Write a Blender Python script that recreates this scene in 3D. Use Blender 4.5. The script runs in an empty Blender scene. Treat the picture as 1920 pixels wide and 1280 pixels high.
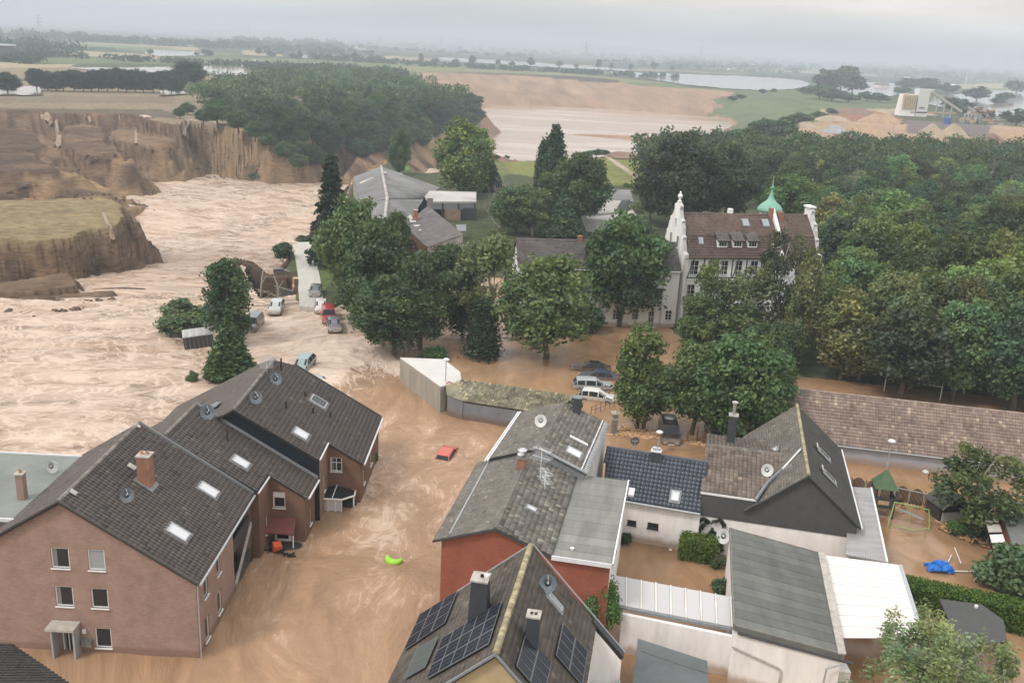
import bpy, math, random
import numpy as np
from math import sin, cos, tan, pi, radians, sqrt, atan2, floor, hypot
C = bpy.context.scene
COL = C.collection
# ------------------------------------------------------------------ camera
CAM_H, FOC, PITCH, ROLL = 36.0, 1780.0, radians(17.27), radians(2.95)
cd = bpy.data.cameras.new('camera'); cam = bpy.data.objects.new('camera', cd); COL.objects.link(cam)
cd.sensor_width = 36.0; cd.lens = 36.0 * FOC / 1920.0; cd.clip_start = 0.5; cd.clip_end = 90000
from mathutils import Matrix, Vector
cam.matrix_world = Matrix.Translation((0, 0, CAM_H)) @ Matrix.Rotation(pi / 2 - PITCH, 4, 'X') @ Matrix.Rotation(ROLL, 4, 'Z')
C.camera = cam
# ------------------------------------------------------------------ world
w = bpy.data.worlds.new('World'); C.world = w; w.use_nodes = True
SUN_EL, SUN_AZ = radians(50), radians(-128)      # sun high, to the left of the view
nt = w.node_tree; nt.nodes.clear()
def wn(t, **k):
    n = nt.nodes.new(t)
    for a, b in k.items(): setattr(n, a, b)
    return n
sky = wn('ShaderNodeTexSky', sky_type='NISHITA', sun_disc=False, sun_elevation=SUN_EL, sun_rotation=SUN_AZ)
sky.air_density = 1.5; sky.dust_density = 4.0
tc = wn('ShaderNodeTexCoord'); sep = wn('ShaderNodeSeparateXYZ'); nt.links.new(tc.outputs['Generated'], sep.inputs[0])
ramp = wn('ShaderNodeValToRGB'); nt.links.new(sep.outputs['Z'], ramp.inputs[0])
e = ramp.color_ramp; e.elements[0].position = 0.0; e.elements[0].color = (.345, .41, .46, 1)
e.elements[1].position = 1.0; e.elements[1].color = (1.25, 1.25, 1.24, 1)
for p_, c_ in ((.012, (.36, .42, .465)), (.03, (.56, .565, .57)), (.05, (.76, .70, .655)), (.10, (.84, .79, .75)), (.4, (1.0, .98, .96))):
    q = e.elements.new(p_); q.color = c_ + (1,)
mp = wn('ShaderNodeMapping'); mp.inputs['Scale'].default_value = (1.6, 1.6, 11)
nt.links.new(tc.outputs['Generated'], mp.inputs[0])
nz = wn('ShaderNodeTexNoise'); nz.inputs['Scale'].default_value = 1.7; nz.inputs['Detail'].default_value = 5; nz.inputs['Roughness'].default_value = .5
nt.links.new(mp.outputs[0], nz.inputs['Vector'])
mr = wn('ShaderNodeMapRange'); mr.inputs[1].default_value = .32; mr.inputs[2].default_value = .68; mr.inputs[3].default_value = .76; mr.inputs[4].default_value = 1.14
nt.links.new(nz.outputs[0], mr.inputs[0])
ml = wn('ShaderNodeMix', data_type='RGBA', blend_type='MULTIPLY'); ml.inputs[0].default_value = 1
nt.links.new(ramp.outputs[0], ml.inputs[6]); nt.links.new(mr.outputs[0], ml.inputs[7])
sc_ = wn('ShaderNodeMix', data_type='RGBA', blend_type='MULTIPLY'); sc_.inputs[0].default_value = 1; sc_.inputs[7].default_value = (9.3, 9.3, 9.3, 1)
nt.links.new(ml.outputs[2], sc_.inputs[6])
mx = wn('ShaderNodeMix', data_type='RGBA'); mx.inputs[0].default_value = .9
nt.links.new(sky.outputs[0], mx.inputs[6]); nt.links.new(sc_.outputs[2], mx.inputs[7])
bg = wn('ShaderNodeBackground'); bg.inputs[1].default_value = 0.133; nt.links.new(mx.outputs[2], bg.inputs[0])
wo = wn('ShaderNodeOutputWorld'); nt.links.new(bg.outputs[0], wo.inputs[0])
sd_ = bpy.data.lights.new('sun', 'SUN'); sd_.energy = 1.5; sd_.angle = radians(11); sd_.color = (1, .95, .88)
sun = bpy.data.objects.new('sun', sd_); COL.objects.link(sun)
# direction towards the sun: azimuth measured from +Y, negative = left
sdir = Vector((sin(SUN_AZ) * cos(SUN_EL), cos(SUN_AZ) * cos(SUN_EL), sin(SUN_EL)))
sun.rotation_euler = sdir.to_track_quat('Z', 'Y').to_euler()
vs = C.view_settings; vs.view_transform = 'Standard'; vs.look = 'None'; vs.exposure = .22; vs.gamma = 1; vs.use_curve_mapping = False
C.cycles.max_bounces = 6; C.cycles.diffuse_bounces = 3; C.cycles.glossy_bounces = 2; C.cycles.transmission_bounces = 3
C.cycles.volume_bounces = 0; C.cycles.transparent_max_bounces = 8; C.cycles.use_denoising = True
C.cycles.caustics_reflective = False; C.cycles.caustics_refractive = False

# ------------------------------------------------------------------ picture <-> place
CR_, SR_, CP_, SP_ = cos(ROLL), sin(ROLL), cos(PITCH), sin(PITCH)
def ray(px, py):
    xc = (px - 960) / FOC; yc = (640 - py) / FOC
    xu = CR_ * xc - SR_ * yc; yu = SR_ * xc + CR_ * yc
    return xu, CP_ + yu * SP_, yu * CP_ - SP_
def G(px, py, z=0.0):
    dx, dy, dz = ray(px, py); t = (z - CAM_H) / dz
    return Vector((dx * t, dy * t, z))
def GD(px, py, dist):                      # point on the ray at a horizontal distance
    dx, dy, dz = ray(px, py); t = dist / hypot(dx, dy)
    return Vector((dx * t, dy * t, CAM_H + dz * t))
def P2(lst, z=0.0): return np.array([G(a, b, z)[:2] for a, b in lst])
# ------------------------------------------------------------------ numeric noise
def _h(ix, iy, s):
    n = (ix.astype(np.int64) * 374761393 + iy.astype(np.int64) * 668265263 + s * 982451653) & 0x7fffffff
    n = ((n ^ (n >> 13)) * 1274126177) & 0x7fffffff
    return ((n ^ (n >> 16)) & 0xffff) / 65535.0
def vnoise(x, y, s=0):
    ix = np.floor(x); iy = np.floor(y); fx = x - ix; fy = y - iy
    fx = fx * fx * (3 - 2 * fx); fy = fy * fy * (3 - 2 * fy)
    a = _h(ix, iy, s); b = _h(ix + 1, iy, s); c = _h(ix, iy + 1, s); d = _h(ix + 1, iy + 1, s)
    return (a + (b - a) * fx) * (1 - fy) + (c + (d - c) * fx) * fy
def fbm(x, y, o=4, s=0, g=.5):
    t = 0; a = 1.; tot = 0
    for i in range(o):
        t = t + a * vnoise(x, y, s + i * 7); tot += a; a *= g; x = x * 2.03 + 11.3; y = y * 2.03 + 5.7
    return t / tot * 2 - 1
def sstep(a, b, x): t = np.clip((x - a) / (b - a), 0, 1); return t * t * (3 - 2 * t)
def sdist(poly, X, Y):
    """signed distance to a polygon, negative inside"""
    shp = X.shape; x = X.ravel(); y = Y.ravel()
    D = np.full(x.shape, 1e12); ins = np.zeros(x.shape, bool); n = len(poly)
    for i in range(n):
        x0, y0 = poly[i]; x1, y1 = poly[(i + 1) % n]; ex, ey = x1 - x0, y1 - y0; l = ex * ex + ey * ey + 1e-9
        t = np.clip(((x - x0) * ex + (y - y0) * ey) / l, 0, 1)
        D = np.minimum(D, (x - x0 - t * ex) ** 2 + (y - y0 - t * ey) ** 2)
        c = ((y0 > y) != (y1 > y)) & (x < (x1 - x0) * (y - y0) / (y1 - y0 + 1e-12) + x0); ins ^= c
    D = np.sqrt(D); D[ins] *= -1
    return D.reshape(shp)
def inside(poly, X, Y):
    bx0, by0 = poly.min(0); bx1, by1 = poly.max(0)
    ins = np.zeros(X.shape, bool); m = (X >= bx0) & (X <= bx1) & (Y >= by0) & (Y <= by1)
    x = X[m]; y = Y[m]; r = np.zeros(x.shape, bool); n = len(poly)
    for i in range(n):
        x0, y0 = poly[i]; x1, y1 = poly[(i + 1) % n]
        r ^= ((y0 > y) != (y1 > y)) & (x < (x1 - x0) * (y - y0) / (y1 - y0 + 1e-12) + x0)
    ins[m] = r
    return ins
# ------------------------------------------------------------------ materials
MATS = {}
def newmat(name):
    m = bpy.data.materials.new(name); m.use_nodes = True; MATS[name] = m
    t = m.node_tree; b = t.nodes['Principled BSDF']; b.inputs['Specular IOR Level'].default_value = .3
    return m, t, b
def N(t, k, **kw):
    n = t.nodes.new(k)
    for a, b in kw.items():
        if a.startswith('i_'): n.inputs[a[2:]].default_value = b
        else: setattr(n, a, b)
    return n
def mat(name, col, rough=.8, var=.18, scale=1.2, bump=0.0, bscale=20, metal=0, attr=False, spec=.3, streak=None, fine=.0, tide=False):
    """base colour with a slow and a fine variation; attr multiplies by the mesh's own colour attribute"""
    m, t, b = newmat(name); L = t.links.new
    b.inputs['Roughness'].default_value = rough; b.inputs['Metallic'].default_value = metal; b.inputs['Specular IOR Level'].default_value = spec
    tc = N(t, 'ShaderNodeTexCoord'); src = tc.outputs['Object']
    if streak:
        mp = N(t, 'ShaderNodeMapping'); mp.inputs['Scale'].default_value = streak; L(src, mp.inputs[0]); vec = mp.outputs[0]
    else: vec = src
    n1 = N(t, 'ShaderNodeTexNoise'); n1.inputs['Scale'].default_value = scale; n1.inputs['Detail'].default_value = 6; n1.inputs['Roughness'].default_value = .62
    L(vec, n1.inputs['Vector'])
    r = N(t, 'ShaderNodeMapRange'); r.inputs[1].default_value = .3; r.inputs[2].default_value = .7; r.inputs[3].default_value = 1 - var; r.inputs[4].default_value = 1 + var
    L(n1.outputs[0], r.inputs[0])
    mx = N(t, 'ShaderNodeMix', data_type='RGBA', blend_type='MULTIPLY'); mx.inputs[0].default_value = 1
    mx.inputs[6].default_value = tuple(col) + (1,); L(r.outputs[0], mx.inputs[7]); out = mx.outputs[2]
    if attr:
        a = N(t, 'ShaderNodeAttribute', attribute_name='Col'); m2 = N(t, 'ShaderNodeMix', data_type='RGBA', blend_type='MULTIPLY'); m2.inputs[0].default_value = 1
        L(out, m2.inputs[6]); L(a.outputs['Color'], m2.inputs[7]); out = m2.outputs[2]
    if tide:      # brown line left by the water
        sz = N(t, 'ShaderNodeSeparateXYZ'); L(tc.outputs['Object'], sz.inputs[0]); ad = N(t, 'ShaderNodeMath', operation='MULTIPLY_ADD'); L(n1.outputs[0], ad.inputs[0]); ad.inputs[1].default_value = -1.1; L(sz.outputs[2], ad.inputs[2])
        w2 = N(t, 'ShaderNodeMapRange'); w2.inputs[1].default_value = -.25; w2.inputs[2].default_value = .25; w2.inputs[3].default_value = .75; w2.inputs[4].default_value = 0; L(ad.outputs[0], w2.inputs[0])
        m3 = N(t, 'ShaderNodeMix', data_type='RGBA'); L(w2.outputs[0], m3.inputs[0]); L(out, m3.inputs[6]); m3.inputs[7].default_value = (.33, .22, .14, 1); out = m3.outputs[2]
    L(out, b.inputs['Base Color'])
    if bump:
        n2 = N(t, 'ShaderNodeTexNoise'); n2.inputs['Scale'].default_value = bscale; n2.inputs['Detail'].default_value = 4; L(src, n2.inputs['Vector'])
        bp = N(t, 'ShaderNodeBump'); bp.inputs['Strength'].default_value = bump; bp.inputs['Distance'].default_value = .05; L(n2.outputs[0], bp.inputs['Height']); L(bp.outputs[0], b.inputs['Normal'])
    return m
# ------------------------------------------------------------------ mesh building
class MB:
    def __init__(s): s.v = []; s.f = []; s.c = []; s.m = []
    def add(s, vs, fs, col=(1, 1, 1), mi=0):
        o = len(s.v); s.v += [tuple(p) for p in vs]; s.f += [tuple(i + o for i in f) for f in fs]; s.c += [col] * len(vs); s.m += [mi] * len(fs); return s
    def box(s, x0, x1, y0, y1, z0, z1, col=(1, 1, 1), mi=0):
        return s.add([(x0, y0, z0), (x1, y0, z0), (x1, y1, z0), (x0, y1, z0), (x0, y0, z1), (x1, y0, z1), (x1, y1, z1), (x0, y1, z1)],
                     [(0, 3, 2, 1), (4, 5, 6, 7), (0, 1, 5, 4), (1, 2, 6, 5), (2, 3, 7, 6), (3, 0, 4, 7)], col, mi)
    def obox(s, o, a, b, c, col=(1, 1, 1), mi=0):      # corner + three edge vectors
        o = Vector(o); a = Vector(a); b = Vector(b); c = Vector(c)
        return s.add([o, o + a, o + a + b, o + b, o + c, o + a + c, o + a + b + c, o + b + c],
                     [(0, 3, 2, 1), (4, 5, 6, 7), (0, 1, 5, 4), (1, 2, 6, 5), (2, 3, 7, 6), (3, 0, 4, 7)], col, mi)
    def prism(s, pts, d, col=(1, 1, 1), mi=0):         # polygon + extrusion vector
        n = len(pts); d = Vector(d); p = [Vector(q) for q in pts]
        return s.add(p + [q + d for q in p], [tuple(range(n))[::-1], tuple(range(n, 2 * n))] + [(i, (i + 1) % n, n + (i + 1) % n, n + i) for i in range(n)], col, mi)
    def tube(s, p, q, r0, r1=None, n=6, col=(1, 1, 1), cap=True, mi=0):
        r1 = r0 if r1 is None else r1; p = Vector(p); q = Vector(q); d = (q - p).normalized()
        a = d.cross(Vector((0, 0, 1)) if abs(d.z) < .9 else Vector((1, 0, 0))).normalized(); b = d.cross(a)
        vs = [p + (a * cos(2 * pi * i / n) + b * sin(2 * pi * i / n)) * r0 for i in range(n)] + [q + (a * cos(2 * pi * i / n) + b * sin(2 * pi * i / n)) * r1 for i in range(n)]
        fs = [(i, (i + 1) % n, n + (i + 1) % n, n + i) for i in range(n)]
        if cap: fs += [tuple(range(n))[::-1], tuple(range(n, 2 * n))]
        return s.add(vs, fs, col, mi)
    def path(s, pts, r0, r1=None, n=6, col=(1, 1, 1)):
        r1 = r0 if r1 is None else r1; k = len(pts) - 1
        for i in range(k): s.tube(pts[i], pts[i + 1], r0 + (r1 - r0) * i / k, r0 + (r1 - r0) * (i + 1) / k, n, col, cap=True)
        return s
    def lathe(s, prof, n=12, o=(0, 0, 0), col=(1, 1, 1), mi=0):
        o = Vector(o); vs = []; fs = []
        for r, z in prof: vs += [o + Vector((r * cos(2 * pi * i / n), r * sin(2 * pi * i / n), z)) for i in range(n)]
        for k in range(len(prof) - 1):
            fs += [(k * n + i, k * n + (i + 1) % n, (k + 1) * n + (i + 1) % n, (k + 1) * n + i) for i in range(n)]
        fs += [tuple(range(n))[::-1], tuple(range((len(prof) - 1) * n, len(prof) * n))]
        return s.add(vs, fs, col, mi)
    def build(s, name, m, parent=None, smooth=False, kind=None, loc=None, **tags):
        me = bpy.data.meshes.new(name); me.from_pydata([tuple(p) for p in s.v], [], s.f); me.update()
        if any(c != (1, 1, 1) for c in s.c):
            a = me.color_attributes.new('Col', 'FLOAT_COLOR', 'POINT')
            a.data.foreach_set('color', np.array([tuple(c) + (1,) for c in s.c], np.float32).ravel())
        else:
            a = me.color_attributes.new('Col', 'FLOAT_COLOR', 'POINT'); a.data.foreach_set('color', np.ones(4 * len(s.v), np.float32))
        for q in (m if isinstance(m, (list, tuple)) else [m]): me.materials.append(q)
        if isinstance(m, (list, tuple)): me.polygons.foreach_set('material_index', s.m)
        if smooth: me.polygons.foreach_set('use_smooth', [True] * len(me.polygons))
        o = bpy.data.objects.new(name, me); COL.objects.link(o)
        if parent: o.parent = parent
        if kind: o['kind'] = kind
        if loc is not None: o.location = loc
        for k, v in tags.items(): o[k] = v
        return o
def npmesh(name, V, F, m, col=None, smooth=False, parent=None, kind=None, link=True):
    V = np.asarray(V, np.float32); F = np.asarray(F, np.int32); k = F.shape[1]
    me = bpy.data.meshes.new(name); me.vertices.add(len(V)); me.vertices.foreach_set('co', V.ravel())
    me.loops.add(F.size); me.loops.foreach_set('vertex_index', F.ravel()); me.polygons.add(len(F))
    me.polygons.foreach_set('loop_start', np.arange(0, F.size, k, dtype=np.int32)); me.polygons.foreach_set('loop_total', np.full(len(F), k, np.int32))
    if smooth: me.polygons.foreach_set('use_smooth', np.ones(len(F), bool))
    me.update(calc_edges=True)
    if col is not None:
        a = me.color_attributes.new('Col', 'FLOAT_COLOR', 'POINT'); c = np.ones((len(V), 4), np.float32); c[:, :3] = col; a.data.foreach_set('color', c.ravel())
    if m: me.materials.append(m)
    if not link: return me
    o = bpy.data.objects.new(name, me); COL.objects.link(o)
    if parent: o.parent = parent
    if kind: o['kind'] = kind
    return o
def tag(o, label=None, cat=None, group=None, kind=None):
    if label: o['label'] = label
    if cat: o['category'] = cat
    if group: o['group'] = group
    if kind: o['kind'] = kind
    return o
def empty(name, loc, rz=0, label=None, cat=None, group=None):
    o = bpy.data.objects.new(name, None); COL.objects.link(o); o.location = loc; o.rotation_euler = (0, 0, rz); o.empty_display_size = .5
    return tag(o, label, cat, group)
KIDS = {}
def copy_tree(o, parent=None):
    c = o.copy(); COL.objects.link(c)
    if parent: c.parent = parent
    for ch in list(o.children): copy_tree(ch, c)
    return c
# ------------------------------------------------------------------ terrain
def polar_grid(azf, azc, rr):
    az = np.radians(np.concatenate([np.arange(-180, -azc, 8), np.linspace(-azc, -azf, 24, endpoint=False), np.linspace(-azf, azf, rr[0]), np.linspace(azf, azc, 25)[1:], np.arange(azc + 8, 180.1, 8)]))
    return az
def wl(r): return -14 * sstep(100, 260, r) - 6 * sstep(300, 450, r)
RIM = P2([(-900,660),(-300,655),(0,650),(330,655),(428,612),(436,545),(438,484),(470,492),(500,512),(530,512),(550,492),(546,478),(556,456),(592,436),(610,410),(640,380),(660,338),(700,318),(722,306),(742,292),(752,290),(778,324),(800,328),(860,320),(890,303),(960,303),(1090,296),(1140,293),(1200,298),(1290,262),(1420,252),(1505,226),(1515,196),(1430,178),(1300,166),(1200,161),(1150,152),(1000,143),(860,137),(775,137),(800,158),(840,174),(882,188),(850,197),(800,203),(776,208),(745,221),(700,229),(640,234),(600,247),(560,257),(520,257),(476,250),(440,240),(400,230),(372,230),(350,226),(330,236),(280,226),(250,214),(200,216),(160,211),(110,214),(70,208),(0,208),(-300,205),(-900,205)])
FIELD_TINT = []
def height(X, Y):
    R = np.hypot(X, Y)
    d = sdist(RIM, X, Y)
    rag = fbm(X / 12, Y / 12, 3, 3) * 3.4 + fbm(X / 2.6, Y / 2.6, 2, 9) * .2
    near = R < 480
    d2 = d + np.where(near, rag * sstep(125, 150, R) * np.where((X > -62) & (R < 190), .25, 1), fbm(X / 30, Y / 30, 3, 5) * 8)
    W = wl(R)
    T = np.where(R < 150, -1.0, .35) + np.where(R > 150, fbm(X / 120, Y / 120, 3, 1) * .5, 0)
    slope = 2.4 + (.34 - 2.4) * sstep(400, 480, R); slope = np.where((R > 480) & (X < 30) & (Y < 900), 1.0, slope); slope = np.where((R < 480) & (R > 300) & (X > -66) & (X < -15), .75, slope); slope = slope + (.115 - slope) * sstep(900, 1000, Y)
    ins = np.clip(-d2, 0, None)
    # terraced cliff: steep bands and ledges
    fall = ins * slope
    terr = fall + 2.0 * np.sin(fall * 1.0 + fbm(X / 20, Y / 20, 2, 8) * 3) * (slope > 2)
    fall = np.clip(np.where(slope > 2, terr, fall), 0, None)
    floor_ = W - 2.0
    low = np.maximum(T - fall, floor_)
    T = np.where(d2 < 0, low, T)
    def mesa(T, poly, z, top, slp, rg=1.0, tilt=0.0):
        p = P2(poly, z); m = (X > p[:, 0].min() - 60) & (X < p[:, 0].max() + 60) & (Y > p[:, 1].min() - 60) & (Y < p[:, 1].max() + 60)
        x = X[m]; y = Y[m]; dd = sdist(p, x, y) + (fbm(x / 9, y / 9, 3, 21) * 2.8 + fbm(x / 1.9, y / 1.9, 2, 25) * .3) * rg
        f = np.clip(dd, 0, None) * slp; f = np.clip(f + 1.1 * np.sin(f * 1.6 + fbm(x / 12, y / 12, 2, 31) * 3), 0, None) * (dd > 0)
        h = top + fbm(x / 14, y / 14, 3, 14) * .35 - f
        out = T.copy(); out[m] = np.maximum(T[m], h); return out
    # remains of the old field inside the hole
    T = mesa(T, [(-400,384),(0,381),(70,377),(120,374),(200,372),(212,382),(240,392),(246,408),(226,424),(180,432),(110,448),(60,452),(0,448),(-400,455)], 0, 0.2, 4.0)
    T = mesa(T, [(200,385),(238,398),(258,432),(235,448),(215,432),(225,408)], -3, -2.2, 1.9)
    T = mesa(T, [(-400,530),(0,529),(70,520),(124,512),(140,535),(60,548),(-400,560)], -3, -2.9, 2.2, .5)
    T = mesa(T, [(-400,560),(0,556),(120,548),(205,540),(235,560),(120,590),(0,604),(-400,630)], -3, -3.3, .35, .6)
    T = mesa(T, [(-400,322),(0,322),(110,322),(140,330),(60,345),(-400,350)], -6, -5.6, 2.0, .4)
    T = mesa(T, [(90,341),(150,343),(210,368),(150,368)], -7, -7, 1.2, .4)
    T = mesa(T, [(-400,236),(0,236),(60,244),(76,262),(60,290),(110,318),(-400,318)], -3, -3.5, .55, 1.4)
    T = mesa(T, [(-400,262),(0,262),(60,262),(90,275),(70,300),(0,300),(-400,310)], -5, -5.5, .8, 1.2)
    T = mesa(T, [(122,250),(132,234),(160,231),(192,240),(196,262),(225,292),(160,288),(120,272)], -3, -3.0, 1.1, .9)
    T = mesa(T, [(215,240),(330,240),(338,262),(300,276),(215,262)], -5, -5, 1.2, 1.2)
    # cutting below the grass strip beside the road
    hole = P2([(446,492),(474,500),(500,524),(530,524),(556,520),(562,560),(520,566),(478,566),(460,545)], -.5)
    dh = sdist(hole, X, Y); T = np.where(dh < 0, np.maximum(np.minimum(T, .3 + dh * 3.2), -5.0 + fbm(X / 3, Y / 3, 3, 2)), T)
    # long sand spit in the pit and the dry land near the road
    strip = P2([(560,560),(556,458),(600,440),(640,470),(640,560),(606,585)], .3)
    ds = sdist(strip, X, Y); T = np.where(ds < .5, np.maximum(T, .35 - np.clip(ds, 0, 1)), T)
    gs = P2([(440,486),(474,494),(500,516),(530,514),(552,492),(560,560),(556,518),(530,522),(500,522),(472,498),(444,490)], .3)
    ds = sdist(gs, X, Y); T = np.where(ds < .4, .35, T)
    spit = P2([(1075,252),(1180,256),(1260,262),(1260,268),(1180,262)], -20); ds = sdist(spit, X, Y); T = np.where(ds < 6, np.maximum(T, -19.3 - np.clip(ds, 0, 10) * .3), T)
    # banks of the gravel pit and low far hills
    hill = 95 * np.exp(-((X + 300) / 2600) ** 2) * sstep(7500, 12000, R) * (1 - sstep(14000, 22000, R)) * (1 + .25 * fbm(X / 900, Y / 900, 3, 77))
    hill += 45 * sstep(9000, 13000, R) * (1 - sstep(15000, 24000, R)) * (.6 + .5 * fbm(X / 2500, Y / 2500, 3, 70))
    T = T + hill
    # wet yards and gardens at the right, dry bank under the wood
    wood = P2([(1180,600),(1450,760),(1480,722),(1990,775),(2600,850),(2600,200),(1300,250),(1200,330),(1160,420)], 0)
    dw = sdist(wood, X, Y); T = np.where((dw < 0) & (R < 420), np.maximum(T, .3 - np.clip(dw + 6, 0, 6) * .2), T)
    return T
def zheight(x, y): return float(height(np.array([float(x)]), np.array([float(y)]))[0])
def zwater(x, y):
    a = np.array([float(x)]); b = np.array([float(y)])
    return float(np.where(sdist(RIM, a, b) < 0, wl(np.hypot(a, b)), 0)[0])
def GW(px, py):                            # point on the water seen at a pixel
    z = 0.
    for i in range(14):
        p = G(px, py, z); z = .5 * z + .5 * zwater(p.x, p.y)
    return G(px, py, z)
def GT(px, py):                            # point on the ground or water seen at a pixel
    dx, dy, dz = ray(px, py); k = hypot(dx, dy)
    r = 40.
    T = np.geomspace(30, 6000, 700); X = dx / k * T; Y = dy / k * T; Z = CAM_H + dz / k * T
    Hh = np.maximum(height(X, Y), np.where(sdist(RIM, X, Y) < 0, wl(T), -.0))
    i = int(np.argmax(Z <= Hh)); i = i if Z[i] <= Hh[i] else 699
    return Vector((X[i], Y[i], Hh[i]))

az = polar_grid(33, 70, (720,))
dep = np.concatenate([np.linspace(radians(48), radians(21.5), 90), np.linspace(radians(21.5), radians(3.2), 400)[1:], np.linspace(radians(3.2), radians(.6), 130)[1:], [radians(q) for q in (.5, .42, .36, .3, .26, .22, .18, .15, .12, .1, .08)]])
rr = np.concatenate([[.5, 12, 24], CAM_H / np.tan(dep)])
A, R = np.meshgrid(az, rr)
X = R * np.sin(A); Y = R * np.cos(A)
Z = height(X, Y)
nr, na = X.shape
idx = np.arange(nr * na).reshape(nr, na)
F = np.stack([idx[:-1, :-1], idx[:-1, 1:], idx[1:, 1:], idx[1:, :-1]], -1).reshape(-1, 4)
# soil and crop colours, by what grows or lies there
col = np.zeros(X.shape + (3,)); n1 = fbm(X / 60, Y / 60, 4, 40); n2 = fbm(X / 6, Y / 6, 3, 41)
col[...] = (.075, .085, .045)
def paint(lst, c, z=0., var=.12):
    m = inside(P2(lst, z), X * (1 + .012 * n1), Y * (1 + .006 * n2 + .01 * n1)); col[m] = np.array(c) * (1 + var * (n1 + n2)[m])[:, None]
far = R > 1500; col[far] = np.array((.055, .075, .045)) * (1 + .3 * fbm(X / 300, Y / 300, 3, 44)[far])[:, None]
TAN, WHEAT, GRASS, EARTH, DKEARTH, SAND = (.30, .235, .15), (.36, .29, .18), (.105, .15, .05), (.15, .10, .068), (.092, .063, .046), (.36, .25, .17)
paint([(-900,118),(320,128),(520,135),(640,150),(640,210),(440,235),(330,240),(-900,212)], (.235,.185,.125))
paint([(-900,178),(330,183),(325,196),(150,194),(-900,196)], (.19,.15,.11)); paint([(-900,204),(0,203),(300,206),(330,214),(330,222),(-900,214)], (.13,.10,.075))
paint([(-900,112),(0,118),(60,122),(140,121),(130,128),(-900,130)], WHEAT)
paint([(-900,107),(0,108),(400,107),(520,110),(700,118),(860,128),(1180,150),(1290,163),(1290,169),(1150,155),(1000,146),(860,140),(640,150),(600,135),(520,124),(400,122),(0,118),(-900,122)], (.12,.16,.07))
paint([(700,122),(1050,137),(1160,147),(1280,160),(1150,153),(1000,144),(860,139),(780,136)], (.20,.20,.09))
for a_, b_, c_, d_ in ((145,295,79,83),(300,372,86,93),(108,300,94,104),(455,530,95,104),(645,700,86,92),(720,800,105,112)):
    paint([(a_, c_), (b_, c_ + (b_ - a_) * .05), (b_, d_ + (b_ - a_) * .04), (a_, d_)], WHEAT)
rgf = random.Random(21)
for _ in range(30):
    a_ = rgf.uniform(-200, 1900); c_ = 44 + a_ * .0515 + rgf.uniform(12, 36); w_ = rgf.uniform(60, 240); t_ = rgf.uniform(1, 4.5) * (c_ - 40 - a_ * .0515) / 25; paint([(a_, c_), (a_ + w_, c_ + w_ * .05), (a_ + w_ * .95, c_ + w_ * .05 + t_), (a_ - 8, c_ + t_)], rgf.choice([WHEAT, TAN, (.12, .17, .07), (.17, .21, .09), (.09, .12, .06), (.30, .27, .15)]))
paint([(1800,158),(1905,156),(1905,172),(1820,176),(1790,166)], WHEAT); paint([(1800,166),(1900,166),(1900,170),(1800,170)], (.14,.2,.09))
paint([(1300,166),(1430,178),(1515,196),(1505,226),(1420,252),(1480,270),(1600,215),(1700,200),(1560,165),(1500,165)], (.12,.15,.07))
paint([(1500,205),(1660,205),(1700,235),(1920,235),(2100,250),(2100,300),(1900,290),(1700,265),(1540,262),(1400,280),(1400,268),(1480,245)], SAND)
paint([(1560,208),(1640,208),(1700,226),(1560,232)], (.28,.13,.08)); paint([(1700,226),(1860,236),(1850,262),(1700,252)], (.15,.12,.12))
paint([(940,303),(1090,298),(1140,296),(1210,300),(1210,352),(1100,352),(960,330)], (.20,.21,.07))
paint([(1130,292),(1140,292),(1205,338),(1190,338)], (.45,.36,.28))
paint([(745,291),(757,291),(776,322),(760,322)], (.12,.22,.05)); paint([(860,318),(940,303),(960,330),(880,345)], (.16,.17,.07))
# the hole: bare earth wherever the ground has broken away
dr = sdist(RIM, X, Y)
ear = (dr < 1.0) & (R < 480) & (Y > 60)
band = .5 + .5 * np.sin(Z * 2.1 + 2.2 * fbm(X / 13, Y / 13, 3, 50)); nn = fbm(X / 4, Y / 4, 4, 51)
ec = np.array(DKEARTH)[None] * (1 - band[ear])[:, None] + np.array((.205, .138, .09))[None] * band[ear][:, None]; ec = ec * (1 + .45 * nn[ear])[:, None]
col[ear] = ec
gz = np.gradient(Z, axis=0) / np.maximum(np.gradient(R, axis=0), .01)
sandc = ear & (X > -128 + 10 * fbm(X / 9, Y / 9, 2, 66)) & (X < -40) & (R > 225); tt = sstep(-.2, .5, fbm(X / 11, Y / 11, 3, 61) + .3)[sandc][:, None]; col[sandc] = (np.array((.27, .18, .105)) * tt + np.array((.10, .066, .047)) * (1 - tt)) * (1 + .3 * nn[sandc])[:, None]
mos = ear & (X < -128) & (R > 222); col[mos] *= np.array((.98, .94, .92))
pit = (dr < 0) & (R >= 480); col[pit] = (np.array((.31, .20, .135)) * (1 + .28 * fbm(X / 14, Y / 60, 4, 54)[pit] + .3 * fbm(X / 7 + Z * .35, Z / 5, 3, 56)[pit] * (Y > 700)[pit])[:, None])
east = (dr < 10) & (R >= 480) & (X > .195 * Y + 6 + 45 * fbm(X / 60, Y / 90, 3, 58) + (Z + 10) * 1.5) & (Z > -18.5); col[east] = np.array((.12, .145, .07)) * (1 + .35 * fbm(X / 25, Y / 25, 3, 57)[east])[:, None]
top = P2([(-400,384),(0,381),(70,377),(120,374),(200,372),(212,382),(240,392),(246,408),(226,424),(180,432),(110,448),(60,452),(0,448),(-400,455)], 0)
m = (sdist(top, X, Y) < 2) & (Z > -.45); col[m] = np.array((.25, .195, .11)) * (1 + .22 * (n2 + n1)[m])[:, None]
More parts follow.
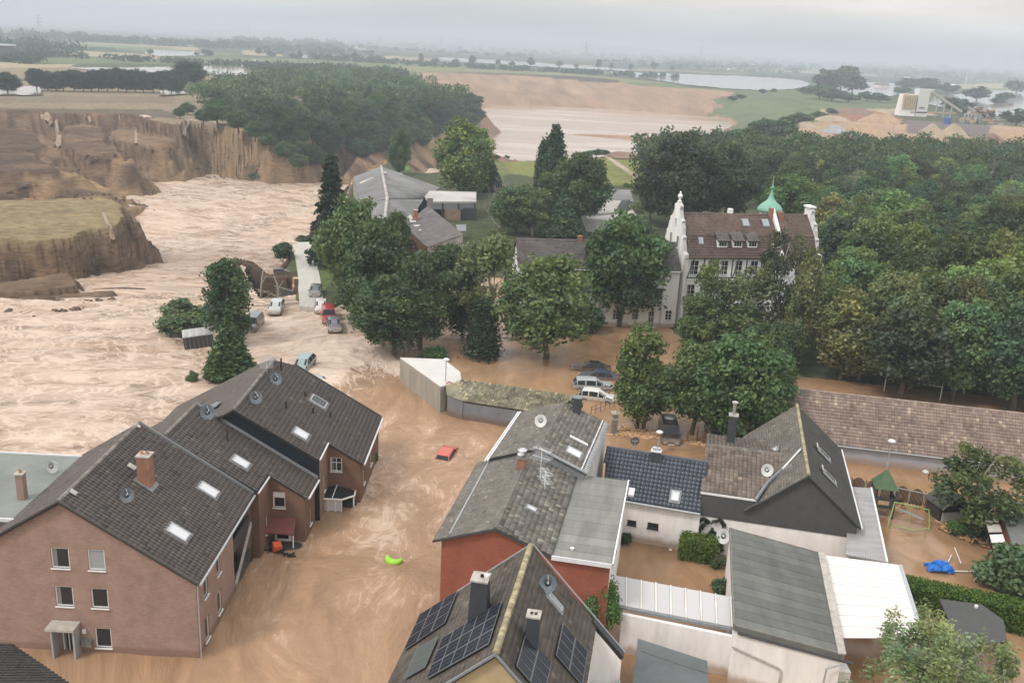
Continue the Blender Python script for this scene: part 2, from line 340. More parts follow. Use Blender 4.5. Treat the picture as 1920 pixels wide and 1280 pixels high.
green = (X < -30) & (X > -52) & (R > 115) & (R < 178) & (Z > 0.05); col[green] = np.array((.095, .125, .045)) * (1 + .5 * n2[green])[:, None]
green = (X < -28) & (X > -46) & (R > 115) & (R < 178) & (Z > -.2) & (dr > 0); col[green] = np.array((.095, .125, .045)) * (1 + .5 * n2[green])[:, None]
dh_ = sdist(P2([(446,492),(474,500),(500,524),(530,524),(556,520),(562,560),(520,566),(478,566),(460,545)], -.5), X, Y); hm_ = dh_ < .45; col[hm_] = np.array((.085, .058, .042)) * (1 + .5 * fbm(X / 2, Y / 2, 3, 71)[hm_])[:, None]
# peat bank along the top of the pit
paint([(775,136),(860,137),(1000,143),(1100,150),(1160,154),(1160,151),(1100,146),(1000,140),(860,135)], (.085,.065,.055), 0, .2)
paint([(1140,291),(1200,292),(1204,300),(1150,300)], (.11,.06,.04), 0, .2)
gm, t, b = newmat('soil'); L = t.links.new
at = N(t, 'ShaderNodeAttribute', attribute_name='Col'); tcn = N(t, 'ShaderNodeTexCoord')
nz_ = N(t, 'ShaderNodeTexNoise'); nz_.inputs['Scale'].default_value = .55; nz_.inputs['Detail'].default_value = 8; nz_.inputs['Roughness'].default_value = .7
mpn = N(t, 'ShaderNodeMapping'); mpn.inputs['Scale'].default_value = (1, 1, 3.5); L(tcn.outputs['Object'], mpn.inputs[0]); L(mpn.outputs[0], nz_.inputs['Vector'])
r_ = N(t, 'ShaderNodeMapRange'); r_.inputs[1].default_value = .3; r_.inputs[2].default_value = .7; r_.inputs[3].default_value = .58; r_.inputs[4].default_value = 1.42; L(nz_.outputs[0], r_.inputs[0])
mm = N(t, 'ShaderNodeMix', data_type='RGBA', blend_type='MULTIPLY'); mm.inputs[0].default_value = 1; L(at.outputs['Color'], mm.inputs[6]); L(r_.outputs[0], mm.inputs[7]); L(mm.outputs[2], b.inputs['Base Color'])
bp = N(t, 'ShaderNodeBump'); bp.inputs['Strength'].default_value = .8; bp.inputs['Distance'].default_value = .9; L(nz_.outputs[0], bp.inputs['Height']); L(bp.outputs[0], b.inputs['Normal'])
b.inputs['Roughness'].default_value = .95; b.inputs['Specular IOR Level'].default_value = .1
ground = npmesh('ground', np.stack([X, Y, Z], -1).reshape(-1, 3), F[:, ::-1], gm, col.reshape(-1, 3), smooth=True, kind='structure')

# ------------------------------------------------------------------ flood water
def water_mat(name, base, foam, foamlo, foamhi, stretch, rough=.12, bump=.6, refl=.5):
    m, t, b = newmat(name); L = t.links.new
    uv = N(t, 'ShaderNodeAttribute', attribute_name='Flow'); at = N(t, 'ShaderNodeAttribute', attribute_name='Col')
    sp_ = N(t, 'ShaderNodeSeparateColor'); L(at.outputs['Color'], sp_.inputs[0])      # R = foam, G = roughness of the surface, B = silt tint
    mp = N(t, 'ShaderNodeMapping'); mp.inputs['Scale'].default_value = stretch; L(uv.outputs['Vector'], mp.inputs[0])
    wn_ = N(t, 'ShaderNodeTexNoise'); wn_.inputs['Scale'].default_value = .09; wn_.inputs['Detail'].default_value = 3; L(mp.outputs[0], wn_.inputs['Vector'])
    wadd = N(t, 'ShaderNodeVectorMath', operation='MULTIPLY_ADD'); L(wn_.outputs['Color'], wadd.inputs[0]); wadd.inputs[1].default_value = (7, 7, 0); L(mp.outputs[0], wadd.inputs[2])
    n1 = N(t, 'ShaderNodeTexNoise'); n1.inputs['Scale'].default_value = .35; n1.inputs['Detail'].default_value = 9; n1.inputs['Roughness'].default_value = .68; n1.inputs['Distortion'].default_value = .6
    L(wadd.outputs[0], n1.inputs['Vector'])
    n2 = N(t, 'ShaderNodeTexNoise'); n2.inputs['Scale'].default_value = 2.2; n2.inputs['Detail'].default_value = 6; n2.inputs['Roughness'].default_value = .6; n2.inputs['Distortion'].default_value = 1.2
    L(wadd.outputs[0], n2.inputs['Vector'])
    # foam = smoothstep(noise + foam bias)
    ad = N(t, 'ShaderNodeMath', operation='ADD'); L(n1.outputs[0], ad.inputs[0]); L(sp_.outputs[0], ad.inputs[1])
    ad2 = N(t, 'ShaderNodeMath', operation='MULTIPLY_ADD'); L(n2.outputs[0], ad2.inputs[0]); ad2.inputs[1].default_value = .35; L(ad.outputs[0], ad2.inputs[2])
    rm = N(t, 'ShaderNodeMapping'); rm.inputs['Scale'].default_value = (1.0, .45, 1); L(wadd.outputs[0], rm.inputs[0]); rn = N(t, 'ShaderNodeTexNoise'); rn.inputs['Scale'].default_value = .85; rn.inputs['Detail'].default_value = 7; rn.inputs['Distortion'].default_value = 1.4; L(rm.outputs[0], rn.inputs['Vector'])
    r1 = N(t, 'ShaderNodeMath', operation='MULTIPLY_ADD'); L(rn.outputs[0], r1.inputs[0]); r1.inputs[1].default_value = 2; r1.inputs[2].default_value = -1; r2 = N(t, 'ShaderNodeMath', operation='ABSOLUTE'); L(r1.outputs[0], r2.inputs[0])
    r3 = N(t, 'ShaderNodeMapRange', interpolation_type='SMOOTHSTEP'); r3.inputs[1].default_value = 0; r3.inputs[2].default_value = .12; r3.inputs[3].default_value = .17; r3.inputs[4].default_value = 0; L(r2.outputs[0], r3.inputs[0])
    r4 = N(t, 'ShaderNodeMath', operation='MULTIPLY_ADD'); L(r3.outputs[0], r4.inputs[0]); L(sp_.outputs[1], r4.inputs[1]); L(ad2.outputs[0], r4.inputs[2]); ad2 = r4
    fr = N(t, 'ShaderNodeMapRange', interpolation_type='SMOOTHSTEP'); fr.inputs[1].default_value = foamlo; fr.inputs[2].default_value = foamhi; L(ad2.outputs[0], fr.inputs[0])
    bc = N(t, 'ShaderNodeMix', data_type='RGBA'); bc.inputs[6].default_value = base[0] + (1,); bc.inputs[7].default_value = base[1] + (1,); L(sp_.outputs[2], bc.inputs[0])
    v = N(t, 'ShaderNodeMapRange'); v.inputs[1].default_value = .3; v.inputs[2].default_value = .7; v.inputs[3].default_value = .68; v.inputs[4].default_value = 1.22; L(n1.outputs[0], v.inputs[0])
    bv = N(t, 'ShaderNodeMix', data_type='RGBA', blend_type='MULTIPLY'); bv.inputs[0].default_value = 1; L(bc.outputs[2], bv.inputs[6]); L(v.outputs[0], bv.inputs[7])
    sm = N(t, 'ShaderNodeMapping'); sm.inputs['Scale'].default_value = (.07, .8, 1); L(wadd.outputs[0], sm.inputs[0]); sn = N(t, 'ShaderNodeTexNoise'); sn.inputs['Scale'].default_value = .28; sn.inputs['Detail'].default_value = 6; sn.inputs['Distortion'].default_value = .8; L(sm.outputs[0], sn.inputs['Vector'])
    sv = N(t, 'ShaderNodeMapRange'); sv.inputs[1].default_value = .36; sv.inputs[2].default_value = .62; sv.inputs[3].default_value = .58; sv.inputs[4].default_value = 1.16; L(sn.outputs[0], sv.inputs[0])
    gw = N(t, 'ShaderNodeMapRange'); gw.inputs[1].default_value = .7; gw.inputs[2].default_value = 1.5; gw.inputs[3].default_value = 0; gw.inputs[4].default_value = 1; L(sp_.outputs[1], gw.inputs[0])
    b2 = N(t, 'ShaderNodeMix', data_type='RGBA', blend_type='MULTIPLY'); L(gw.outputs[0], b2.inputs[0]); L(bv.outputs[2], b2.inputs[6]); L(sv.outputs[0], b2.inputs[7]); bv = b2
    mc = N(t, 'ShaderNodeMix', data_type='RGBA'); L(fr.outputs[0], mc.inputs[0]); L(bv.outputs[2], mc.inputs[6]); mc.inputs[7].default_value = foam + (1,)
    L(mc.outputs[2], b.inputs['Base Color'])
    ro = N(t, 'ShaderNodeMapRange'); ro.inputs[3].default_value = rough; ro.inputs[4].default_value = .7; L(fr.outputs[0], ro.inputs[0]); L(ro.outputs[0], b.inputs['Roughness'])
    b.inputs['Specular IOR Level'].default_value = refl; b.inputs['IOR'].default_value = 1.33
    bs = N(t, 'ShaderNodeMath', operation='MULTIPLY'); L(sp_.outputs[1], bs.inputs[0]); bs.inputs[1].default_value = bump
    hs = N(t, 'ShaderNodeMath', operation='ADD'); L(n1.outputs[0], hs.inputs[0]); hm = N(t, 'ShaderNodeMath', operation='MULTIPLY'); L(n2.outputs[0], hm.inputs[0]); hm.inputs[1].default_value = .38; L(hm.outputs[0], hs.inputs[1])
    bp = N(t, 'ShaderNodeBump'); bp.inputs['Distance'].default_value = .9; L(bs.outputs[0], bp.inputs['Strength']); L(hs.outputs[0], bp.inputs['Height']); L(bp.outputs[0], b.inputs['Normal'])
    return m
wmat = water_mat('flood_water', ((.34, .205, .115), (.405, .26, .165)), (.64, .505, .41), .78, 1.3, (1, 1, 1), bump=.55)
az = polar_grid(33, 60, (640,))
dep = np.concatenate([np.linspace(radians(50), radians(20), 150), np.linspace(radians(20), radians(4.6), 400)[1:]])
rr = CAM_H / np.tan(dep)
A, R = np.meshgrid(az, rr); X = R * np.sin(A); Y = R * np.cos(A)
T_ = height(X, Y); dr = sdist(RIM, X, Y)
W = np.where(dr < 0, wl(R), 0.0)
# how rough the surface runs, and how much foam it carries
px_left = sstep(-8, -26, X) * sstep(52, 84, R)
torrent = sstep(6, -14, dr) * (R < 480)
street = sstep(-30, -14, X) * sstep(4, -2, X) * sstep(102, 60, Y)
lipw = np.exp(-((X + 23) / 9) ** 2 - ((Y - 118) / 16) ** 2) + .8 * np.exp(-((X + 17) / 6) ** 2 - ((Y - 104) / 7) ** 2)
foamy = np.clip(.14 * torrent * (1 - .8 * sstep(120, 170, R)) + .27 * px_left + .2 * lipw + .10 * np.exp(-((X + 6) / 7) ** 2 - ((Y - 74) / 14) ** 2) + .16 * np.exp(-((X + 9.5) / 2.2) ** 2 - ((Y - 66) / 9) ** 2), 0, .5)
def lineat(pts, s):
    g = 0 * X
    P_ = [GW(*q) for q in pts]
    for a, b in zip(P_, P_[1:]):
        ex, ey = b.x - a.x, b.y - a.y; t_ = np.clip(((X - a.x) * ex + (Y - a.y) * ey) / (ex * ex + ey * ey), 0, 1); g = np.maximum(g, np.exp(-((X - a.x - t_ * ex) ** 2 + (Y - a.y - t_ * ey) ** 2) / s ** 2))
    return g
waves = lineat([(560, 606), (600, 626), (650, 636), (700, 650), (748, 690)], 1.5) + lineat([(655, 668), (636, 688), (615, 712), (640, 716)], 1.2) + .7 * lineat([(600, 655), (660, 660), (700, 672), (740, 700)], 1.3) + .7 * lineat([(480, 600), (540, 612), (590, 640)], 1.6) + .6 * lineat([(430, 650), (500, 640), (560, 655)], 1.4) + .5 * lineat([(752, 705), (800, 740), (850, 775), (930, 790)], .7) + .5 * lineat([(700, 870), (690, 915), (672, 950)], .8) + .45 * lineat([(440, 1110), (500, 1040), (560, 1010)], .5) + .5 * lineat([(800, 870), (835, 862), (880, 850)], .8)
for i_, ln in enumerate([[(760, 900), (850, 930), (900, 900)], [(720, 960), (790, 950), (830, 990)], [(640, 1040), (700, 1070), (760, 1060)], [(560, 1100), (620, 1130), (660, 1180)], [(420, 1190), (500, 1170), (560, 1200)], [(760, 800), (830, 800), (900, 830)], [(700, 1130), (760, 1120), (800, 1150)]]): waves = waves + .22 * lineat(ln, 1.3)
tongue = inside(P2([(640, 672), (700, 676), (745, 712), (800, 760), (700, 790), (650, 730)]), X, Y).astype(float)
foamy = np.clip(foamy + .26 * np.clip(waves, 0, 1.2) - .1 * tongue, 0, .52)
frothy = np.exp(-((X + 48) / 26) ** 2 - ((Y - 88) / 15) ** 2); foamy = np.clip(foamy + .14 * frothy, 0, .52)
calm = sstep(-2, 6, X) * sstep(170, 150, R); foamy = foamy - .12 * calm - .05 * sstep(58, 45, Y)
rough = np.clip(.30 + 1.3 * torrent + 1.1 * px_left + .9 * lipw + .45 * street, .12, 1.7); rough = rough * (1 - calm) + .13 * calm
rough = np.where((X > 18) & (R < 90), .03, rough)
silt = np.clip(torrent * .7 + px_left * .5 + .42 * (1 - calm) * sstep(8, 2, X) * sstep(112, 104, Y) + .3 * lipw, 0, 1)
# flow coordinates: the street runs away from the camera, then fans out to the left into the hole
cx, cy = 26., 118.
ang = np.arctan2(X - cx, Y - cy); rad = np.hypot(X - cx, Y - cy)
fan = sstep(-14, -34, X) * sstep(250, 150, R)
th = .32 * fan; xr = X * np.cos(th) + (Y - 110) * np.sin(th); yr = (Y - 110) * np.cos(th) - X * np.sin(th) * .5; U = xr * (.9 - .5 * fan); V_ = yr * (.5 + .45 * fan)
farf = sstep(150, 230, R) * (dr < 0); U = U * (1 - farf) + (Y * .8 + X * .2) * farf; V_ = V_ * (1 - farf) + (X * .33) * farf
disp = (fbm(U / 2.6, V_ / 2.0, 5, 91, .55) * .42 + fbm(U / 9, V_ / 6, 3, 95) * .4)
chop = np.abs(fbm(X / 2.3, Y / 3.0, 4, 97)) * -.7
bul = waves * .32 * np.abs(fbm(X / 1.7, Y / 1.7, 3, 133))
rg2 = random.Random(5)
for px_, py_, s_ in [(100,296,1.6),(135,298,1.6),(216,309,1.5),(255,314,2.2),(308,329,1.8),(545,375,2.2),(480,405,2),(505,415,2.4),(400,440,2.2),(385,470,2),(460,480,2.4),(430,445,1.8),(300,350,1.6),(500,395,1.7),(260,560,2),(215,640,1.5),(300,620,2),(565,455-20,1.6),(350,352,1.5)]:
    q = GW(px_, py_); bul += (.55 + .5 * rg2.random()) * np.exp(-(((X - q.x) / (s_ * 1.9)) ** 2 + ((Y - q.y) / (s_ * .9)) ** 2))
W2 = W + disp * rough * np.where(dr < 0, 1, .55) * sstep(40, 60, R) + chop * lipw * .5 + bul * (dr < 3)
hl_ = sdist(P2([(446,492),(474,500),(500,524),(530,524),(556,520),(562,560),(520,566),(478,566),(460,545)], -.5), X, Y)
keep = (T_ < W2 + .25) & (hl_ > -.6) & ((dr < 3) | (T_ < -.2))
fk = (keep[:-1, :-1] | keep[1:, 1:] | keep[:-1, 1:] | keep[1:, :-1]).ravel()
nr, na = X.shape; idx = np.arange(nr * na).reshape(nr, na)
F = np.stack([idx[:-1, :-1], idx[:-1, 1:], idx[1:, 1:], idx[1:, :-1]], -1).reshape(-1, 4)[fk]
used = np.zeros(nr * na, bool); used[F.ravel()] = True; remap = np.cumsum(used) - 1
bm_ = np.clip(foamy - .25 * np.clip(bul, 0, 1), -.2, 1)
water = npmesh('flood_water', np.stack([X, Y, W2], -1).reshape(-1, 3)[used], remap[F][:, ::-1], wmat, np.stack([bm_, rough, silt], -1).reshape(-1, 3)[used], smooth=True, kind='structure')
a_ = water.data.attributes.new('Flow', 'FLOAT_VECTOR', 'POINT'); a_.data.foreach_set('vector', np.stack([U, V_, np.zeros_like(U)], -1).reshape(-1, 3)[used].astype(np.float32).ravel())
# still water: the pit and the flooded fields
def sheet(name, pts, z, m, zb=None):
    mb = MB(); p = []; rg = random.Random(int(pts[0][0]) + 7); n = len(pts)
    for i in range(n):
        (a, b), (c, d) = pts[i], pts[(i + 1) % n]; k = max(2, int(hypot(c - a, d - b) / 7))
        for j in range(k): t = j / k; p.append(G(a + (c - a) * t + rg.uniform(-2, 2), b + (d - b) * t + rg.uniform(-.7, .7), z))
    mb.add(p, [tuple(range(len(p)))]); return mb.build(name, m, kind='structure')
lakem, t, b = newmat('pit_water'); L = t.links.new
b.inputs['Roughness'].default_value = .16; b.inputs['Specular IOR Level'].default_value = .5; b.inputs['IOR'].default_value = 1.33
tcn = N(t, 'ShaderNodeTexCoord'); mpn = N(t, 'ShaderNodeMapping'); mpn.inputs['Scale'].default_value = (.008, .035, .01); mpn.inputs['Rotation'].default_value = (0, 0, .25); L(tcn.outputs['Object'], mpn.inputs[0])
n1 = N(t, 'ShaderNodeTexNoise'); n1.inputs['Scale'].default_value = 1.3; n1.inputs['Detail'].default_value = 8; L(mpn.outputs[0], n1.inputs['Vector'])
rp = N(t, 'ShaderNodeValToRGB'); rp.color_ramp.elements[0].position = .46; rp.color_ramp.elements[0].color = (.34, .22, .15, 1); rp.color_ramp.elements[1].position = .60; rp.color_ramp.elements[1].color = (.50, .37, .29, 1); L(n1.outputs[0], rp.inputs[0]); L(rp.outputs[0], b.inputs['Base Color'])
n2 = N(t, 'ShaderNodeTexNoise'); n2.inputs['Scale'].default_value = .35; n2.inputs['Detail'].default_value = 4; L(tcn.outputs['Object'], n2.inputs['Vector'])
bp = N(t, 'ShaderNodeBump'); bp.inputs['Strength'].default_value = .25; bp.inputs['Distance'].default_value = .4; L(n2.outputs[0], bp.inputs['Height']); L(bp.outputs[0], b.inputs['Normal'])
mb = MB(); p_ = [G(*q, -20.0) for q in [(700,330),(740,250),(760,180),(1000,170),(1440,190),(1520,240),(1500,270),(1300,330),(900,345)]]
mb.add(p_, [tuple(range(len(p_)))]); mb.build('pit_lake', lakem, kind='structure')
slm, t, b = newmat('still_water'); b.inputs['Base Color'].default_value = (.36, .29, .24, 1); b.inputs['Roughness'].default_value = .08; b.inputs['Specular IOR Level'].default_value = .6
k_ = 0
for pts in [[(1140,135),(1290,139),(1420,144),(1500,150),(1520,158),(1500,166),(1440,170),(1360,166),(1280,158),(1200,146),(1150,139)],
            [(130,127),(250,127),(350,124),(470,122),(520,128),(500,138),(440,141),(340,138),(200,134)], [(-20,163),(75,161),(80,178),(-20,178)], [(300,170),(340,168),(350,176),(300,180)],
            [(280,93),(370,97),(390,104),(300,106),(270,100)], [(560,103),(650,108),(640,113),(560,109)], [(820,108),(980,116),(1080,124),(1180,130),(1170,134),(1000,124),(830,114)],
            [(1560,150),(1700,158),(1720,172),(1640,186),(1560,172)], [(1750,180),(1920,168),(1990,200),(1920,222),(1830,216),(1790,205),(1740,195)], [(1840,172),(1920,170),(1980,182),(1840,182)],
            [(470,112),(490,112),(495,122),(470,120)], [(545,128),(590,130),(585,140),(550,138)], [(1480,121),(1640,127),(1640,130),(1480,124)]]:
    k_ += 1; sheet('flood_lake', pts, 1.15 + .01 * k_, slm)
# the air
hz = MB().box(-34000, 34000, -34000, 34000, -24, 112); hzm, t, b = newmat('air'); t.nodes.remove(b)
pv = N(t, 'ShaderNodeVolumePrincipled'); pv.inputs['Color'].default_value = (.82, .92, 1.0, 1); pv.inputs['Density'].default_value = 3.5e-4; pv.inputs['Anisotropy'].default_value = .0
t.links.new(pv.outputs[0], t.nodes['Material Output'].inputs['Volume'])
HAZE = hz.build('haze', hzm, kind='stuff')
# ------------------------------------------------------------------ building kit
class Hs:
    """a building with its own frame: X runs along the ridge, Y to the left"""
    def __init__(s, name, ox, oy, yaw, label, cat='house', group=None, z=0):
        s.o = Vector((ox, oy, z)); s.yaw = yaw; s.c = cos(yaw); s.s = sin(yaw)
        s.e = empty(name, (ox, oy, z), yaw, label, cat, group)
    def W(s, p): p = Vector(p); return Vector((s.o.x + p.x * s.c - p.y * s.s, s.o.y + p.x * s.s + p.y * s.c, s.o.z + p.z))
    def Lc(s, p): d = Vector(p) - s.o; return Vector((d.x * s.c + d.y * s.s, -d.x * s.s + d.y * s.c, d.z))
    def hit(s, px, py, O, a, b):
        """pixel -> (metres along a, metres along b) on the local plane O + a*i + b*j"""
        dx, dy, dz = ray(px, py); ro = s.Lc((0, 0, CAM_H)); rd = s.Lc(s.o + Vector((dx, dy, dz)))
        a = Vector(a).normalized(); b = Vector(b).normalized(); n = a.cross(b); t = (Vector(O) - ro).dot(n) / rd.dot(n)
        q = ro + rd * t - Vector(O); aa = a.dot(b); i = (q.dot(a) - aa * q.dot(b)) / (1 - aa * aa); j = (q.dot(b) - aa * q.dot(a)) / (1 - aa * aa)
        return i, j
    def hz(s, px, py, z): return s.Lc(G(px, py, z + s.o.z))
def topz(top, x):
    for (x0, z0), (x1, z1) in zip(top, top[1:]):
        if x0 - 1e-6 <= x <= x1 + 1e-6: return z0 + (z1 - z0) * (x - x0) / max(x1 - x0, 1e-6)
    return top[-1][1]
PANE = None
def wall(h, P0, P1, top, m, name='wall', z0=-1.2, ops=(), depth=.14, label=None, frame=None, sill=True):
    """wall seen from its outer side, P0 left to P1 right; ops = (s, z, w, h, style)"""
    P0 = Vector((P0[0], P0[1], 0)); P1 = Vector((P1[0], P1[1], 0)); L = (P1 - P0).length; d = (P1 - P0) / L; n = Vector((d.y, -d.x, 0)); Z = Vector((0, 0, 1))
    if not isinstance(top, (list, tuple)): top = [(0, top), (L, top)]
    xs = sorted({0., L} | {round(x, 4) for x, _ in top if 0 < x < L} | {round(min(max(v, 0), L), 4) for o in ops for v in (o[0], o[0] + o[2])})
    mb = MB()
    for a, b in zip(xs, xs[1:]):
        if b - a < 1e-4: continue
        mid = (a + b) / 2; hol = sorted([(o[1], o[1] + o[3]) for o in ops if o[0] < mid < o[0] + o[2]]); z = z0
        segs = []
        for q0, q1 in hol: segs.append((z, z, q0, q0)); z = q1
        segs.append((z, z, topz(top, a), topz(top, b)))
        for za, zb, zc, zd in segs:
            mb.add([P0 + d * a + Z * za, P0 + d * b + Z * zb, P0 + d * b + Z * zd, P0 + d * a + Z * zc], [(0, 1, 2, 3)])
    for o in ops:
        x, z, ww, hh = o[:4]; q = [P0 + d * x + Z * z, P0 + d * (x + ww) + Z * z, P0 + d * (x + ww) + Z * (z + hh), P0 + d * x + Z * (z + hh)]; r = [p - n * depth for p in q]
        mb.add(q + r, [(0, 4, 5, 1), (1, 5, 6, 2), (2, 6, 7, 3), (3, 7, 4, 0)])
    # inner skin gives the wall its thickness
    i_ = -n * .22
    mb.add([P0 + i_ + Z * z0, P1 + i_ + Z * z0] + [P0 + d * x + i_ + Z * (zz - .02) for x, zz in top[::-1]], [tuple(range(2 + len(top)))[::-1]])
    ob = mb.build(name, m, h.e)
    if label: ob['label'] = label
    for o in ops:
        st = o[4] if len(o) > 4 else 'white'
        window(h.e, P0 + d * o[0] + Z * o[1], d, n, o[2], o[3], st, depth)
    return ob
def window(par, O, d, n, w_, h_, st, depth=.14, name='window'):
    Z = Vector((0, 0, 1)); O = O - n * (depth - .02); fr = MB(); fw = .075 if w_ > .6 else .05
    M = {'white': 'white_frame', 'cross': 'white_frame', 'two': 'white_frame', 'dark': 'dark_frame', 'green': 'green_frame', 'blind': 'white_frame', 'open': 'white_frame', 'three': 'white_frame', 'tall': 'white_frame', 'none': 'dark_frame'}[st]
    bar = lambda x0, x1, z0, z1, t=.05: fr.obox(O + d * x0 + Z * z0, d * (x1 - x0), n * t, Z * (z1 - z0))
    bar(0, fw, 0, h_); bar(w_ - fw, w_, 0, h_); bar(fw, w_ - fw, 0, fw); bar(fw, w_ - fw, h_ - fw, h_)
    if st in ('cross', 'two', 'tall', 'green'): bar(w_ / 2 - .03, w_ / 2 + .03, fw, h_ - fw, .045)
    if st in ('cross', 'tall', 'green'): bar(fw, w_ - fw, h_ * .62 - .025, h_ * .62 + .025, .04)
    if st == 'tall': bar(fw, w_ - fw, h_ * .3 - .02, h_ * .3 + .02, .04)
    if st == 'three': bar(w_ / 3 - .025, w_ / 3 + .025, fw, h_ - fw, .045); bar(2 * w_ / 3 - .025, 2 * w_ / 3 + .025, fw, h_ - fw, .045)
    f = fr.build(name, MATS[M], par)
    MB().obox(O + d * fw + Z * fw + n * .012, d * (w_ - 2 * fw), n * .008, Z * (h_ - 2 * fw)).build('pane', MATS['pale_glass' if st == 'open' else 'glass'], f)
    ck = random.Random(int(O.x * 91 + O.z * 37 + O.y * 13)).random()
    if st in ('white', 'two', 'tall', 'cross') and ck < .6 and h_ > .8:
        cw = (w_ - 2 * fw) * (.16 + .2 * ck); cu = MB().obox(O + d * fw + Z * (fw + .02) + n * .021, d * cw, n * .004, Z * (h_ - 2 * fw - .04))
        if ck < .35: cu.obox(O + d * (w_ - fw - cw) + Z * (fw + .02) + n * .021, d * cw, n * .004, Z * (h_ - 2 * fw - .04))
        cu.build('curtain', MATS['curtain'], f)
    if st == 'blind': MB().obox(O + d * fw + Z * (h_ * .62) + n * .022, d * (w_ - 2 * fw), n * .02, Z * (h_ * .38 - fw)).build('roller_blind', MATS['white_frame'], f)
    if st != 'none': MB().obox(O - d * .04 - Z * .05 + n * .03, d * (w_ + .08), n * (depth + .05), Z * .05).build('sill', MATS[M], f)
    return f
def tiles(par, O, e_, s_, Le, Ls, m, tw=.3, rh=.34, keep=None, style='pan', spots=.03, seed=1, thick=.14, name='roof_slope', under=None, poly=None, tone=.2, label=None):
    """a pitched slope: slab below, laid tiles above. O eave start, e_ along the eave, s_ up the slope, so that e_ x s_ points outward"""
    O = Vector(O); e_ = Vector(e_).normalized(); s_ = Vector(s_).normalized(); n_ = e_.cross(s_).normalized()
    poly = poly or [(0, 0), (Le, 0), (Le, Ls), (0, Ls)]
    slab = MB().prism([O + e_ * a + s_ * b for a, b in poly], n_ * -thick).build(name, under or MATS['roof_under'], par)
    if label: slab['label'] = label
    pa = np.array(poly); nc = int(round((pa[:, 0].max() - pa[:, 0].min()) / tw)); nrw = int(round((pa[:, 1].max() - pa[:, 1].min()) / rh)); a0 = pa[:, 0].min(); b0 = pa[:, 1].min()
    tw = (pa[:, 0].max() - a0) / nc; rh = (pa[:, 1].max() - b0) / nrw
    I, J = np.meshgrid(np.arange(nc), np.arange(nrw)); I = I.ravel(); J = J.ravel()
    ca = a0 + (I + .5) * tw; cb = b0 + (J + .5) * rh
    k = inside(np.array(poly), ca, cb)
    if keep is not None: k &= np.array([bool(keep(a, b)) for a, b in zip(ca, cb)])
    I = I[k]; J = J[k]; n = len(I); rs = np.random.RandomState(seed)
    prof = {'pan': [(0, .030), (.16, .055), (.36, .030), (.5, .006), (.97, .006)], 'flat': [(0.01, .01), (.97, .01)], 'wave': [(0, .012), (.3, .07), (.6, .07), (.95, .012)], 'double': [(0, .03), (.18, .055), (.36, .012), (.5, .03), (.68, .055), (.97, .012)]}[style]
    q = len(prof); lift = .028 + rs.rand(n) * .012; ja = (rs.rand(n) - .5) * tw * .035; jb = (rs.rand(n) - .5) * rh * .06
    V = np.zeros((n, 3 * q, 3)); a_ = a0 + I * tw + ja; b_ = b0 + J * rh + jb
    E_, S_, N_, O_ = np.array(e_), np.array(s_), np.array(n_), np.array(O)
    for i, (fx, fh) in enumerate(prof):
        ax = a_ + fx * tw
        V[:, i] = O_ + ax[:, None] * E_ + b_[:, None] * S_ + 0.0 * N_
        V[:, q + i] = O_ + ax[:, None] * E_ + b_[:, None] * S_ + (fh + lift)[:, None] * N_
        V[:, 2 * q + i] = O_ + ax[:, None] * E_ + (b_ + rh * 1.04)[:, None] * S_ + (fh + .004) * N_
    f = []
    for i in range(q - 1): f += [(i, i + 1, q + i + 1, q + i), (q + i, q + i + 1, 2 * q + i + 1, 2 * q + i)]
    F = (np.arange(n)[:, None, None] * (3 * q) + np.array(f)[None]).reshape(-1, 4)
    t = 1 + tone * (rs.rand(n) - .5) * 2 + .10 * fbm(ca[k] / 1.7, cb[k] / 1.7, 3, seed); c = np.repeat(t[:, None], 3, 1)
    sp_ = rs.rand(n) < spots; c[sp_] = c[sp_] * np.array((1.55, 1.6, 1.45)); dk = rs.rand(n) < .04; c[dk] *= .7
    ob = npmesh('roof_tiles', V.reshape(-1, 3), F, m, np.repeat(c, 3 * q, 0), parent=par, kind='stuff')
    return ob
def ridge(par, A, B, m, r=.13, step=.38, single=False, col=None, n_=7, seed=3):
    A = Vector(A); B = Vector(B); L = (B - A).length; k = max(1, int(L / step)); d = (B - A) / k; mb = MB(); rg = random.Random(seed); sd = d.cross(Vector((0, 0, 1))).normalized(); up = sd.cross(d).normalized()
    if up.z < 0: up = -up
    base = None
    for i in range(k):
        t = rg.uniform(.82, 1.18) if col is None else rg.uniform(.7, 1.15); cc = (t, t, t)
        q = MB() if single else mb
        p0 = A + d * i; p1 = A + d * (i + 1.06); vs = []
        for p, rr_ in ((p0, r * 1.12), (p1, r)):
            vs += [p + sd * cos(pi * j / (n_ - 1)) * rr_ + up * (sin(pi * j / (n_ - 1)) * rr_ - .03) for j in range(n_)]
        q.add(vs, [(j, j + 1, n_ + j + 1, n_ + j) for j in range(n_ - 1)] + [tuple(range(n_))[::-1], tuple(range(n_, 2 * n_))], cc)
        if single: q.build('ridge_tile', m, par)
    if not single: mb.build('ridge_tiles', m, par, kind='stuff')
def gutter(par, A, B, m, r=.07, name='gutter'): 
    MB().tube(A, B, r, r, 7).build(name, m, par)
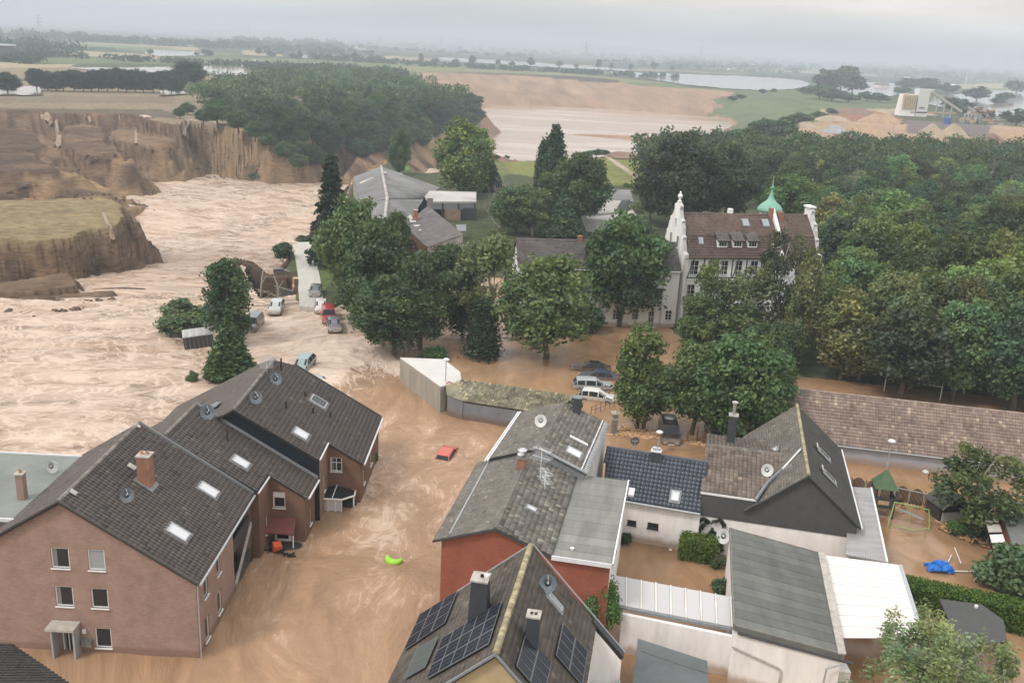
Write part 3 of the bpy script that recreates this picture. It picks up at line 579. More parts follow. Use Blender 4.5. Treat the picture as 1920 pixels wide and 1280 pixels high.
def roofwin(par, O, e_, s_, a, b, w_, h_, st='pale', name='roof_window', lift=.07):
    O = Vector(O); e_ = Vector(e_).normalized(); s_ = Vector(s_).normalized(); n_ = e_.cross(s_); P = O + e_ * a + s_ * b + n_ * lift
    fr = MB(); f = .09
    fr.obox(P - n_ * .1, e_ * w_, s_ * f, n_ * .16).obox(P + s_ * (h_ - f) - n_ * .1, e_ * w_, s_ * f, n_ * .16).obox(P + s_ * f - n_ * .1, e_ * f, s_ * (h_ - 2 * f), n_ * .16).obox(P + e_ * (w_ - f) + s_ * f - n_ * .1, e_ * f, s_ * (h_ - 2 * f), n_ * .16)
    fo = fr.build(name, MATS['grey_metal'], par)
    MB().obox(P + e_ * f + s_ * f - n_ * .02, e_ * (w_ - 2 * f), s_ * (h_ - 2 * f), n_ * .05).build('pane', MATS[{'pale': 'white_blind', 'dark': 'glass', 'open': 'pale_glass'}[st]], fo)
    fl = MB().obox(P - e_ * .13 - s_ * .16 - n_ * .05, e_ * (w_ + .26), s_ * (h_ + .3), n_ * .03).build('flashing', MATS['lead'], fo)
    return fo
def dish(par, P, face, r=.42, m='dish_grey', mast=.5, tilt=.35):
    """round aerial dish at local point P on the roof, looking along face"""
    P = Vector(P); f = Vector(face).normalized(); f = (f + Vector((0, 0, tilt))).normalized(); a = f.cross(Vector((0, 0, 1))).normalized(); b = a.cross(f) * -1
    c = P + Vector((0, 0, mast)); mb = MB(); n = 20; vs = [c - f * .09]; fs = []
    for k, (q, dd) in enumerate(((.35, -.08), (.7, -.045), (1., 0))):
        vs += [c + (a * cos(2 * pi * i / n) + b * sin(2 * pi * i / n) * 1.08) * r * q + f * dd for i in range(n)]
    fs += [(0, 1 + i, 1 + (i + 1) % n) for i in range(n)]
    for k in range(2): fs += [(1 + k * n + i, 1 + k * n + (i + 1) % n, 1 + (k + 1) * n + (i + 1) % n, 1 + (k + 1) * n + i) for i in range(n)]
    mb.add(vs, fs); mb.add([v - f * .012 for v in vs], [t[::-1] for t in fs])
    o = mb.build('satellite_dish', MATS[m], par, smooth=True)
    MB().tube(c - b * r * .95, c + f * r * 1.1 - b * r * .35, .018, .014, 5).tube(c + f * r * 1.1 - b * r * .35, c + f * r * 1.25 - b * r * .2, .045, .04, 6).build('arm', MATS['grey_metal'], o)
    MB().tube(P, c - f * .1, .028, .028, 6).build('mast', MATS['grey_metal'], o)
    return o
def chimney(par, x, y, z0, z1, sx, sy, m, cap='concrete', taper=1.0, pots=2, potm='clay', name='chimney'):
    mb = MB(); a, b = sx / 2 * taper, sy / 2 * taper
    mb.add([(x - a, y - b, z0), (x + a, y - b, z0), (x + a, y + b, z0), (x - a, y + b, z0), (x - sx / 2, y - sy / 2, z1), (x + sx / 2, y - sy / 2, z1), (x + sx / 2, y + sy / 2, z1), (x - sx / 2, y + sy / 2, z1)],
           [(4, 5, 6, 7), (0, 1, 5, 4), (1, 2, 6, 5), (2, 3, 7, 6), (3, 0, 4, 7)])
    o = mb.build(name, m, par)
    MB().box(x - sx / 2 - .06, x + sx / 2 + .06, y - sy / 2 - .06, y + sy / 2 + .06, z1 + .002, z1 + .09).build('cap', MATS[cap], o)
    for i in range(pots):
        yy = y + (i - (pots - 1) / 2) * sy / max(pots, 1) * .9
        MB().lathe([(.11, 0), (.10, .16), (.115, .16), (.115, .2), (.08, .2), (.08, .02)], 10, (x, yy, z1 + .09)).build('pot', MATS[potm], o)
    return o
# ------------------------------------------------------------------ materials of the buildings
def brickmat(name, c1, c2, mort, scale=1.0, var=.22, bw=.25, bh=.075):
    m, t, b = newmat(name); L = t.links.new; tc = N(t, 'ShaderNodeTexCoord'); g = N(t, 'ShaderNodeNewGeometry')
    sp_ = N(t, 'ShaderNodeSeparateXYZ'); L(tc.outputs['Object'], sp_.inputs[0])
    ad = N(t, 'ShaderNodeMath', operation='ADD'); L(sp_.outputs[0], ad.inputs[0]); L(sp_.outputs[1], ad.inputs[1]); cb = N(t, 'ShaderNodeCombineXYZ'); L(ad.outputs[0], cb.inputs[0]); L(sp_.outputs[2], cb.inputs[1])
    br = N(t, 'ShaderNodeTexBrick'); L(cb.outputs[0], br.inputs['Vector']); br.inputs['Scale'].default_value = 1; br.inputs['Brick Width'].default_value = bw; br.inputs['Row Height'].default_value = bh; br.inputs['Mortar Size'].default_value = .008
    br.inputs['Color1'].default_value = c1 + (1,); br.inputs['Color2'].default_value = c2 + (1,); br.inputs['Mortar'].default_value = mort + (1,)
    n = N(t, 'ShaderNodeTexNoise'); n.inputs['Scale'].default_value = .9; n.inputs['Detail'].default_value = 7; n.inputs['Roughness'].default_value = .65; L(tc.outputs['Object'], n.inputs['Vector'])
    r = N(t, 'ShaderNodeMapRange'); r.inputs[1].default_value = .3; r.inputs[2].default_value = .7; r.inputs[3].default_value = 1 - var; r.inputs[4].default_value = 1 + var; L(n.outputs[0], r.inputs[0])
    mx = N(t, 'ShaderNodeMix', data_type='RGBA', blend_type='MULTIPLY'); mx.inputs[0].default_value = 1; L(br.outputs['Color'], mx.inputs[6]); L(r.outputs[0], mx.inputs[7])
    # silt tide mark just above the flood
    wd = N(t, 'ShaderNodeMapRange'); wd.inputs[1].default_value = .18; wd.inputs[2].default_value = .42; wd.inputs[3].default_value = .55; wd.inputs[4].default_value = 0
    nz2 = N(t, 'ShaderNodeMath', operation='MULTIPLY_ADD'); L(n.outputs[0], nz2.inputs[0]); nz2.inputs[1].default_value = -.3; L(sp_.outputs[2], nz2.inputs[2]); L(nz2.outputs[0], wd.inputs[0])
    m2 = N(t, 'ShaderNodeMix', data_type='RGBA'); L(wd.outputs[0], m2.inputs[0]); L(mx.outputs[2], m2.inputs[6]); m2.inputs[7].default_value = (.17, .10, .06, 1)
    L(m2.outputs[2], b.inputs['Base Color']); b.inputs['Roughness'].default_value = .9
    bp = N(t, 'ShaderNodeBump'); bp.inputs['Strength'].default_value = .4; bp.inputs['Distance'].default_value = .01; L(br.outputs['Fac'], bp.inputs['Height']); bp.invert = True; L(bp.outputs[0], b.inputs['Normal'])
    return m
brickmat('brick_rose', (.325, .215, .172), (.27, .175, .14), (.32, .245, .205), var=.16)
brickmat('brick_brown', (.185, .095, .06), (.145, .078, .052), (.2, .15, .12))
brickmat('brick_red', (.31, .088, .05), (.26, .075, .045), (.25, .12, .085), var=.14)
brickmat('brick_pale', (.27, .165, .12), (.22, .135, .10), (.24, .2, .16))
mat('brick_old', (.3, .15, .1), .9, .3, 2)
mat('render_white', (.80, .775, .75), .85, .11, .8, streak=(2.2, 2.2, .5), tide=True); mat('render_old', (.55, .53, .50), .9, .25, .6, streak=(1.5, 1.5, .4)); mat('render_grey', (.37, .385, .43), .85, .14, .7, streak=(1.6, 1.6, .5), tide=True)
mat('castle_white', (.80, .79, .78), .85, .12, .5, streak=(2, 2, .35), tide=True); mat('render_tan', (.50, .38, .22), .85, .12, .8)
mat('concrete_wall', (.58, .54, .47), .9, .2, .9, streak=(3, 3, .3)); mat('screed', (.56, .54, .51), .85, .08, .5); mat('concrete', (.40, .37, .33), .9, .25, 3); mat('concrete_dark', (.2, .185, .165), .9, .3, 3)
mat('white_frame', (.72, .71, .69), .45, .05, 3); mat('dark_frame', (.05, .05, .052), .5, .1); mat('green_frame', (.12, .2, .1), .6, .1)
mat('grey_metal', (.42, .44, .46), .4, .1, 4, metal=.3); mat('lead', (.20, .21, .22), .6, .15, 4); mat('white_metal', (.66, .67, .68), .4, .08); mat('dark_metal', (.05, .052, .055), .45, .15)
mat('curtain', (.20, .195, .185), .7, .2, 6, streak=(9, 9, .3)); mat('dish_grey', (.14, .165, .185), .5, .08); mat('dish_white', (.62, .62, .60), .5, .06); mat('clay', (.42, .26, .16), .8, .2); mat('steel', (.6, .6, .6), .25, .05, metal=.8)
mat('roof_under', (.035, .032, .03), .9, .2)
mat('tile_brown', (.120, .102, .092), .78, .13, 1.1, attr=True); mat('tile_grey', (.165, .15, .13), .85, .25, 1.2, attr=True); mat('tile_greyred', (.15, .12, .10), .85, .25, 1.2, attr=True)
mat('tile_dark', (.075, .072, .066), .8, .22, 1.4, attr=True); mat('tile_solar', (.105, .09, .076), .85, .35, .9, attr=True); mat('tile_blue', (.048, .056, .078), .32, .14, 1.4, attr=True, spec=.5)
mat('tile_barn', (.27, .205, .175), .85, .22, .7, attr=True); mat('tile_castle', (.15, .108, .09), .85, .22, .5, attr=True); mat('tile_moss', (.20, .185, .13), .9, .5, .5, attr=True); mat('tile_wing', (.13, .115, .11), .8, .2, .6, attr=True)
mat('ridge_grey', (.20, .18, .16), .85, .3, 2, attr=True); mat('ridge_pale', (.35, .30, .19), .9, .35, 3, attr=True)
mat('slate_clad', (.048, .053, .062), .6, .12, 2.5, attr=True, bump=.2); mat('slate_wall', (.075, .074, .074), .8, .12, 1.5); mat('slate_black', (.012, .017, .026), .5, .2, 1.2)
mat('felt_grey', (.205, .205, .19), .9, .22, .5, bump=.15, bscale=30, streak=(.5, 2.5, 1), attr=True); mat('felt_green', (.132, .137, .128), .9, .28, .4, bump=.15, bscale=30, streak=(1.6, .5, 1), attr=True); mat('felt_teal', (.19, .205, .188), .85, .22, .35); mat('felt_dark', (.115, .128, .13), .9, .2, .5)
mat('corrugated', (.34, .33, .335), .75, .2, .8, streak=(.5, 3, 1)); mat('fibre_cement', (.18, .178, .175), .9, .3, .12, attr=True); mat('fibre_pale', (.42, .40, .37), .85, .2, .2, attr=True)
mat('sheet_white', (.70, .64, .615), .5, .05, .4); mat('wood_old', (.22, .17, .12), .9, .3, 3, streak=(1, 1, 8)); mat('wood_dark', (.05, .037, .03), .9, .3, 3); mat('wood_fresh', (.50, .33, .19), .9, .2, 5, attr=True)
mat('awning_red', (.17, .055, .045), .7, .2, 1.5); mat('rust', (.19, .085, .05), .9, .3, 2); mat('copper_green', (.20, .40, .31), .6, .16, 1.2)
def glassmat(name, c, rough=.06, spec=.45):
    m, t, b = newmat(name); b.inputs['Base Color'].default_value = c + (1,); b.inputs['Roughness'].default_value = rough; b.inputs['Specular IOR Level'].default_value = spec
    return m
glassmat('glass', (.02, .023, .026)); glassmat('car_glass', (.03, .034, .038), .2, .15); glassmat('pale_glass', (.30, .33, .34), .12); glassmat('white_blind', (.62, .62, .63), .25, .5); glassmat('pv_cell', (.018, .022, .034), .22, .3); glassmat('collector', (.09, .105, .10), .3, .4)
mat('pv_frame', (.20, .21, .22), .4, .05, metal=.4)
m_, t_, b_ = newmat('polycarb'); b_.inputs['Base Color'].default_value = (.62, .60, .60, 1); b_.inputs['Roughness'].default_value = .25; b_.inputs['Transmission Weight'].default_value = .25; b_.inputs['Alpha'].default_value = 1; b_.inputs['Specular IOR Level'].default_value = .5
mat('paint_blue', (.03, .09, .3), .5); mat('plastic_green', (.30, .62, .05), .35, .05); mat('orange', (.75, .13, .04), .5, .1); mat('tarp_blue', (.02, .16, .55), .45, .2, 3, bump=.3, bscale=6)
mat('sign_red', (.5, .03, .03), .5, .02); mat('sign_white', (.75, .74, .72), .5, .02); mat('paint_green', (.08, .13, .07), .7, .25, 2); mat('frame_green', (.27, .38, .12), .5, .1); mat('black_rubber', (.02, .02, .02), .7, .1)
mat('bark', (.12, .095, .07), .95, .3, 2); mat('bark_pale', (.34, .31, .27), .9, .35, 3); mat('mud', (.26, .165, .10), .8, .25, 1)
mat('asphalt_pale', (.44, .42, .38), .9, .12, .5, streak=(3, .4, 1))
# ================================================================== row of brick houses at the left
V3 = Vector
def seg(p, q, t): return tuple(a + (b - a) * t for a, b in zip(p, q))
def rowhouse(name, ox, oy, yaw, L, w, ze, zr, label, u1=0, v1=0, hip=0, brick='brick_brown', lw=None, zl=None, cat='house', tseed=1, ovl=.22, near_ov=.15):
    h = Hs(name, ox, oy, yaw, label, cat); s = V3((0, w, zr - ze)); Ls = s.length; e_ = V3((1, 0, 0)); sn = s.normalized(); b1 = v1 / w * Ls
    h.L, h.w, h.ze, h.zr, h.s, h.Ls = L, w, ze, zr, sn, Ls
    poly = [(-near_ov, b1), (u1 - near_ov, b1), (u1 - near_ov, 0), (L, 0), (L, Ls)] if u1 else [(-near_ov, 0), (L, 0), (L, Ls)]
    if hip: poly = poly[:-1] + [(L, Ls - hip * 1.0), (L - hip * .8, Ls)]
    poly.append((-near_ov, Ls))
    # tile polygon must be wound for e x s; eave drops a little past the wall
    tiles(h.e, (0, 0, ze), e_, sn, L, Ls, MATS['tile_brown'], .30, .34, poly=poly, seed=tseed, spots=.012, tone=.08)
    w2 = lw or w; zl = zl if zl is not None else ze; s2 = V3((0, -w2, zr - zl)); L2 = s2.length
    poly2 = [(0, 0), (L + near_ov, 0), (L + near_ov, L2), (0 + (hip * .8), L2)] + ([(0, L2 - hip)] if hip else [])
    tiles(h.e, (L, w + w2, zl), (-1, 0, 0), s2.normalized(), L, L2, MATS['tile_brown'], .30, .34, poly=poly2, seed=tseed + 7, spots=.01, tone=.08)
    ridge(h.e, (-near_ov, w, zr + .05), (L - hip * .8, w, zr + .05), MATS['ridge_grey'], .13, .38, seed=tseed)
    # walls
    i = ovl
    h.i = i; zs = lambda v: ze + (zr - ze) * v / w - .12; zs2 = lambda v: zl + (zr - zl) * (w + w2 - v) / w2 - .12
    h.zs = zs; h.zs2 = zs2
    return h
# --- near apartment house
A_ = rowhouse('brick_apartment_house', -17.54, 48.5, radians(89.9), 11.52, 7.72, 5.19, 10.07, 'large rose brick gabled house with chimney nearest the camera, brown tiled roof', tseed=11, cat='house')
h = A_; x0 = .12
W_ = lambda yl, yr, z0, z1, st='white': (h.Wy - yl, z0, yl - yr, z1 - z0, st)
h.Wy = 15.2
wall(h, (x0, 15.2), (x0, .25), [(0, h.zs2(15.2)), (15.2 - 7.72, h.zs(7.72)), (14.95, h.zs(.25))], MATS['brick_rose'],
     ops=[W_(8.62, 7.54, 5.62, 6.95, 'dark' if 0 else 'white'), W_(6.46, 5.47, 5.6, 6.96, 'open'), W_(8.60, 7.54, 3.07, 4.42), W_(6.48, 5.47, 3.07, 4.4), W_(6.46, 5.48, .34, 1.7), W_(8.45, 7.72, -.6, 1.56, 'two')], label='rose brick gable wall with five windows and a door')
wall(h, (x0, .25), (7.35, .25), [(0, h.zs(.25)), (7.35 - x0, h.zs(.25))], MATS['brick_rose'], ops=[(3.75, 3.2, .75, 1.25), (1.3, 3.15, .75, 1.3), (3.65, .5, .8, 1.5), (1.15, .2, .8, 1.6)])
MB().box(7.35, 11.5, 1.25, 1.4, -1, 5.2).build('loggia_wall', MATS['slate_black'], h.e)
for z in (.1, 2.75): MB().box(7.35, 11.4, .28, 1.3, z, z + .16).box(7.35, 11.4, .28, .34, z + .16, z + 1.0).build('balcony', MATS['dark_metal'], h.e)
MB().obox((7.5, .16, .3), (3.9, 0, 2.5), (0, .12, 0), (0, 0, .3)).build('stair_beam', MATS['concrete'], h.e)
wall(h, (11.5, 15.2), (11.3, .3), 4.9, MATS['brick_rose'], name='wall') if 0 else None
wall(h, (11.45, .25), (11.45, 15.2), [(0, h.zs(.25)), (7.47, h.zs(7.72)), (14.95, h.zs2(15.2))], MATS['brick_rose'])
wall(h, (11.45, 15.2), (x0, 15.2), 5.0, MATS['brick_rose'])
gutter(h.e, (-.1, -.1, 5.1), (11.5, -.1, 5.1), MATS['grey_metal'], .085)
MB().obox((-.2, .0, 5.16), (0, 7.72, 4.88), (.06, 0, 0), (0, 0, .12)).build('verge_trim', MATS['tile_dark'], h.e); MB().obox((-.2, 15.44, 5.16), (0, -7.72, 4.88), (.06, 0, 0), (0, 0, .12)).build('verge_trim', MATS['tile_dark'], h.e)
MB().obox((11.5, .0, 5.22), (0, 7.72, 4.88), (.10, 0, 0), (0, 0, .2)).build('verge_flashing', MATS['lead'], h.e)
for a, b in ((2.62, 2.0), (8.4, 2.02)): roofwin(h.e, (0, 0, 5.19), (1, 0, 0), h.s, a, b, 1.0, 1.35)
chimney(h.e, 5.95, 5.15, 7.9, 10.35, .78, .78, MATS['brick_old'], cap='concrete', pots=2)
MB().box(5.4, 6.5, 4.45, 5.7, 8.2, 8.32).build('chimney_flashing', MATS['lead'], h.e) if 0 else MB().obox((5.38, 4.55, 8.1), (1.14, 0, 0), (0, 1.2, .758), (0, 0, .05)).build('chimney_flashing', MATS['lead'], h.e)
dish(h.e, (3.1, 5.2, 8.5), (-.85, -.5, 0), .42)
for a, b, q in ((1.2, 8.6, .45), (6.5, 7.1, .55), (11.1, 8.8, .4)):
    MB().obox(V3((a - .2, 0, 5.3)) + h.s * b, (q * .8, 0, 0), h.s * q, (0, 0, .06)).build('roof_patch', MATS['concrete'], h.e)
# flat dormer on the far slope
MB().box(1.9, 10.9, 11.3, 19.5, 7.35, 7.62).build('flat_dormer_roof', MATS['felt_teal'], h.e, label='pale green flat felt roof behind the ridge')
MB().box(2.0, 10.8, 11.5, 19.3, 5.0, 7.345).build('dormer_wall', MATS['brick_rose'], h.e)
MB().box(1.85, 10.95, 19.45, 19.6, 7.5, 7.72).box(10.9, 11.0, 11.3, 19.5, 7.5, 7.72).box(1.8, 1.9, 11.3, 19.5, 7.5, 7.72).build('roof_edge', MATS['white_metal'], h.e)
chimney(h.e, 4.6, 12.4, 7.6, 9.3, .45, .45, MATS['brick_rose'], pots=1)
dish(h.e, (8.3, 12.3, 7.62), (-.3, -.8, 0), .45, 'dish_white')
# porch
pr = MB().box(-.85, .1, 7.25, 8.95, 1.95, 2.1).build('door_canopy', MATS['concrete'], h.e)
for y0, y1 in ((8.62, 8.72), (7.32, 7.42)): MB().box(-.7, .08, y0, y1, -1, 1.95).build('porch_panel', MATS['grey_metal'], h.e)
MB().box(-.02, .11, 6.95, 7.15, 1.35, 1.6).build('bell_box', MATS['white_frame'], h.e); MB().box(-.2, .11, 6.6, 7.2, .55, .95).build('letter_box', MATS['concrete_dark'], h.e)
MB().tube((.0, .1, 5.0), (.0, .1, -1), .045).build('downpipe', MATS['grey_metal'], h.e)
# --- middle house
B_ = rowhouse('brick_row_house', -13.38, 55.72, 1.54, 5.36, 8.52, 6.07, 11.12, 'middle brown brick house of the row with rust red awning over its door', 2.58, 2.63, tseed=21); h = B_; h.e.location = (-14.44, 60.12, -2.84); h.e.scale = (1.079,) * 3  # fitted house scaled up about the camera, pushed back along the line of sight
wall(h, (.15, 2 * h.w - .3), (.15, 2.63), [(0, h.zs2(2 * h.w - .3)), (h.w - .3, h.zs(h.w)), (2 * h.w - 2.93, h.zs(2.63))], MATS['brick_brown'])
wall(h, (.15, 2.63), (2.6, 2.63), h.zs(2.63), MATS['brick_brown'], ops=[(1.3, 3.6, .5, 1.3), (1.3, .8, .5, 1.5)])
wall(h, (2.6, 2.63), (2.6, .25), [(0, h.zs(2.63)), (2.38, h.zs(.25))], MATS['brick_brown'], ops=[(.2, 5.1, .85, 1.2, 'blind')])
wall(h, (2.6, .25), (h.L, .25), h.zs(.25), MATS['brick_brown'], ops=[(1.2, 3.2, .6, 1.2), (1.2, .3, .6, 1.4)])
wall(h, (h.L - .05, .25), (h.L - .05, 2 * h.w - .3), [(0, h.zs(.25)), (h.w - .25, h.zs(h.w)), (2 * h.w - .55, h.zs2(2 * h.w - .3))], MATS['brick_brown'])
wall(h, (h.L, 2 * h.w - .3), (.15, 2 * h.w - .3), 5.9, MATS['brick_brown'])
gutter(h.e, (2.5, -.08, 6.0), (5.36, -.08, 6.0), MATS['white_metal'], .08); gutter(h.e, (-.1, 2.55, 7.5), (2.45, 2.55, 7.5), MATS['white_metal'], .07)
MB().obox((5.3, .0, 6.12), (0, 8.52, 5.05), (.10, 0, 0), (0, 0, .2)).build('verge_flashing', MATS['lead'], h.e)
MB().obox((2.4, .0, 6.0), (0, 2.6, 1.54), (.06, 0, 0), (0, 0, .14)).build('verge_trim', MATS['tile_dark'], h.e)
roofwin(h.e, (0, 0, 6.07), (1, 0, 0), h.s, 1.42, 4.46, .9, 1.15)
dish(h.e, (4.6, 7.4, 10.6), (-.85, -.5, 0), .5, mast=.35)
MB().tube(V3((3.4, 0, 6.07)) + h.s * 6.6, V3((3.4, 0, 6.9)) + h.s * 6.6, .05).build('vent_pipe', MATS['black_rubber'], h.e)
# porch with sloping red awning
aw = MB().add([(2.55, 2.85, 4.45), (2.55, .85, 4.45), (1.5, .75, 3.75), (1.5, 3.0, 3.75), (2.55, 2.85, 4.37), (2.55, .85, 4.37), (1.5, .75, 3.67), (1.5, 3.0, 3.67)], [(0, 1, 2, 3), (7, 6, 5, 4), (1, 5, 6, 2), (2, 6, 7, 3), (0, 3, 7, 4)])
aw.build('awning', MATS['awning_red'], h.e)
MB().tube((1.55, .8, 3.7), (1.55, .8, 1), .05).build('awning_post', MATS['white_frame'], h.e); MB().tube((1.55, 2.95, 3.7), (1.55, 2.95, 1), .05).build('awning_post', MATS['white_frame'], h.e)
MB().add([(2.5, .7, 3.3), (2.5, .7, .2), (1.2, .68, .2), (1.2, .68, 1.75)], [(0, 1, 2, 3), (3, 2, 1, 0)]).build('side_screen', MATS['white_frame'], h.e) if 0 else None
dr_ = MB().box(2.4, 2.55, 1.2, 2.3, 1.5, 4.1).build('front_door', MATS['white_frame'], h.e); MB().box(2.38, 2.4, 1.35, 2.15, 2.9, 3.7).build('pane', MATS['glass'], dr_)
# --- far house
C_ = rowhouse('brick_end_house', -10.63, 61.92, 1.57, 12.26, 8.61, 5.66, 10.72, 'far end brown brick house of the row, black slate gable and glazed porch', 3.12, 2.69, hip=1.6, tseed=31); h = C_; h.e.location = (-11.33, 66.0, -2.38); h.e.scale = (1.066,) * 3  # this house too is enlarged about the camera position, farther off and lower
wall(h, (.12, 2 * h.w - .3), (.12, 2.69), [(0, h.zs2(2 * h.w - .3)), (h.w - .3, h.zs(h.w)), (2 * h.w - 2.99, h.zs(2.69))], MATS['slate_black'], label='black slate hung gable')
wall(h, (.12, 2.69), (3.14, 2.69), h.zs(2.69), MATS['brick_pale'], ops=[(1.4, 3.9, .5, 1.3), (1.4, 1.2, .5, 1.4)])
wall(h, (3.14, 2.69), (3.14, .25), [(0, h.zs(2.69)), (2.44, h.zs(.25))], MATS['brick_brown'], ops=[(.18, 4.85, .88, 1.15, 'cross')])
wall(h, (3.14, .25), (h.L, .25), h.zs(.25), MATS['brick_brown'], ops=[(1.3, 3.2, .7, 1.2), (1.3, .4, .8, 1.6), (4.6, 3.2, .9, 1.2), (4.4, .3, 1.2, 1.8)])
wall(h, (h.L - .1, .25), (h.L - .1, 2 * h.w - .3), [(0, h.zs(.25)), (h.w - 1.4, h.zs(h.w - 1.2)), (h.w + .9, h.zs(h.w - 1.2)), (2 * h.w - .55, h.zs2(2 * h.w - .3))], MATS['brick_brown'])
wall(h, (h.L - .1, 2 * h.w - .3), (.12, 2 * h.w - .3), 5.4, MATS['brick_brown'])
# half hip at the far end
q = .8 * 1.6; mb = MB(); z_ = h.zr + .02; yb = h.w - 1.6 * h.s.y; zb = h.zr - 1.6 * h.s.z; mb.add([(h.L - q, h.w, z_), (h.L, yb, zb), (h.L + .05, 2 * h.w - yb, zb)], [(0, 1, 2)]); mb.build('half_hip', MATS['tile_brown'], h.e)
gutter(h.e, (3.0, -.08, 5.6), (12.2, -.08, 5.6), MATS['white_metal'], .08); gutter(h.e, (-.05, 2.6, 7.2), (3.0, 2.6, 7.2), MATS['white_metal'], .07)
MB().obox((2.95, .0, 5.6), (0, 2.7, 1.59), (.06, 0, 0), (0, 0, .14)).build('verge_trim', MATS['tile_dark'], h.e)
MB().obox((12.2, .0, 5.7), (0, 7.2, 4.23), (.06, 0, 0), (0, 0, .14)).build('verge_trim', MATS['tile_dark'], h.e)
roofwin(h.e, (0, 0, 5.66), (1, 0, 0), h.s, 7.72, 4.52, 1.3, 1.35, 'dark'); roofwin(h.e, (0, 0, 5.66), (1, 0, 0), h.s, 1.38, 4.56, 1.1, 1.1)
roofwin(h.e, (12.26, 17.22, 5.66), (-1, 0, 0), V3((0, -h.w, h.zr - h.ze)).normalized(), 8.3, 5.6, .8, 1.8, 'open', lift=.25)
dish(h.e, (7.2, 7.5, 10.0), (-.85, -.5, 0), .48); dish(h.e, (2.3, 7.7, 10.2), (-.85, -.5, 0), .46, mast=.6)
def antenna(par, P, hgt=1.6, m='grey_metal', yaw=.3, n=6, ln=.5):
    P = V3(P); a = MB().tube(P, P + V3((0, 0, hgt)), .03, .025, 5); c, s_ = cos(yaw), sin(yaw)
    for lv in (hgt - .12, hgt - .7):
        a.tube(P + V3((-.7 * c, -.7 * s_, lv)), P + V3((.7 * c, .7 * s_, lv)), .018, .018, 4)
        for i in range(n):
            t = -.65 + 1.3 * i / (n - 1); q = P + V3((t * c, t * s_, lv)); a.tube(q + V3((s_ * ln, -c * ln, 0)), q - V3((s_ * ln, -c * ln, 0)), .013, .013, 4)
    return a.build('roof_aerial', MATS[m], par)
antenna(h.e, (8.0, 8.4, 10.5), 1.5)
for a, b, q in ((9.9, 9.0, .95), (4.35, 7.0, .5), (6.1, 5.1, .35), (7.1, 3.8, .35), (8.0, 6.3, .3)):
    MB().tube(V3((a, 0, 5.66)) + h.s * b, V3((a, 0, 5.66 + q + .1)) + h.s * b, .07).build('vent_pipe', MATS['black_rubber'], h.e)
# glazed porch bay
bay = [(3.1, 3.35), (2.3, 3.45), (1.55, 2.9), (1.55, 1.35), (2.3, .55), (3.1, .62)]
pb = MB()
for (xa, ya), (xb, yb) in zip(bay, bay[1:]): pb.tube((xa, ya, 3.35), (xb, yb, 3.35), .07, .07, 6)
pb.build('porch_frame', MATS['white_frame'], h.e)
MB().add([(x, y, 3.36) for x, y in bay] + [(3.1, 2.0, 3.75)], [(i, i + 1, 6) for i in range(5)]).build('porch_roof', MATS['glass'], h.e)
MB().tube((1.55, 2.1, 3.38), (3.1, 2.0, 3.77), .035).build('roof_bar', MATS['white_frame'], h.e)
for x, y in ((1.6, 2.85), (1.6, 1.4), (1.6, 1.85), (1.6, 2.4), (2.3, .6), (2.3, 3.4)): MB().box(x - .05, x + .05, y - .05, y + .05, 1, 3.33).build('porch_post', MATS['white_frame'], h.e)
MB().box(1.7, 1.75, 1.5, 2.75, 1, 3.2).build('porch_door', MATS['white_blind'], h.e); MB().box(2.0, 2.3, 3.3, 4.0, 2.3, 2.95).build('meter_box', MATS['white_frame'], h.e)

# ================================================================== red brick house with two roofs, centre right
D_ = Hs('red_brick_house', 3.1, 51.24, 1.39, 'red brick gabled house with grey mossy roof and flat felt extension', 'house'); h = D_
DL, Dw, Dze, Dzr = 11.77, 3.52, 6.75, 8.03
sr_ = V3((0, Dw, Dzr - Dze)).normalized(); Ls = hypot(Dw, Dzr - Dze); sl_ = V3((0, -Dw, Dzr - Dze)).normalized()
tiles(h.e, (0, 0, Dze), (1, 0, 0), sr_, DL, Ls, MATS['tile_grey'], .3, .36, poly=[(-.25, 0), (DL, 0), (DL, Ls), (-.25, Ls)], seed=41, tone=.26, spots=.08, style='wave')
tiles(h.e, (DL, 2 * Dw, Dze), (-1, 0, 0), sl_, DL, Ls, MATS['tile_grey'], .25, .22, poly=[(0, -.35), (DL + .25, -.35), (DL + .25, Ls), (0, Ls)], seed=42, tone=.13, spots=.02, style='flat')
ridge(h.e, (-.25, Dw, Dzr + .04), (DL, Dw, Dzr + .04), MATS['tile_grey'], .12, .36)
MB().box(-.25, DL, -3.65, 0.0, 6.45, 6.68).build('flat_roof', MATS['felt_grey'], h.e, label='weathered grey felt flat roof')
MB().box(-.33, -.25, -3.75, 0, 6.5, 6.78).box(-.33, DL, -3.75, -3.65, 6.5, 6.78).build('roof_edge', MATS['white_metal'], h.e)
for k in range(12):
    rg = random.Random(k); t = rg.uniform(.86, 1.1); MB().box(-.2 + k * .99, .76 + k * .99, -3.62, -.03, 6.683, 6.70 + .004 * (k % 2), (t, t, t * .98)).build('felt_strip', MATS['felt_grey'], h.e)
wall(h, (0, 2 * Dw - .1), (0, -3.55), [(0, Dze - .15), (Dw - .1, Dzr - .15), (2 * Dw - .1, Dze - .15), (2 * Dw + 3.45, 6.45)], MATS['brick_red'])
wall(h, (DL, -3.55), (DL, 2 * Dw - .1), [(0, 6.45), (3.55, Dze - .15), (3.55 + Dw, Dzr - .15), (3.45 + 2 * Dw, Dze - .15)], MATS['render_white'])
wall(h, (0, -3.55), (DL, -3.55), 6.44, MATS['render_white'], ops=[(2, 3.6, 1.2, 1.2), (6, 3.6, 1.2, 1.2), (3, .5, 1.2, 1.4)])
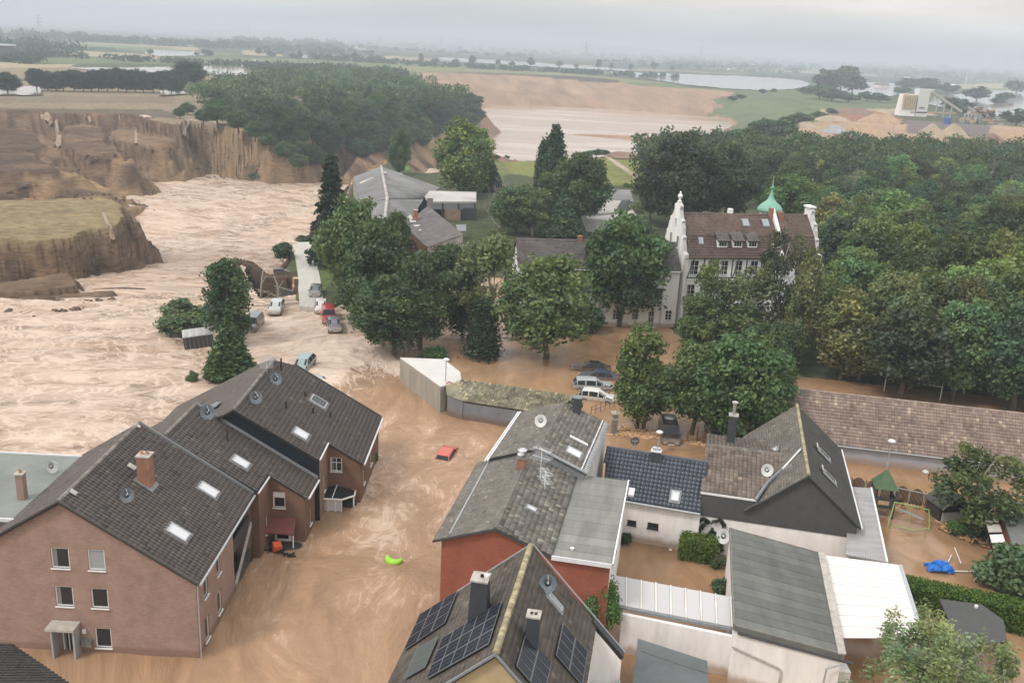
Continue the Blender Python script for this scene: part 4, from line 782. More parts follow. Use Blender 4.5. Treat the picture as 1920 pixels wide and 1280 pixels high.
wall(h, (DL, 2 * Dw - .1), (0, 2 * Dw - .1), 6.6, MATS['brick_red'], ops=[(1.5, 3.8, 1, 1.3), (5, 3.8, 1, 1.3), (8.5, 3.8, 1, 1.3), (1.5, .8, 1, 1.4), (5, .8, 1, 1.4)])
gutter(h.e, (-.2, 2 * Dw + .38, 6.5), (DL, 2 * Dw + .38, 6.5), MATS['dark_metal'], .06)
MB().tube((.2, 2 * Dw - .55, 6.99), (DL, 2 * Dw - .55, 6.99), .06).build('snow_guard', MATS['grey_metal'], h.e)
MB().obox((-.33, 0, 6.62), (0, Dw, Dzr - Dze), (.08, 0, 0), (0, 0, .12)).obox((-.33, 2 * Dw + .3, 6.53), (0, -Dw - .3, Dzr - Dze + .1), (.08, 0, 0), (0, 0, .12)).build('verge_trim', MATS['dark_metal'], h.e)
roofwin(h.e, (0, 0, Dze), (1, 0, 0), sr_, 3.6, 1.85, .5, .65, lift=.1)
chimney(h.e, 8.9, Dw + .15, 7.6, 8.75, .7, .55, MATS['brick_old'], cap='concrete_dark', pots=0)
MB().lathe([(.22, 0), (.22, .3), (.34, .3), (.34, .42), (.2, .5)], 12, (9.05, Dw + .15, 8.85)).lathe([(.15, 0), (.15, .25), (.25, .25), (.2, .34)], 12, (8.62, Dw + .2, 8.85)).build('chimney_cowl', MATS['steel'], h.e)
antenna(h.e, (8.3, 2.2, 7.5), 2.4, 'white_metal', 1.2, 9, .55); antenna(h.e, (7.2, 1.7, 7.3), 1.5, 'white_metal', .5, 7, .4)
MB().lathe([(.1, 0), (.1, .12), (.14, .15), (.0, .2)], 10, (.9, -1.1, 6.68)).build('vent_cap', MATS['white_frame'], h.e)
# rear part
E_ = Hs('rear_tiled_house', 5.87, 61.85, 1.34, 'grey tiled house behind the red brick house, white dish on its left slope', 'house'); h = E_
EL, Ew, Eze, Ezr = 9.82, 3.61, 7.25, 8.64
sE = V3((0, Ew, Ezr - Eze)).normalized(); sEl = V3((0, -Ew, Ezr - Eze)).normalized(); Ls = hypot(Ew, Ezr - Eze)
tiles(h.e, (0, 0, Eze), (1, 0, 0), sE, EL, Ls, MATS['tile_grey'], .3, .36, poly=[(-.1, 0), (EL, 0), (EL, Ls), (-.1, Ls)], seed=51, tone=.24, spots=.05, style='wave')
tiles(h.e, (EL, 2 * Ew, Eze), (-1, 0, 0), sEl, EL, Ls, MATS['tile_grey'], .25, .22, seed=52, tone=.12, spots=.02, style='flat')
ridge(h.e, (-.1, Ew, Ezr + .04), (EL, Ew, Ezr + .04), MATS['tile_grey'], .12, .36)
wall(h, (0.05, 2 * Ew - .15), (0.05, .1), [(0, Eze - .15), (Ew - .15, Ezr - .15), (2 * Ew - .25, Eze - .15)], MATS['lead'])
wall(h, (0.05, .1), (EL - .1, .1), Eze - .15, MATS['render_old'], ops=[(6.5, 3.6, .9, 1.2)]); wall(h, (EL - .1, .1), (EL - .1, 2 * Ew - .15), [(0, Eze - .15), (Ew - .1, Ezr - .15), (2 * Ew - .25, Eze - .15)], MATS['render_old'])
wall(h, (EL - .1, 2 * Ew - .15), (0.05, 2 * Ew - .15), Eze - .15, MATS['brick_red'], ops=[(1.5, 4, 1, 1.3), (5, 4, 1, 1.3)])
MB().obox((-.2, 0, Eze - .02), (0, Ew, Ezr - Eze), (.1, 0, 0), (0, 0, .16)).build('verge_flashing', MATS['grey_metal'], h.e)
MB().obox((-.1, -.05, Eze - .06), (EL + .1, 0, 0), (0, .38, .146), (0, 0, .12)).build('box_gutter', MATS['grey_metal'], h.e); MB().obox((-.1, .42, Eze + .16), (EL + .1, 0, 0), (0, .08, .03), (0, 0, .1)).build('gutter_edge', MATS['white_metal'], h.e)
MB().obox((-.3, 2 * Ew + .05, Eze - .1), (EL + .4, 0, 0), (0, .12, 0), (0, 0, .12)).build('gutter', MATS['white_metal'], h.e); MB().obox((-.3, 2 * Ew + .25, Eze - .16), (EL + .4, 0, 0), (0, .1, 0), (0, 0, .12)).build('gutter', MATS['white_metal'], h.e)
roofwin(h.e, (0, 0, Eze), (1, 0, 0), sE, 1.3, .95, 1.1, 1.15, lift=.1); MB().obox(V3((3.8, 0, Eze + .12)) + sE * .75, (.28, 0, 0), sE * 1.5, (0, 0, .12)).build('roof_light', MATS['white_blind'], h.e)
dish(h.e, (4.6, 4.55, 8.35), (-1, -.1, 0), .46, 'dish_white')
chimney(h.e, 8.9, 2.5, 7.7, 9.5, .6, .6, MATS['slate_clad'], cap='lead', pots=0)
# ================================================================== solar house, bottom
F_ = Hs('solar_panel_house', 5.31, 34.5, 1.41, 'dark gabled house with solar panels and pale ridge tiles nearest the bottom edge', 'house'); h = F_
FL, wr, zr_e, Fzr, wl_, zl_e = 9.36, 5.36, 5.16, 10.92, 5.8, 5.77
sR = V3((0, wr, Fzr - zr_e)); LR = sR.length; sR.normalize(); sL = V3((0, -wl_, Fzr - zl_e)); LL = sL.length; sL.normalize(); OL = V3((FL, wr + wl_, zl_e)); OR = V3((0, 0, zr_e)); cut = 2.42
tiles(h.e, OR, (1, 0, 0), sR, FL, LR, MATS['tile_solar'], .3, .33, poly=[(-.2, cut), (FL - .35, cut), (FL - .35, 0), (FL, 0), (FL, LR), (-.2, LR)], seed=61, tone=.16, spots=.02, style='flat')
tiles(h.e, OL, (-1, 0, 0), sL, FL, LL, MATS['tile_solar'], .3, .33, poly=[(0, -.1), (FL + .2, -.1), (FL + .2, LL), (0, LL)], seed=62, tone=.15, spots=.015, style='flat')
ridge(h.e, (-.2, wr, Fzr + .05), (FL, wr, Fzr + .05), MATS['ridge_pale'], .15, .37, single=True, col=1, n_=8)
zR = lambda v: zr_e + (Fzr - zr_e) * v / wr - .15; zLf = lambda v: zl_e + (Fzr - zl_e) * (wr + wl_ - v) / wl_ - .15
yl_ = wr + wl_ - .15; vc = cut / LR * wr
wall(h, (0, yl_), (0, vc), [(0, zLf(yl_)), (yl_ - wr, Fzr - .18), (yl_ - vc, zR(vc))], MATS['render_tan'])
wall(h, (0, vc), (FL - .4, vc), zR(vc), MATS['render_white'], ops=[(2, 4.6, 2.2, 1.6, 'two')])
wall(h, (FL - .42, vc), (FL - .42, .05), [(0, zR(vc)), (vc - .05, zR(.05))], MATS['render_white'])
wall(h, (FL - .1, .05), (FL - .1, yl_), [(0, zR(.05)), (wr - .05, Fzr - .18), (yl_ - .05, zLf(yl_))], MATS['render_white']); wall(h, (FL - .1, yl_), (0, yl_), zLf(yl_), MATS['render_tan'])
MB().box(.1, FL - .45, .1, vc - .02, 2.7, 2.85).build('terrace_deck', MATS['concrete'], h.e); MB().box(.1, FL - .45, .0, .1, 2.7, 3.9).build('terrace_glass', MATS['pale_glass'], h.e)
MB().obox((FL - .36, -.05, zr_e + .03), (0, vc + .1, (Fzr - zr_e) / wr * (vc + .1)), (.46, 0, 0), (0, 0, .09)).build('verge_flashing', MATS['dark_metal'], h.e); MB().obox((FL + .10, -.1, zr_e + .03), (0, wr, (Fzr - zr_e)), (.07, 0, 0), (0, 0, .09)).build('verge_flashing', MATS['grey_metal'], h.e)
MB().obox((-.34, wr, Fzr - .03), (0, -wr + vc, -(Fzr - zr_e) / wr * (wr - vc)), (.14, 0, 0), (0, 0, .12)).obox((-.34, wr, Fzr - .03), (0, wl_, -(Fzr - zl_e)), (.14, 0, 0), (0, 0, .12)).build('verge_flashing', MATS['lead'], h.e)
MB().obox((FL + .05, wr, Fzr), (0, wl_, -(Fzr - zl_e)), (.08, 0, 0), (0, 0, .09)).build('verge_flashing', MATS['grey_metal'], h.e)
def pv(O, e_, s_, quad, nu, nv, kind='pv'):
    """quad = four (a, b) corners: low-near, low-far, high-far, high-near"""
    e_ = V3(e_).normalized(); n = e_.cross(s_).normalized(); q = [V3(O) + e_ * a + s_ * b + n * .14 for a, b in quad]
    P = lambda u, v: (q[0] * (1 - u) + q[1] * u) * (1 - v) + (q[3] * (1 - u) + q[2] * u) * v
    for i in range(nu):
        for j in range(nv):
            g_ = .008; c = [P((i + g_) / nu, (j + g_) / nv), P((i + 1 - g_) / nu, (j + g_) / nv), P((i + 1 - g_) / nu, (j + 1 - g_) / nv), P((i + g_) / nu, (j + 1 - g_) / nv)]
            fr = MB().prism(c, n * .04).build('solar_panel' if kind == 'pv' else 'solar_collector', MATS['pv_frame'], h.e)
            d1 = (c[1] - c[0]); d2 = (c[3] - c[0]); mb = MB(); k1, k2 = (3, 1) if kind == 'pv' else (1, 1)
            for a_ in range(k1):
                for b_ in range(k2):
                    u0, u1_ = .03 + a_ * .94 / k1 + .012, .03 + (a_ + 1) * .94 / k1 - .012; v0, v1_ = .03 + b_ * .94 / k2 + .012, .03 + (b_ + 1) * .94 / k2 - .012
                    mb.prism([c[0] + d1 * u0 + d2 * v0 + n * .04, c[0] + d1 * u1_ + d2 * v0 + n * .04, c[0] + d1 * u1_ + d2 * v1_ + n * .04, c[0] + d1 * u0 + d2 * v1_ + n * .04], n * .004)
            mb.build('cells', MATS['pv_cell' if kind == 'pv' else 'collector'], fr)
La = lambda a: FL - a
pv(OL, (-1, 0, 0), sL, [(La(9.2), .05), (La(5.75), .15), (La(6.0), 2.95), (La(9.15), 2.85)], 3, 3)
pv(OL, (-1, 0, 0), sL, [(La(4.35), 3.3), (La(1.0), 3.4), (La(.75), 7.25), (La(4.35), 7.15)], 3, 5)
pv(OL, (-1, 0, 0), sL, [(La(5.0), 1.4), (La(2.4), 1.45), (La(2.3), 2.9), (La(4.8), 2.9)], 2, 1, 'c')
pv(OR, (1, 0, 0), sR, [(3.5, 2.7), (6.15, 2.7), (6.15, 4.7), (3.5, 4.7)], 4, 2); pv(OR, (1, 0, 0), sR, [(.2, 4.85), (2.75, 4.85), (2.45, 6.75), (.2, 6.75)], 4, 2)
yb = (OL + sL * 5.45).y; chimney(h.e, 4.75, yb, 8.2, 11.45, .8, .75, MATS['slate_clad'], cap='concrete', taper=1.35, pots=0)
for q in (-.2, .05): MB().lathe([(.09, 0), (.09, .1), (.07, .1), (.07, .01)], 8, (4.75, yb + q - .12, 11.55)).build('flue', MATS['black_rubber'], h.e)
MB().lathe([(.13, 0), (.13, .14), (.08, .16)], 10, (4.75, yb - .3, 11.55)).build('flue', MATS['white_frame'], h.e)
y2 = (OR + sR * 6.1).y; chimney(h.e, 2.7, y2, 8.4, 11.2, .55, .55, MATS['slate_clad'], cap='concrete', taper=1.25, pots=0); MB().box(2.6, 2.8, y2 - .16, y2 - .04, 11.29, 11.31).box(2.6, 2.8, y2 + .04, y2 + .16, 11.29, 11.31).build('flue', MATS['black_rubber'], h.e)
dish(h.e, V3((7.3, 0, zr_e)) + sR * 6.0, (-1, -.15, 0), .45, 'dish_grey', mast=.55)
roofwin(h.e, OR, (1, 0, 0), sR, 6.95, 4.9, .45, 1.05, 'open', lift=.1); roofwin(h.e, OL, (-1, 0, 0), sL, La(4.0), 3.0 + 0, .9, .2, 'pale') if 0 else None
# small grey roof in front of the gable
MB().add([(-.3, 10.6, 8.1), (-2.6, 10.6, 8.1), (-2.6, 9.2, 6.9), (-.3, 9.2, 6.9), (-2.6, 12.0, 6.9), (-.3, 12.0, 6.9)], [(0, 1, 2, 3), (1, 0, 5, 4), (1, 4, 2), (3, 2, 4, 5), (0, 3, 5)]).build('dormer_roof', MATS['tile_dark'], h.e)
MB().box(-2.4, -.3, 9.4, 11.8, 4.5, 6.88).build('dormer_wall', MATS['render_tan'], h.e)
for k in range(46):
    rg = random.Random(k); a = rg.uniform(1, 8.6); b = rg.uniform(2.6, 6.4); MB().obox(OR + V3((a, 0, 0)) + sR * b + V3((0, 0, .07)), (rg.uniform(.04, .09), 0, 0), sR * rg.uniform(.04, .1), (0, 0, .02)) if 0 else None
# ================================================================== blue tiled house
G_ = Hs('blue_tiled_house', 7.16, 66.03, -.26, 'low white house with glazed blue grey pantile roof between two taller houses', 'house'); h = G_
GL, Gw, Gze, Gzr = 7.78, 3.23, 3.5, 6.17; sG = V3((0, Gw, Gzr - Gze)); LG = sG.length; sG.normalize()
tiles(h.e, (.6, 0, Gze), (1, 0, 0), sG, GL, LG, MATS['tile_blue'], .31, .36, poly=[(0, 0), (GL - .6, 0), (GL - .6, LG), (-.7, LG), (-.3, 1)], seed=71, tone=.12, spots=0, style='wave')
tiles(h.e, (GL, 2 * Gw, Gze), (-1, 0, 0), V3((0, -Gw, Gzr - Gze)), GL, LG, MATS['tile_blue'], .31, .36, poly=[(0, 0), (GL, 0), (GL, LG), (0, LG)], seed=72, tone=.12, spots=0, style='wave')
ridge(h.e, (-.1, Gw, Gzr + .04), (GL, Gw, Gzr + .04), MATS['tile_blue'], .13, .4)
wall(h, (.3, .3), (GL, .3), Gze - .05, MATS['render_white'], ops=[(2.1, 1.35, .7, .42, 'dark'), (3.65, 1.35, .85, .5, 'dark')])
wall(h, (GL - .05, .3), (GL - .05, 2 * Gw - .3), [(0, Gze), (Gw - .3, Gzr - .2), (2 * Gw - .6, Gze)], MATS['render_white']); wall(h, (GL, 2 * Gw - .3), (.2, 2 * Gw - .3), Gze - .1, MATS['render_white'], ops=[(1.5, 1, 1, 1.3)]); wall(h, (.3, 2 * Gw - .3), (.3, .3), [(0, Gze), (Gw - .3, Gzr - .2), (2 * Gw - .6, Gze)], MATS['render_white'])
MB().obox((1.2, -.12, Gze - .16), (GL - 1.2, 0, 0), (0, .3, .1), (0, 0, .07)).build('eaves_flashing', MATS['grey_metal'], h.e); gutter(h.e, (.9, -.12, Gze - .06), (GL, -.12, Gze - .06), MATS['grey_metal'], .08)
i_, j_ = h.hit(1266, 930, (.6, 0, Gze), (1, 0, 0), sG); rw = roofwin(h.e, (.6, 0, Gze), (1, 0, 0), sG, i_ - .3, j_ - .45, .62, .8, 'pale', lift=.14)
i_, j_ = h.hit(1183, 927, (.6, 0, Gze), (1, 0, 0), sG); MB().obox(V3((.6 + i_ - .2, 0, Gze + .14)) + sG * (j_ - .3), (.45, 0, 0), sG * .6, (0, 0, .16)).build('roof_light', MATS['white_blind'], h.e)
i_, j_ = h.hit(1229, 862, (.6, 0, Gze), (1, 0, 0), sG); p = V3((.6 + i_, 0, Gze)) + sG * j_; chimney(h.e, p.x, p.y, p.z - .3, p.z + .75, .7, .5, MATS['slate_clad'], cap='white_metal', pots=0)
MB().lathe([(.12, 0), (.12, .1), (.2, .12), (.2, .2)], 10, (p.x - .15, p.y, p.z + .84)).lathe([(.1, 0), (.1, .1), (.16, .12), (.16, .2)], 10, (p.x + .2, p.y, p.z + .84)).build('cowl', MATS['steel'], h.e)
# ================================================================== slate gabled house with wing
H_ = Hs('slate_gable_house', 24.73, 59.28, 1.36, 'grey roofed house with big dark slate gable over white wall and tiled side wing', 'house'); h = H_; h.e.location = (25.97, 62.24, -1.8); h.e.scale = (1.05,) * 3  # location and scale: whole house scaled about the camera to a greater depth
HL, Hw, Hze, Hzr = 13.91, 3.94, 5.48, 8.87; sH = V3((0, Hw, Hzr - Hze)); LH = sH.length; sH.normalize(); sHl = V3((0, -Hw, Hzr - Hze)).normalized()
tiles(h.e, (0, 0, Hze), (1, 0, 0), sH, HL, LH, MATS['tile_dark'], .25, .22, poly=[(-.25, 0), (HL, 0), (HL, LH), (-.25, LH)], seed=81, tone=.10, spots=.006, style='flat')
tiles(h.e, (HL, 2 * Hw, Hze), (-1, 0, 0), sHl, HL, LH, MATS['tile_grey'], .25, .22, poly=[(0, 0), (HL + .25, 0), (HL + .25, LH), (0, LH)], seed=82, tone=.14, spots=.02, style='flat')
ridge(h.e, (-.25, Hw, Hzr + .05), (HL, Hw, Hzr + .05), MATS['ridge_pale'], .12, .33, col=1)
zH = lambda v: Hze + (Hzr - Hze) * min(v, 2 * Hw - v) / Hw - .14
XW = 10.95; wz, wrz, wu = 6.42, 7.75, 5.5
tp = [(0, wz - .1), (XW - 7.2, wz - .1), (XW - 7.15, zH(7.15)), (XW - Hw, Hzr - .16), (XW - .2, zH(.2))]
wall(h, (0, XW), (0, .2), tp, MATS['slate_wall'], z0=4.55, name='slate_gable', label='anthracite slate clad gable')
wall(h, (.06, XW), (.06, .45), 4.55, MATS['render_white'])
wall(h, (0, .2), (HL, .2), zH(.2), MATS['render_old'], z0=2.6); wall(h, (0.06, .45), (HL, .45), 2.6, MATS['render_old']); wall(h, (HL, .2), (HL, 2 * Hw - .2), [(0, zH(.2)), (Hw - .2, Hzr - .16), (2 * Hw - .4, zH(.2))], MATS['render_old']); wall(h, (HL, 2 * Hw - .2), (5, 2 * Hw - .2), zH(.2), MATS['render_old'], ops=[(2, 3, 1, 1.2), (5, 3, 1, 1.2)])
MB().tube((-.1, -.1, Hze - .08), (HL, -.1, Hze - .08), .09).build('gutter', MATS['white_metal'], h.e)
MB().obox((-.34, 0, Hze - .1), (0, Hw, Hzr - Hze), (.1, 0, 0), (0, 0, .14)).obox((-.34, 2 * Hw - .7, Hze + .5), (0, -Hw + .7, Hzr - Hze - .6), (.1, 0, 0), (0, 0, .14)).build('verge_trim', MATS['dark_metal'], h.e)
# wing: ridge runs across
sW = V3((wu, 0, wrz - wz)); LW = sW.length; sW.normalize(); wy = XW - 6.4
tiles(h.e, (0, XW + .05, wz), (0, -1, 0), sW, XW, LW, MATS['tile_greyred'], .31, .37, poly=[(0, 0), (XW - 7.15, 0), (XW - 4.6, LW), (0, LW)], seed=83, tone=.2, spots=.04, style='wave')
tiles(h.e, (2 * wu, 4.0, wz), (0, 1, 0), V3((-wu, 0, wrz - wz)), XW, LW, MATS['tile_greyred'], .31, .37, poly=[(3.2, 0), (XW - 4.0, 0), (XW - 4, LW), (1.2, LW)], seed=84, tone=.2, spots=.04, style='wave')
ridge(h.e, (wu, XW, wrz + .03), (wu, 4.9, wrz + .03), MATS['tile_grey'], .12, .36)
wall(h, (2 * wu, XW - .05), (.1, XW - .05), [(0, wz - .1), (wu, wrz - .15), (2 * wu - .1, wz - .1)], MATS['lead']); wall(h, (2 * wu - .1, 7.9), (2 * wu - .1, XW - .1), wz - .1, MATS['render_old'])
MB().obox((-.08, 7.1, wz - .14), (0, XW - 7.05, 0), (.12, 0, 0), (0, 0, .14)).build('gutter', MATS['white_frame'], h.e)
MB().path([(-.1, 7.2, 6.42), (1.6, 6.4, 7.15), (3.0, 5.5, 7.55), (4.6, 4.1, 8.9)], .13, .1, 6).build('valley_flashing', MATS['lead'], h.e)
MB().path([(3.0, 5.4, 7.7), (4.4, 4.2, 8.85)], .07, .07, 6).build('roof_pipe', MATS['white_metal'], h.e)
i_, j_ = h.hit(1437, 893, (0, XW, wz), (0, -1, 0), sW); dish(h.e, V3((0, XW - i_, wz)) + sW * j_, (-1, -.1, 0), .44, 'dish_white', mast=.5)
i_, j_ = h.hit(1448, 850, (HL, 2 * Hw, Hze), (-1, 0, 0), sHl); roofwin(h.e, (HL, 2 * Hw, Hze), (-1, 0, 0), sHl, i_ - .35, j_ - .5, .7, 1.05, 'pale', lift=.18)
for a, b in ((7.0, 2.3), (3.0, 2.2)): roofwin(h.e, (0, 0, Hze), (1, 0, 0), sH, a, b, .7, 1.2, 'dark', lift=.16); MB().obox(V3((a + .02, 0, Hze + .3)) + sH * (b + 1.2), (.66, 0, 0), sH * .12, (0, 0, .14)).build('window_hood', MATS['white_metal'], h.e)
chimney(h.e, 8.2, 9.1, 5.0, 9.4, .62, .62, MATS['slate_clad'], cap='concrete', pots=0); MB().lathe([(.14, 0), (.14, .9), (.24, .9), (.24, 1.02)], 10, (8.2, 9.1, 9.5)).build('flue', MATS['steel'], h.e)
MB().box(7.6, 8.9, 8.6, 10.4, -1, 6.4).build('chimney_base', MATS['render_old'], h.e)
# ================================================================== flat annexes
def slabroof(name, pts, z, th, m, label, cat, edge=None, wallm='render_white', inset=.15, group=None, zs=None):
    P = [G(a, b, z if zs is None else zs[i]) for i, (a, b) in enumerate(pts)]; c = sum(P, V3((0, 0, 0))) / len(P); o = empty(name, (c.x, c.y, 0), 0, label, cat, group); c0 = V3((c.x, c.y, 0)); Q = [p - c0 for p in P]
    MB().prism(Q, (0, 0, -th)).build('roof_slab', MATS[m], o)
    n = len(Q)
    if edge:
        for i in range(n):
            a, b = Q[i], Q[(i + 1) % n]; d = (b - a).normalized(); nn = V3((d.y, -d.x, 0)); 
            MB().obox(a - V3((0, 0, th + .02)) + nn * .003, b - a, nn * .08, (0, 0, th + .09)).build('roof_edge', MATS[edge], o)
    if wallm:
        cc = V3((0, 0, 0)); R_ = [q + (cc - q).normalized() * inset * 1.4 for q in Q]
        R_ = [V3((r.x, r.y, Q[i].z - th)) for i, r in enumerate(R_)]
        for i in range(n):
            a, b = R_[i], R_[(i + 1) % n]; MB().add([a, b, (b.x, b.y, -1), (a.x, a.y, -1)], [(0, 1, 2, 3)]).build('wall', MATS[wallm], o)
    return o, Q, c0
an, Q, c0 = slabroof('flat_annex', [(1368, 990), (1543, 1038), (1583, 1228), (1375, 1172)], 4.0, .3, 'felt_green', 'large annex with sloping dark green grey felt roof and white walls', 'building', 'concrete_dark')
for k in range(13):
    rg = random.Random(k + 40); t = rg.uniform(.82, 1.12); u0, u1 = k / 13 + .002, (k + 1) / 13 - .002; q = [Q[0].lerp(Q[3], u0), Q[1].lerp(Q[2], u0), Q[1].lerp(Q[2], u1), Q[0].lerp(Q[3], u1)]; q = [v.lerp(sum(q, V3((0, 0, 0))) / 4, .01) + V3((0, 0, .004)) for v in q]
    MB().prism(q, (0, 0, .012 + .006 * (k % 2)), (t, t, t * .98)).build('felt_strip', MATS['felt_green'], an)
MB().tube(Q[3] + V3((.3, -.12, -.42)), Q[2] + V3((.5, -.12, -.42)), .09).build('gutter', MATS['dark_metal'], an)
MB().path([Q[2] + V3((.0, -.1, -.5)), Q[2] + V3((-.9, -.05, -.9)), Q[2] + V3((-1.0, -.05, -4.2))], .05).build('downpipe', MATS['grey_metal'], an)
MB().obox(Q[1] + V3((-.35, 0, .03)), (Q[2] - Q[1]), (.45, 0, 0), (0, 0, .1)).build('parapet', MATS['concrete'], an)
a, b = Q[3], Q[2]; d = (b - a).normalized()
MB().obox(a + d * .1 + V3((0, .05, -1.5)), d * 2.9 + V3((0, 0, -.6)), (0, -.06, 0), (0, 0, .1)).obox(a + d * 3.0 + V3((0, .05, -2.1)), d * .1, (0, -.06, 0), (0, 0, -1.5)).build('cable_duct', MATS['concrete'], an)
bx_ = G(1573, 1228, 3.2) - c0; MB().box(bx_.x - .25, bx_.x + .75, bx_.y - .3, bx_.y + .7, -1, 2.3).build('annex_corner', MATS['render_white'], an); MB().box(bx_.x + .1, bx_.x + .35, bx_.y - .34, bx_.y - .3, 1.4, 1.6).build('wall_lamp', MATS['dark_metal'], an)
# white corrugated carport with separate sheets
P = [G(*q, 3.7) for q in [(1546, 1040), (1684, 1058), (1728, 1196), (1578, 1196)]]; c0 = V3((24, 54.5, 0)); cp_ = empty('white_carport', c0, 0, 'carport with white plastic sheet roof beside the green felt annex', 'carport'); P = [p - c0 for p in P]
ns = 8
for i in range(ns):
    t0, t1 = i / ns, (i + 1) / ns - .004; q = [P[0].lerp(P[3], t0), P[1].lerp(P[2], t0), P[1].lerp(P[2], t1), P[0].lerp(P[3], t1)]; mb = MB(); k = 4
    for j in range(k):
        for (u0, u1, z0, z1) in ((j / k, (j + .35) / k, 0, .05), ((j + .35) / k, (j + .65) / k, .05, .05), ((j + .65) / k, (j + 1) / k, .05, 0)):
            a0, a1 = q[0].lerp(q[3], u0), q[0].lerp(q[3], u1); b0, b1 = q[1].lerp(q[2], u0), q[1].lerp(q[2], u1); Z0, Z1 = V3((0, 0, z0 * .5)), V3((0, 0, z1 * .5))
            mb.add([a0 + Z0, b0 + Z0, b1 + Z1, a1 + Z1], [(3, 2, 1, 0)])
    mb.add([q[0] - V3((0, 0, .03)), q[1] - V3((0, 0, .03)), q[2] - V3((0, 0, .03)), q[3] - V3((0, 0, .03))], [(0, 1, 2, 3)])
    mb.build('roof_sheet', MATS['sheet_white'], cp_)
    if i: MB().tube(q[0] + V3((0, 0, .02)), q[1] + V3((0, 0, .02)), .02, .02, 4).build('joint_strip', MATS['white_metal'], cp_)
MB().obox(P[1] + V3((.02, 0, -.15)), P[2] - P[1], (.28, .1, 0), (0, 0, .14)).build('gutter', MATS['grey_metal'], cp_)
for t in (0.02, .5, .98): q = P[1].lerp(P[2], t); MB().box(q.x - .3, q.x - .18, q.y - .06, q.y + .06, -1, q.z - .1).build('post', MATS['white_metal'], cp_)
# grey corrugated side roof along the slate house
P = [G(*q, 3.3) for q in [(1592, 912), (1634, 915), (1664, 1054), (1586, 1040)]]; P2_ = [G(1592, 885, 3.3), G(1632, 890, 3.3)]; c0 = V3((27, 64, 0)); cg = empty('side_lean_to', c0, 0, 'grey corrugated lean-to roof along the right side of the slate gabled house', 'lean-to')
q = [p - c0 for p in P]; mb = MB(); k = 16
for j in range(k):
    for u0, u1, z0, z1 in ((j / k, (j + .5) / k, 0, .045), ((j + .5) / k, (j + 1) / k, .045, 0)):
        mb.add([q[0].lerp(q[1], u0) + V3((0, 0, z0)), q[0].lerp(q[1], u1) + V3((0, 0, z1)), q[3].lerp(q[2], u1) + V3((0, 0, z1)), q[3].lerp(q[2], u0) + V3((0, 0, z0))], [(3, 2, 1, 0)])
mb.prism([v - V3((0, 0, .02)) for v in q], (0, 0, -.08)); mb.build('roof_sheet', MATS['corrugated'], cg)
MB().obox(q[1] + V3((-.1, 0, -.1)), q[2] - q[1], (.14, 0, 0), (0, 0, .2)).build('roof_edge', MATS['white_metal'], cg); mb = MB().add([q[1] - V3((.1, 0, .1)), q[2] - V3((.1, 0, .1)), (q[2].x - .1, q[2].y, -1), (q[1].x - .1, q[1].y, -1)], [(0, 1, 2, 3)]); mb.build('wall', MATS['render_old'], cg)
# glazed veranda roof: eight panels between ribs
P = [G(1148, 1077, 3.6), G(1370, 1118, 3.6), G(1373, 1174, 3.1), G(1147, 1130, 3.1)]; c0 = V3((10.7, 52.5, 0)); vg = empty('glazed_veranda', c0, 0, 'long white wall and veranda with translucent panel roof and white ribs', 'veranda'); P = [p - c0 for p in P]
for i in range(8):
    t0, t1 = i / 8 + .01, (i + 1) / 8 - .01; q = [P[0].lerp(P[1], t0), P[0].lerp(P[1], t1), P[3].lerp(P[2], t1), P[3].lerp(P[2], t0)]; MB().prism(q, (0, 0, -.03)).build('roof_panel', MATS['polycarb'], vg)
for i in range(9): t0 = i / 8; a, b = P[0].lerp(P[1], t0), P[3].lerp(P[2], t0); MB().obox(a - V3((.045, 0, .05)), b - a, (.09, 0, 0), (0, 0, .09)).build('rib', MATS['white_frame'], vg)
MB().obox(P[3] + V3((-.1, -.18, -.2)), P[2] - P[3], (0, .26, 0), (0, 0, .16)).build('gutter', MATS['lead'], vg)
a = G(1166, 1152, 2.7) - c0; b_ = G(1577, 1250, 2.7) - c0; b_ = G(1380, 1196, 2.7) - c0; d = (b_ - a).normalized(); MB().obox(V3((a.x, a.y, -1)), V3((d.x, d.y, 0)) * (b_ - a).length, V3((-d.y, d.x, 0)) * .25, (0, 0, 3.75)).build('wall', MATS['render_white'], vg)
MB().obox(V3((P[0].x, P[0].y, 3.35)), P[1] - P[0], (0, .08, 0), (0, 0, .1)).build('beam', MATS['white_frame'], vg)
# low shed with flat dark roof at the bottom
sh, Q, c0 = slabroof('flat_roof_shed', [(1196, 1196), (1326, 1238), (1330, 1330), (1180, 1330)], 2.4, .25, 'felt_dark', 'low shed with flat blue grey felt roof cut by the bottom edge', 'shed', None, 'wood_dark')
MB().obox(Q[0] + V3((.03, -1.3, .005)), Q[1] - Q[0] - V3((.06, 0, 0)), (0, .05, 0), (0, 0, .03)).build('roof_step', MATS['felt_green'], sh)
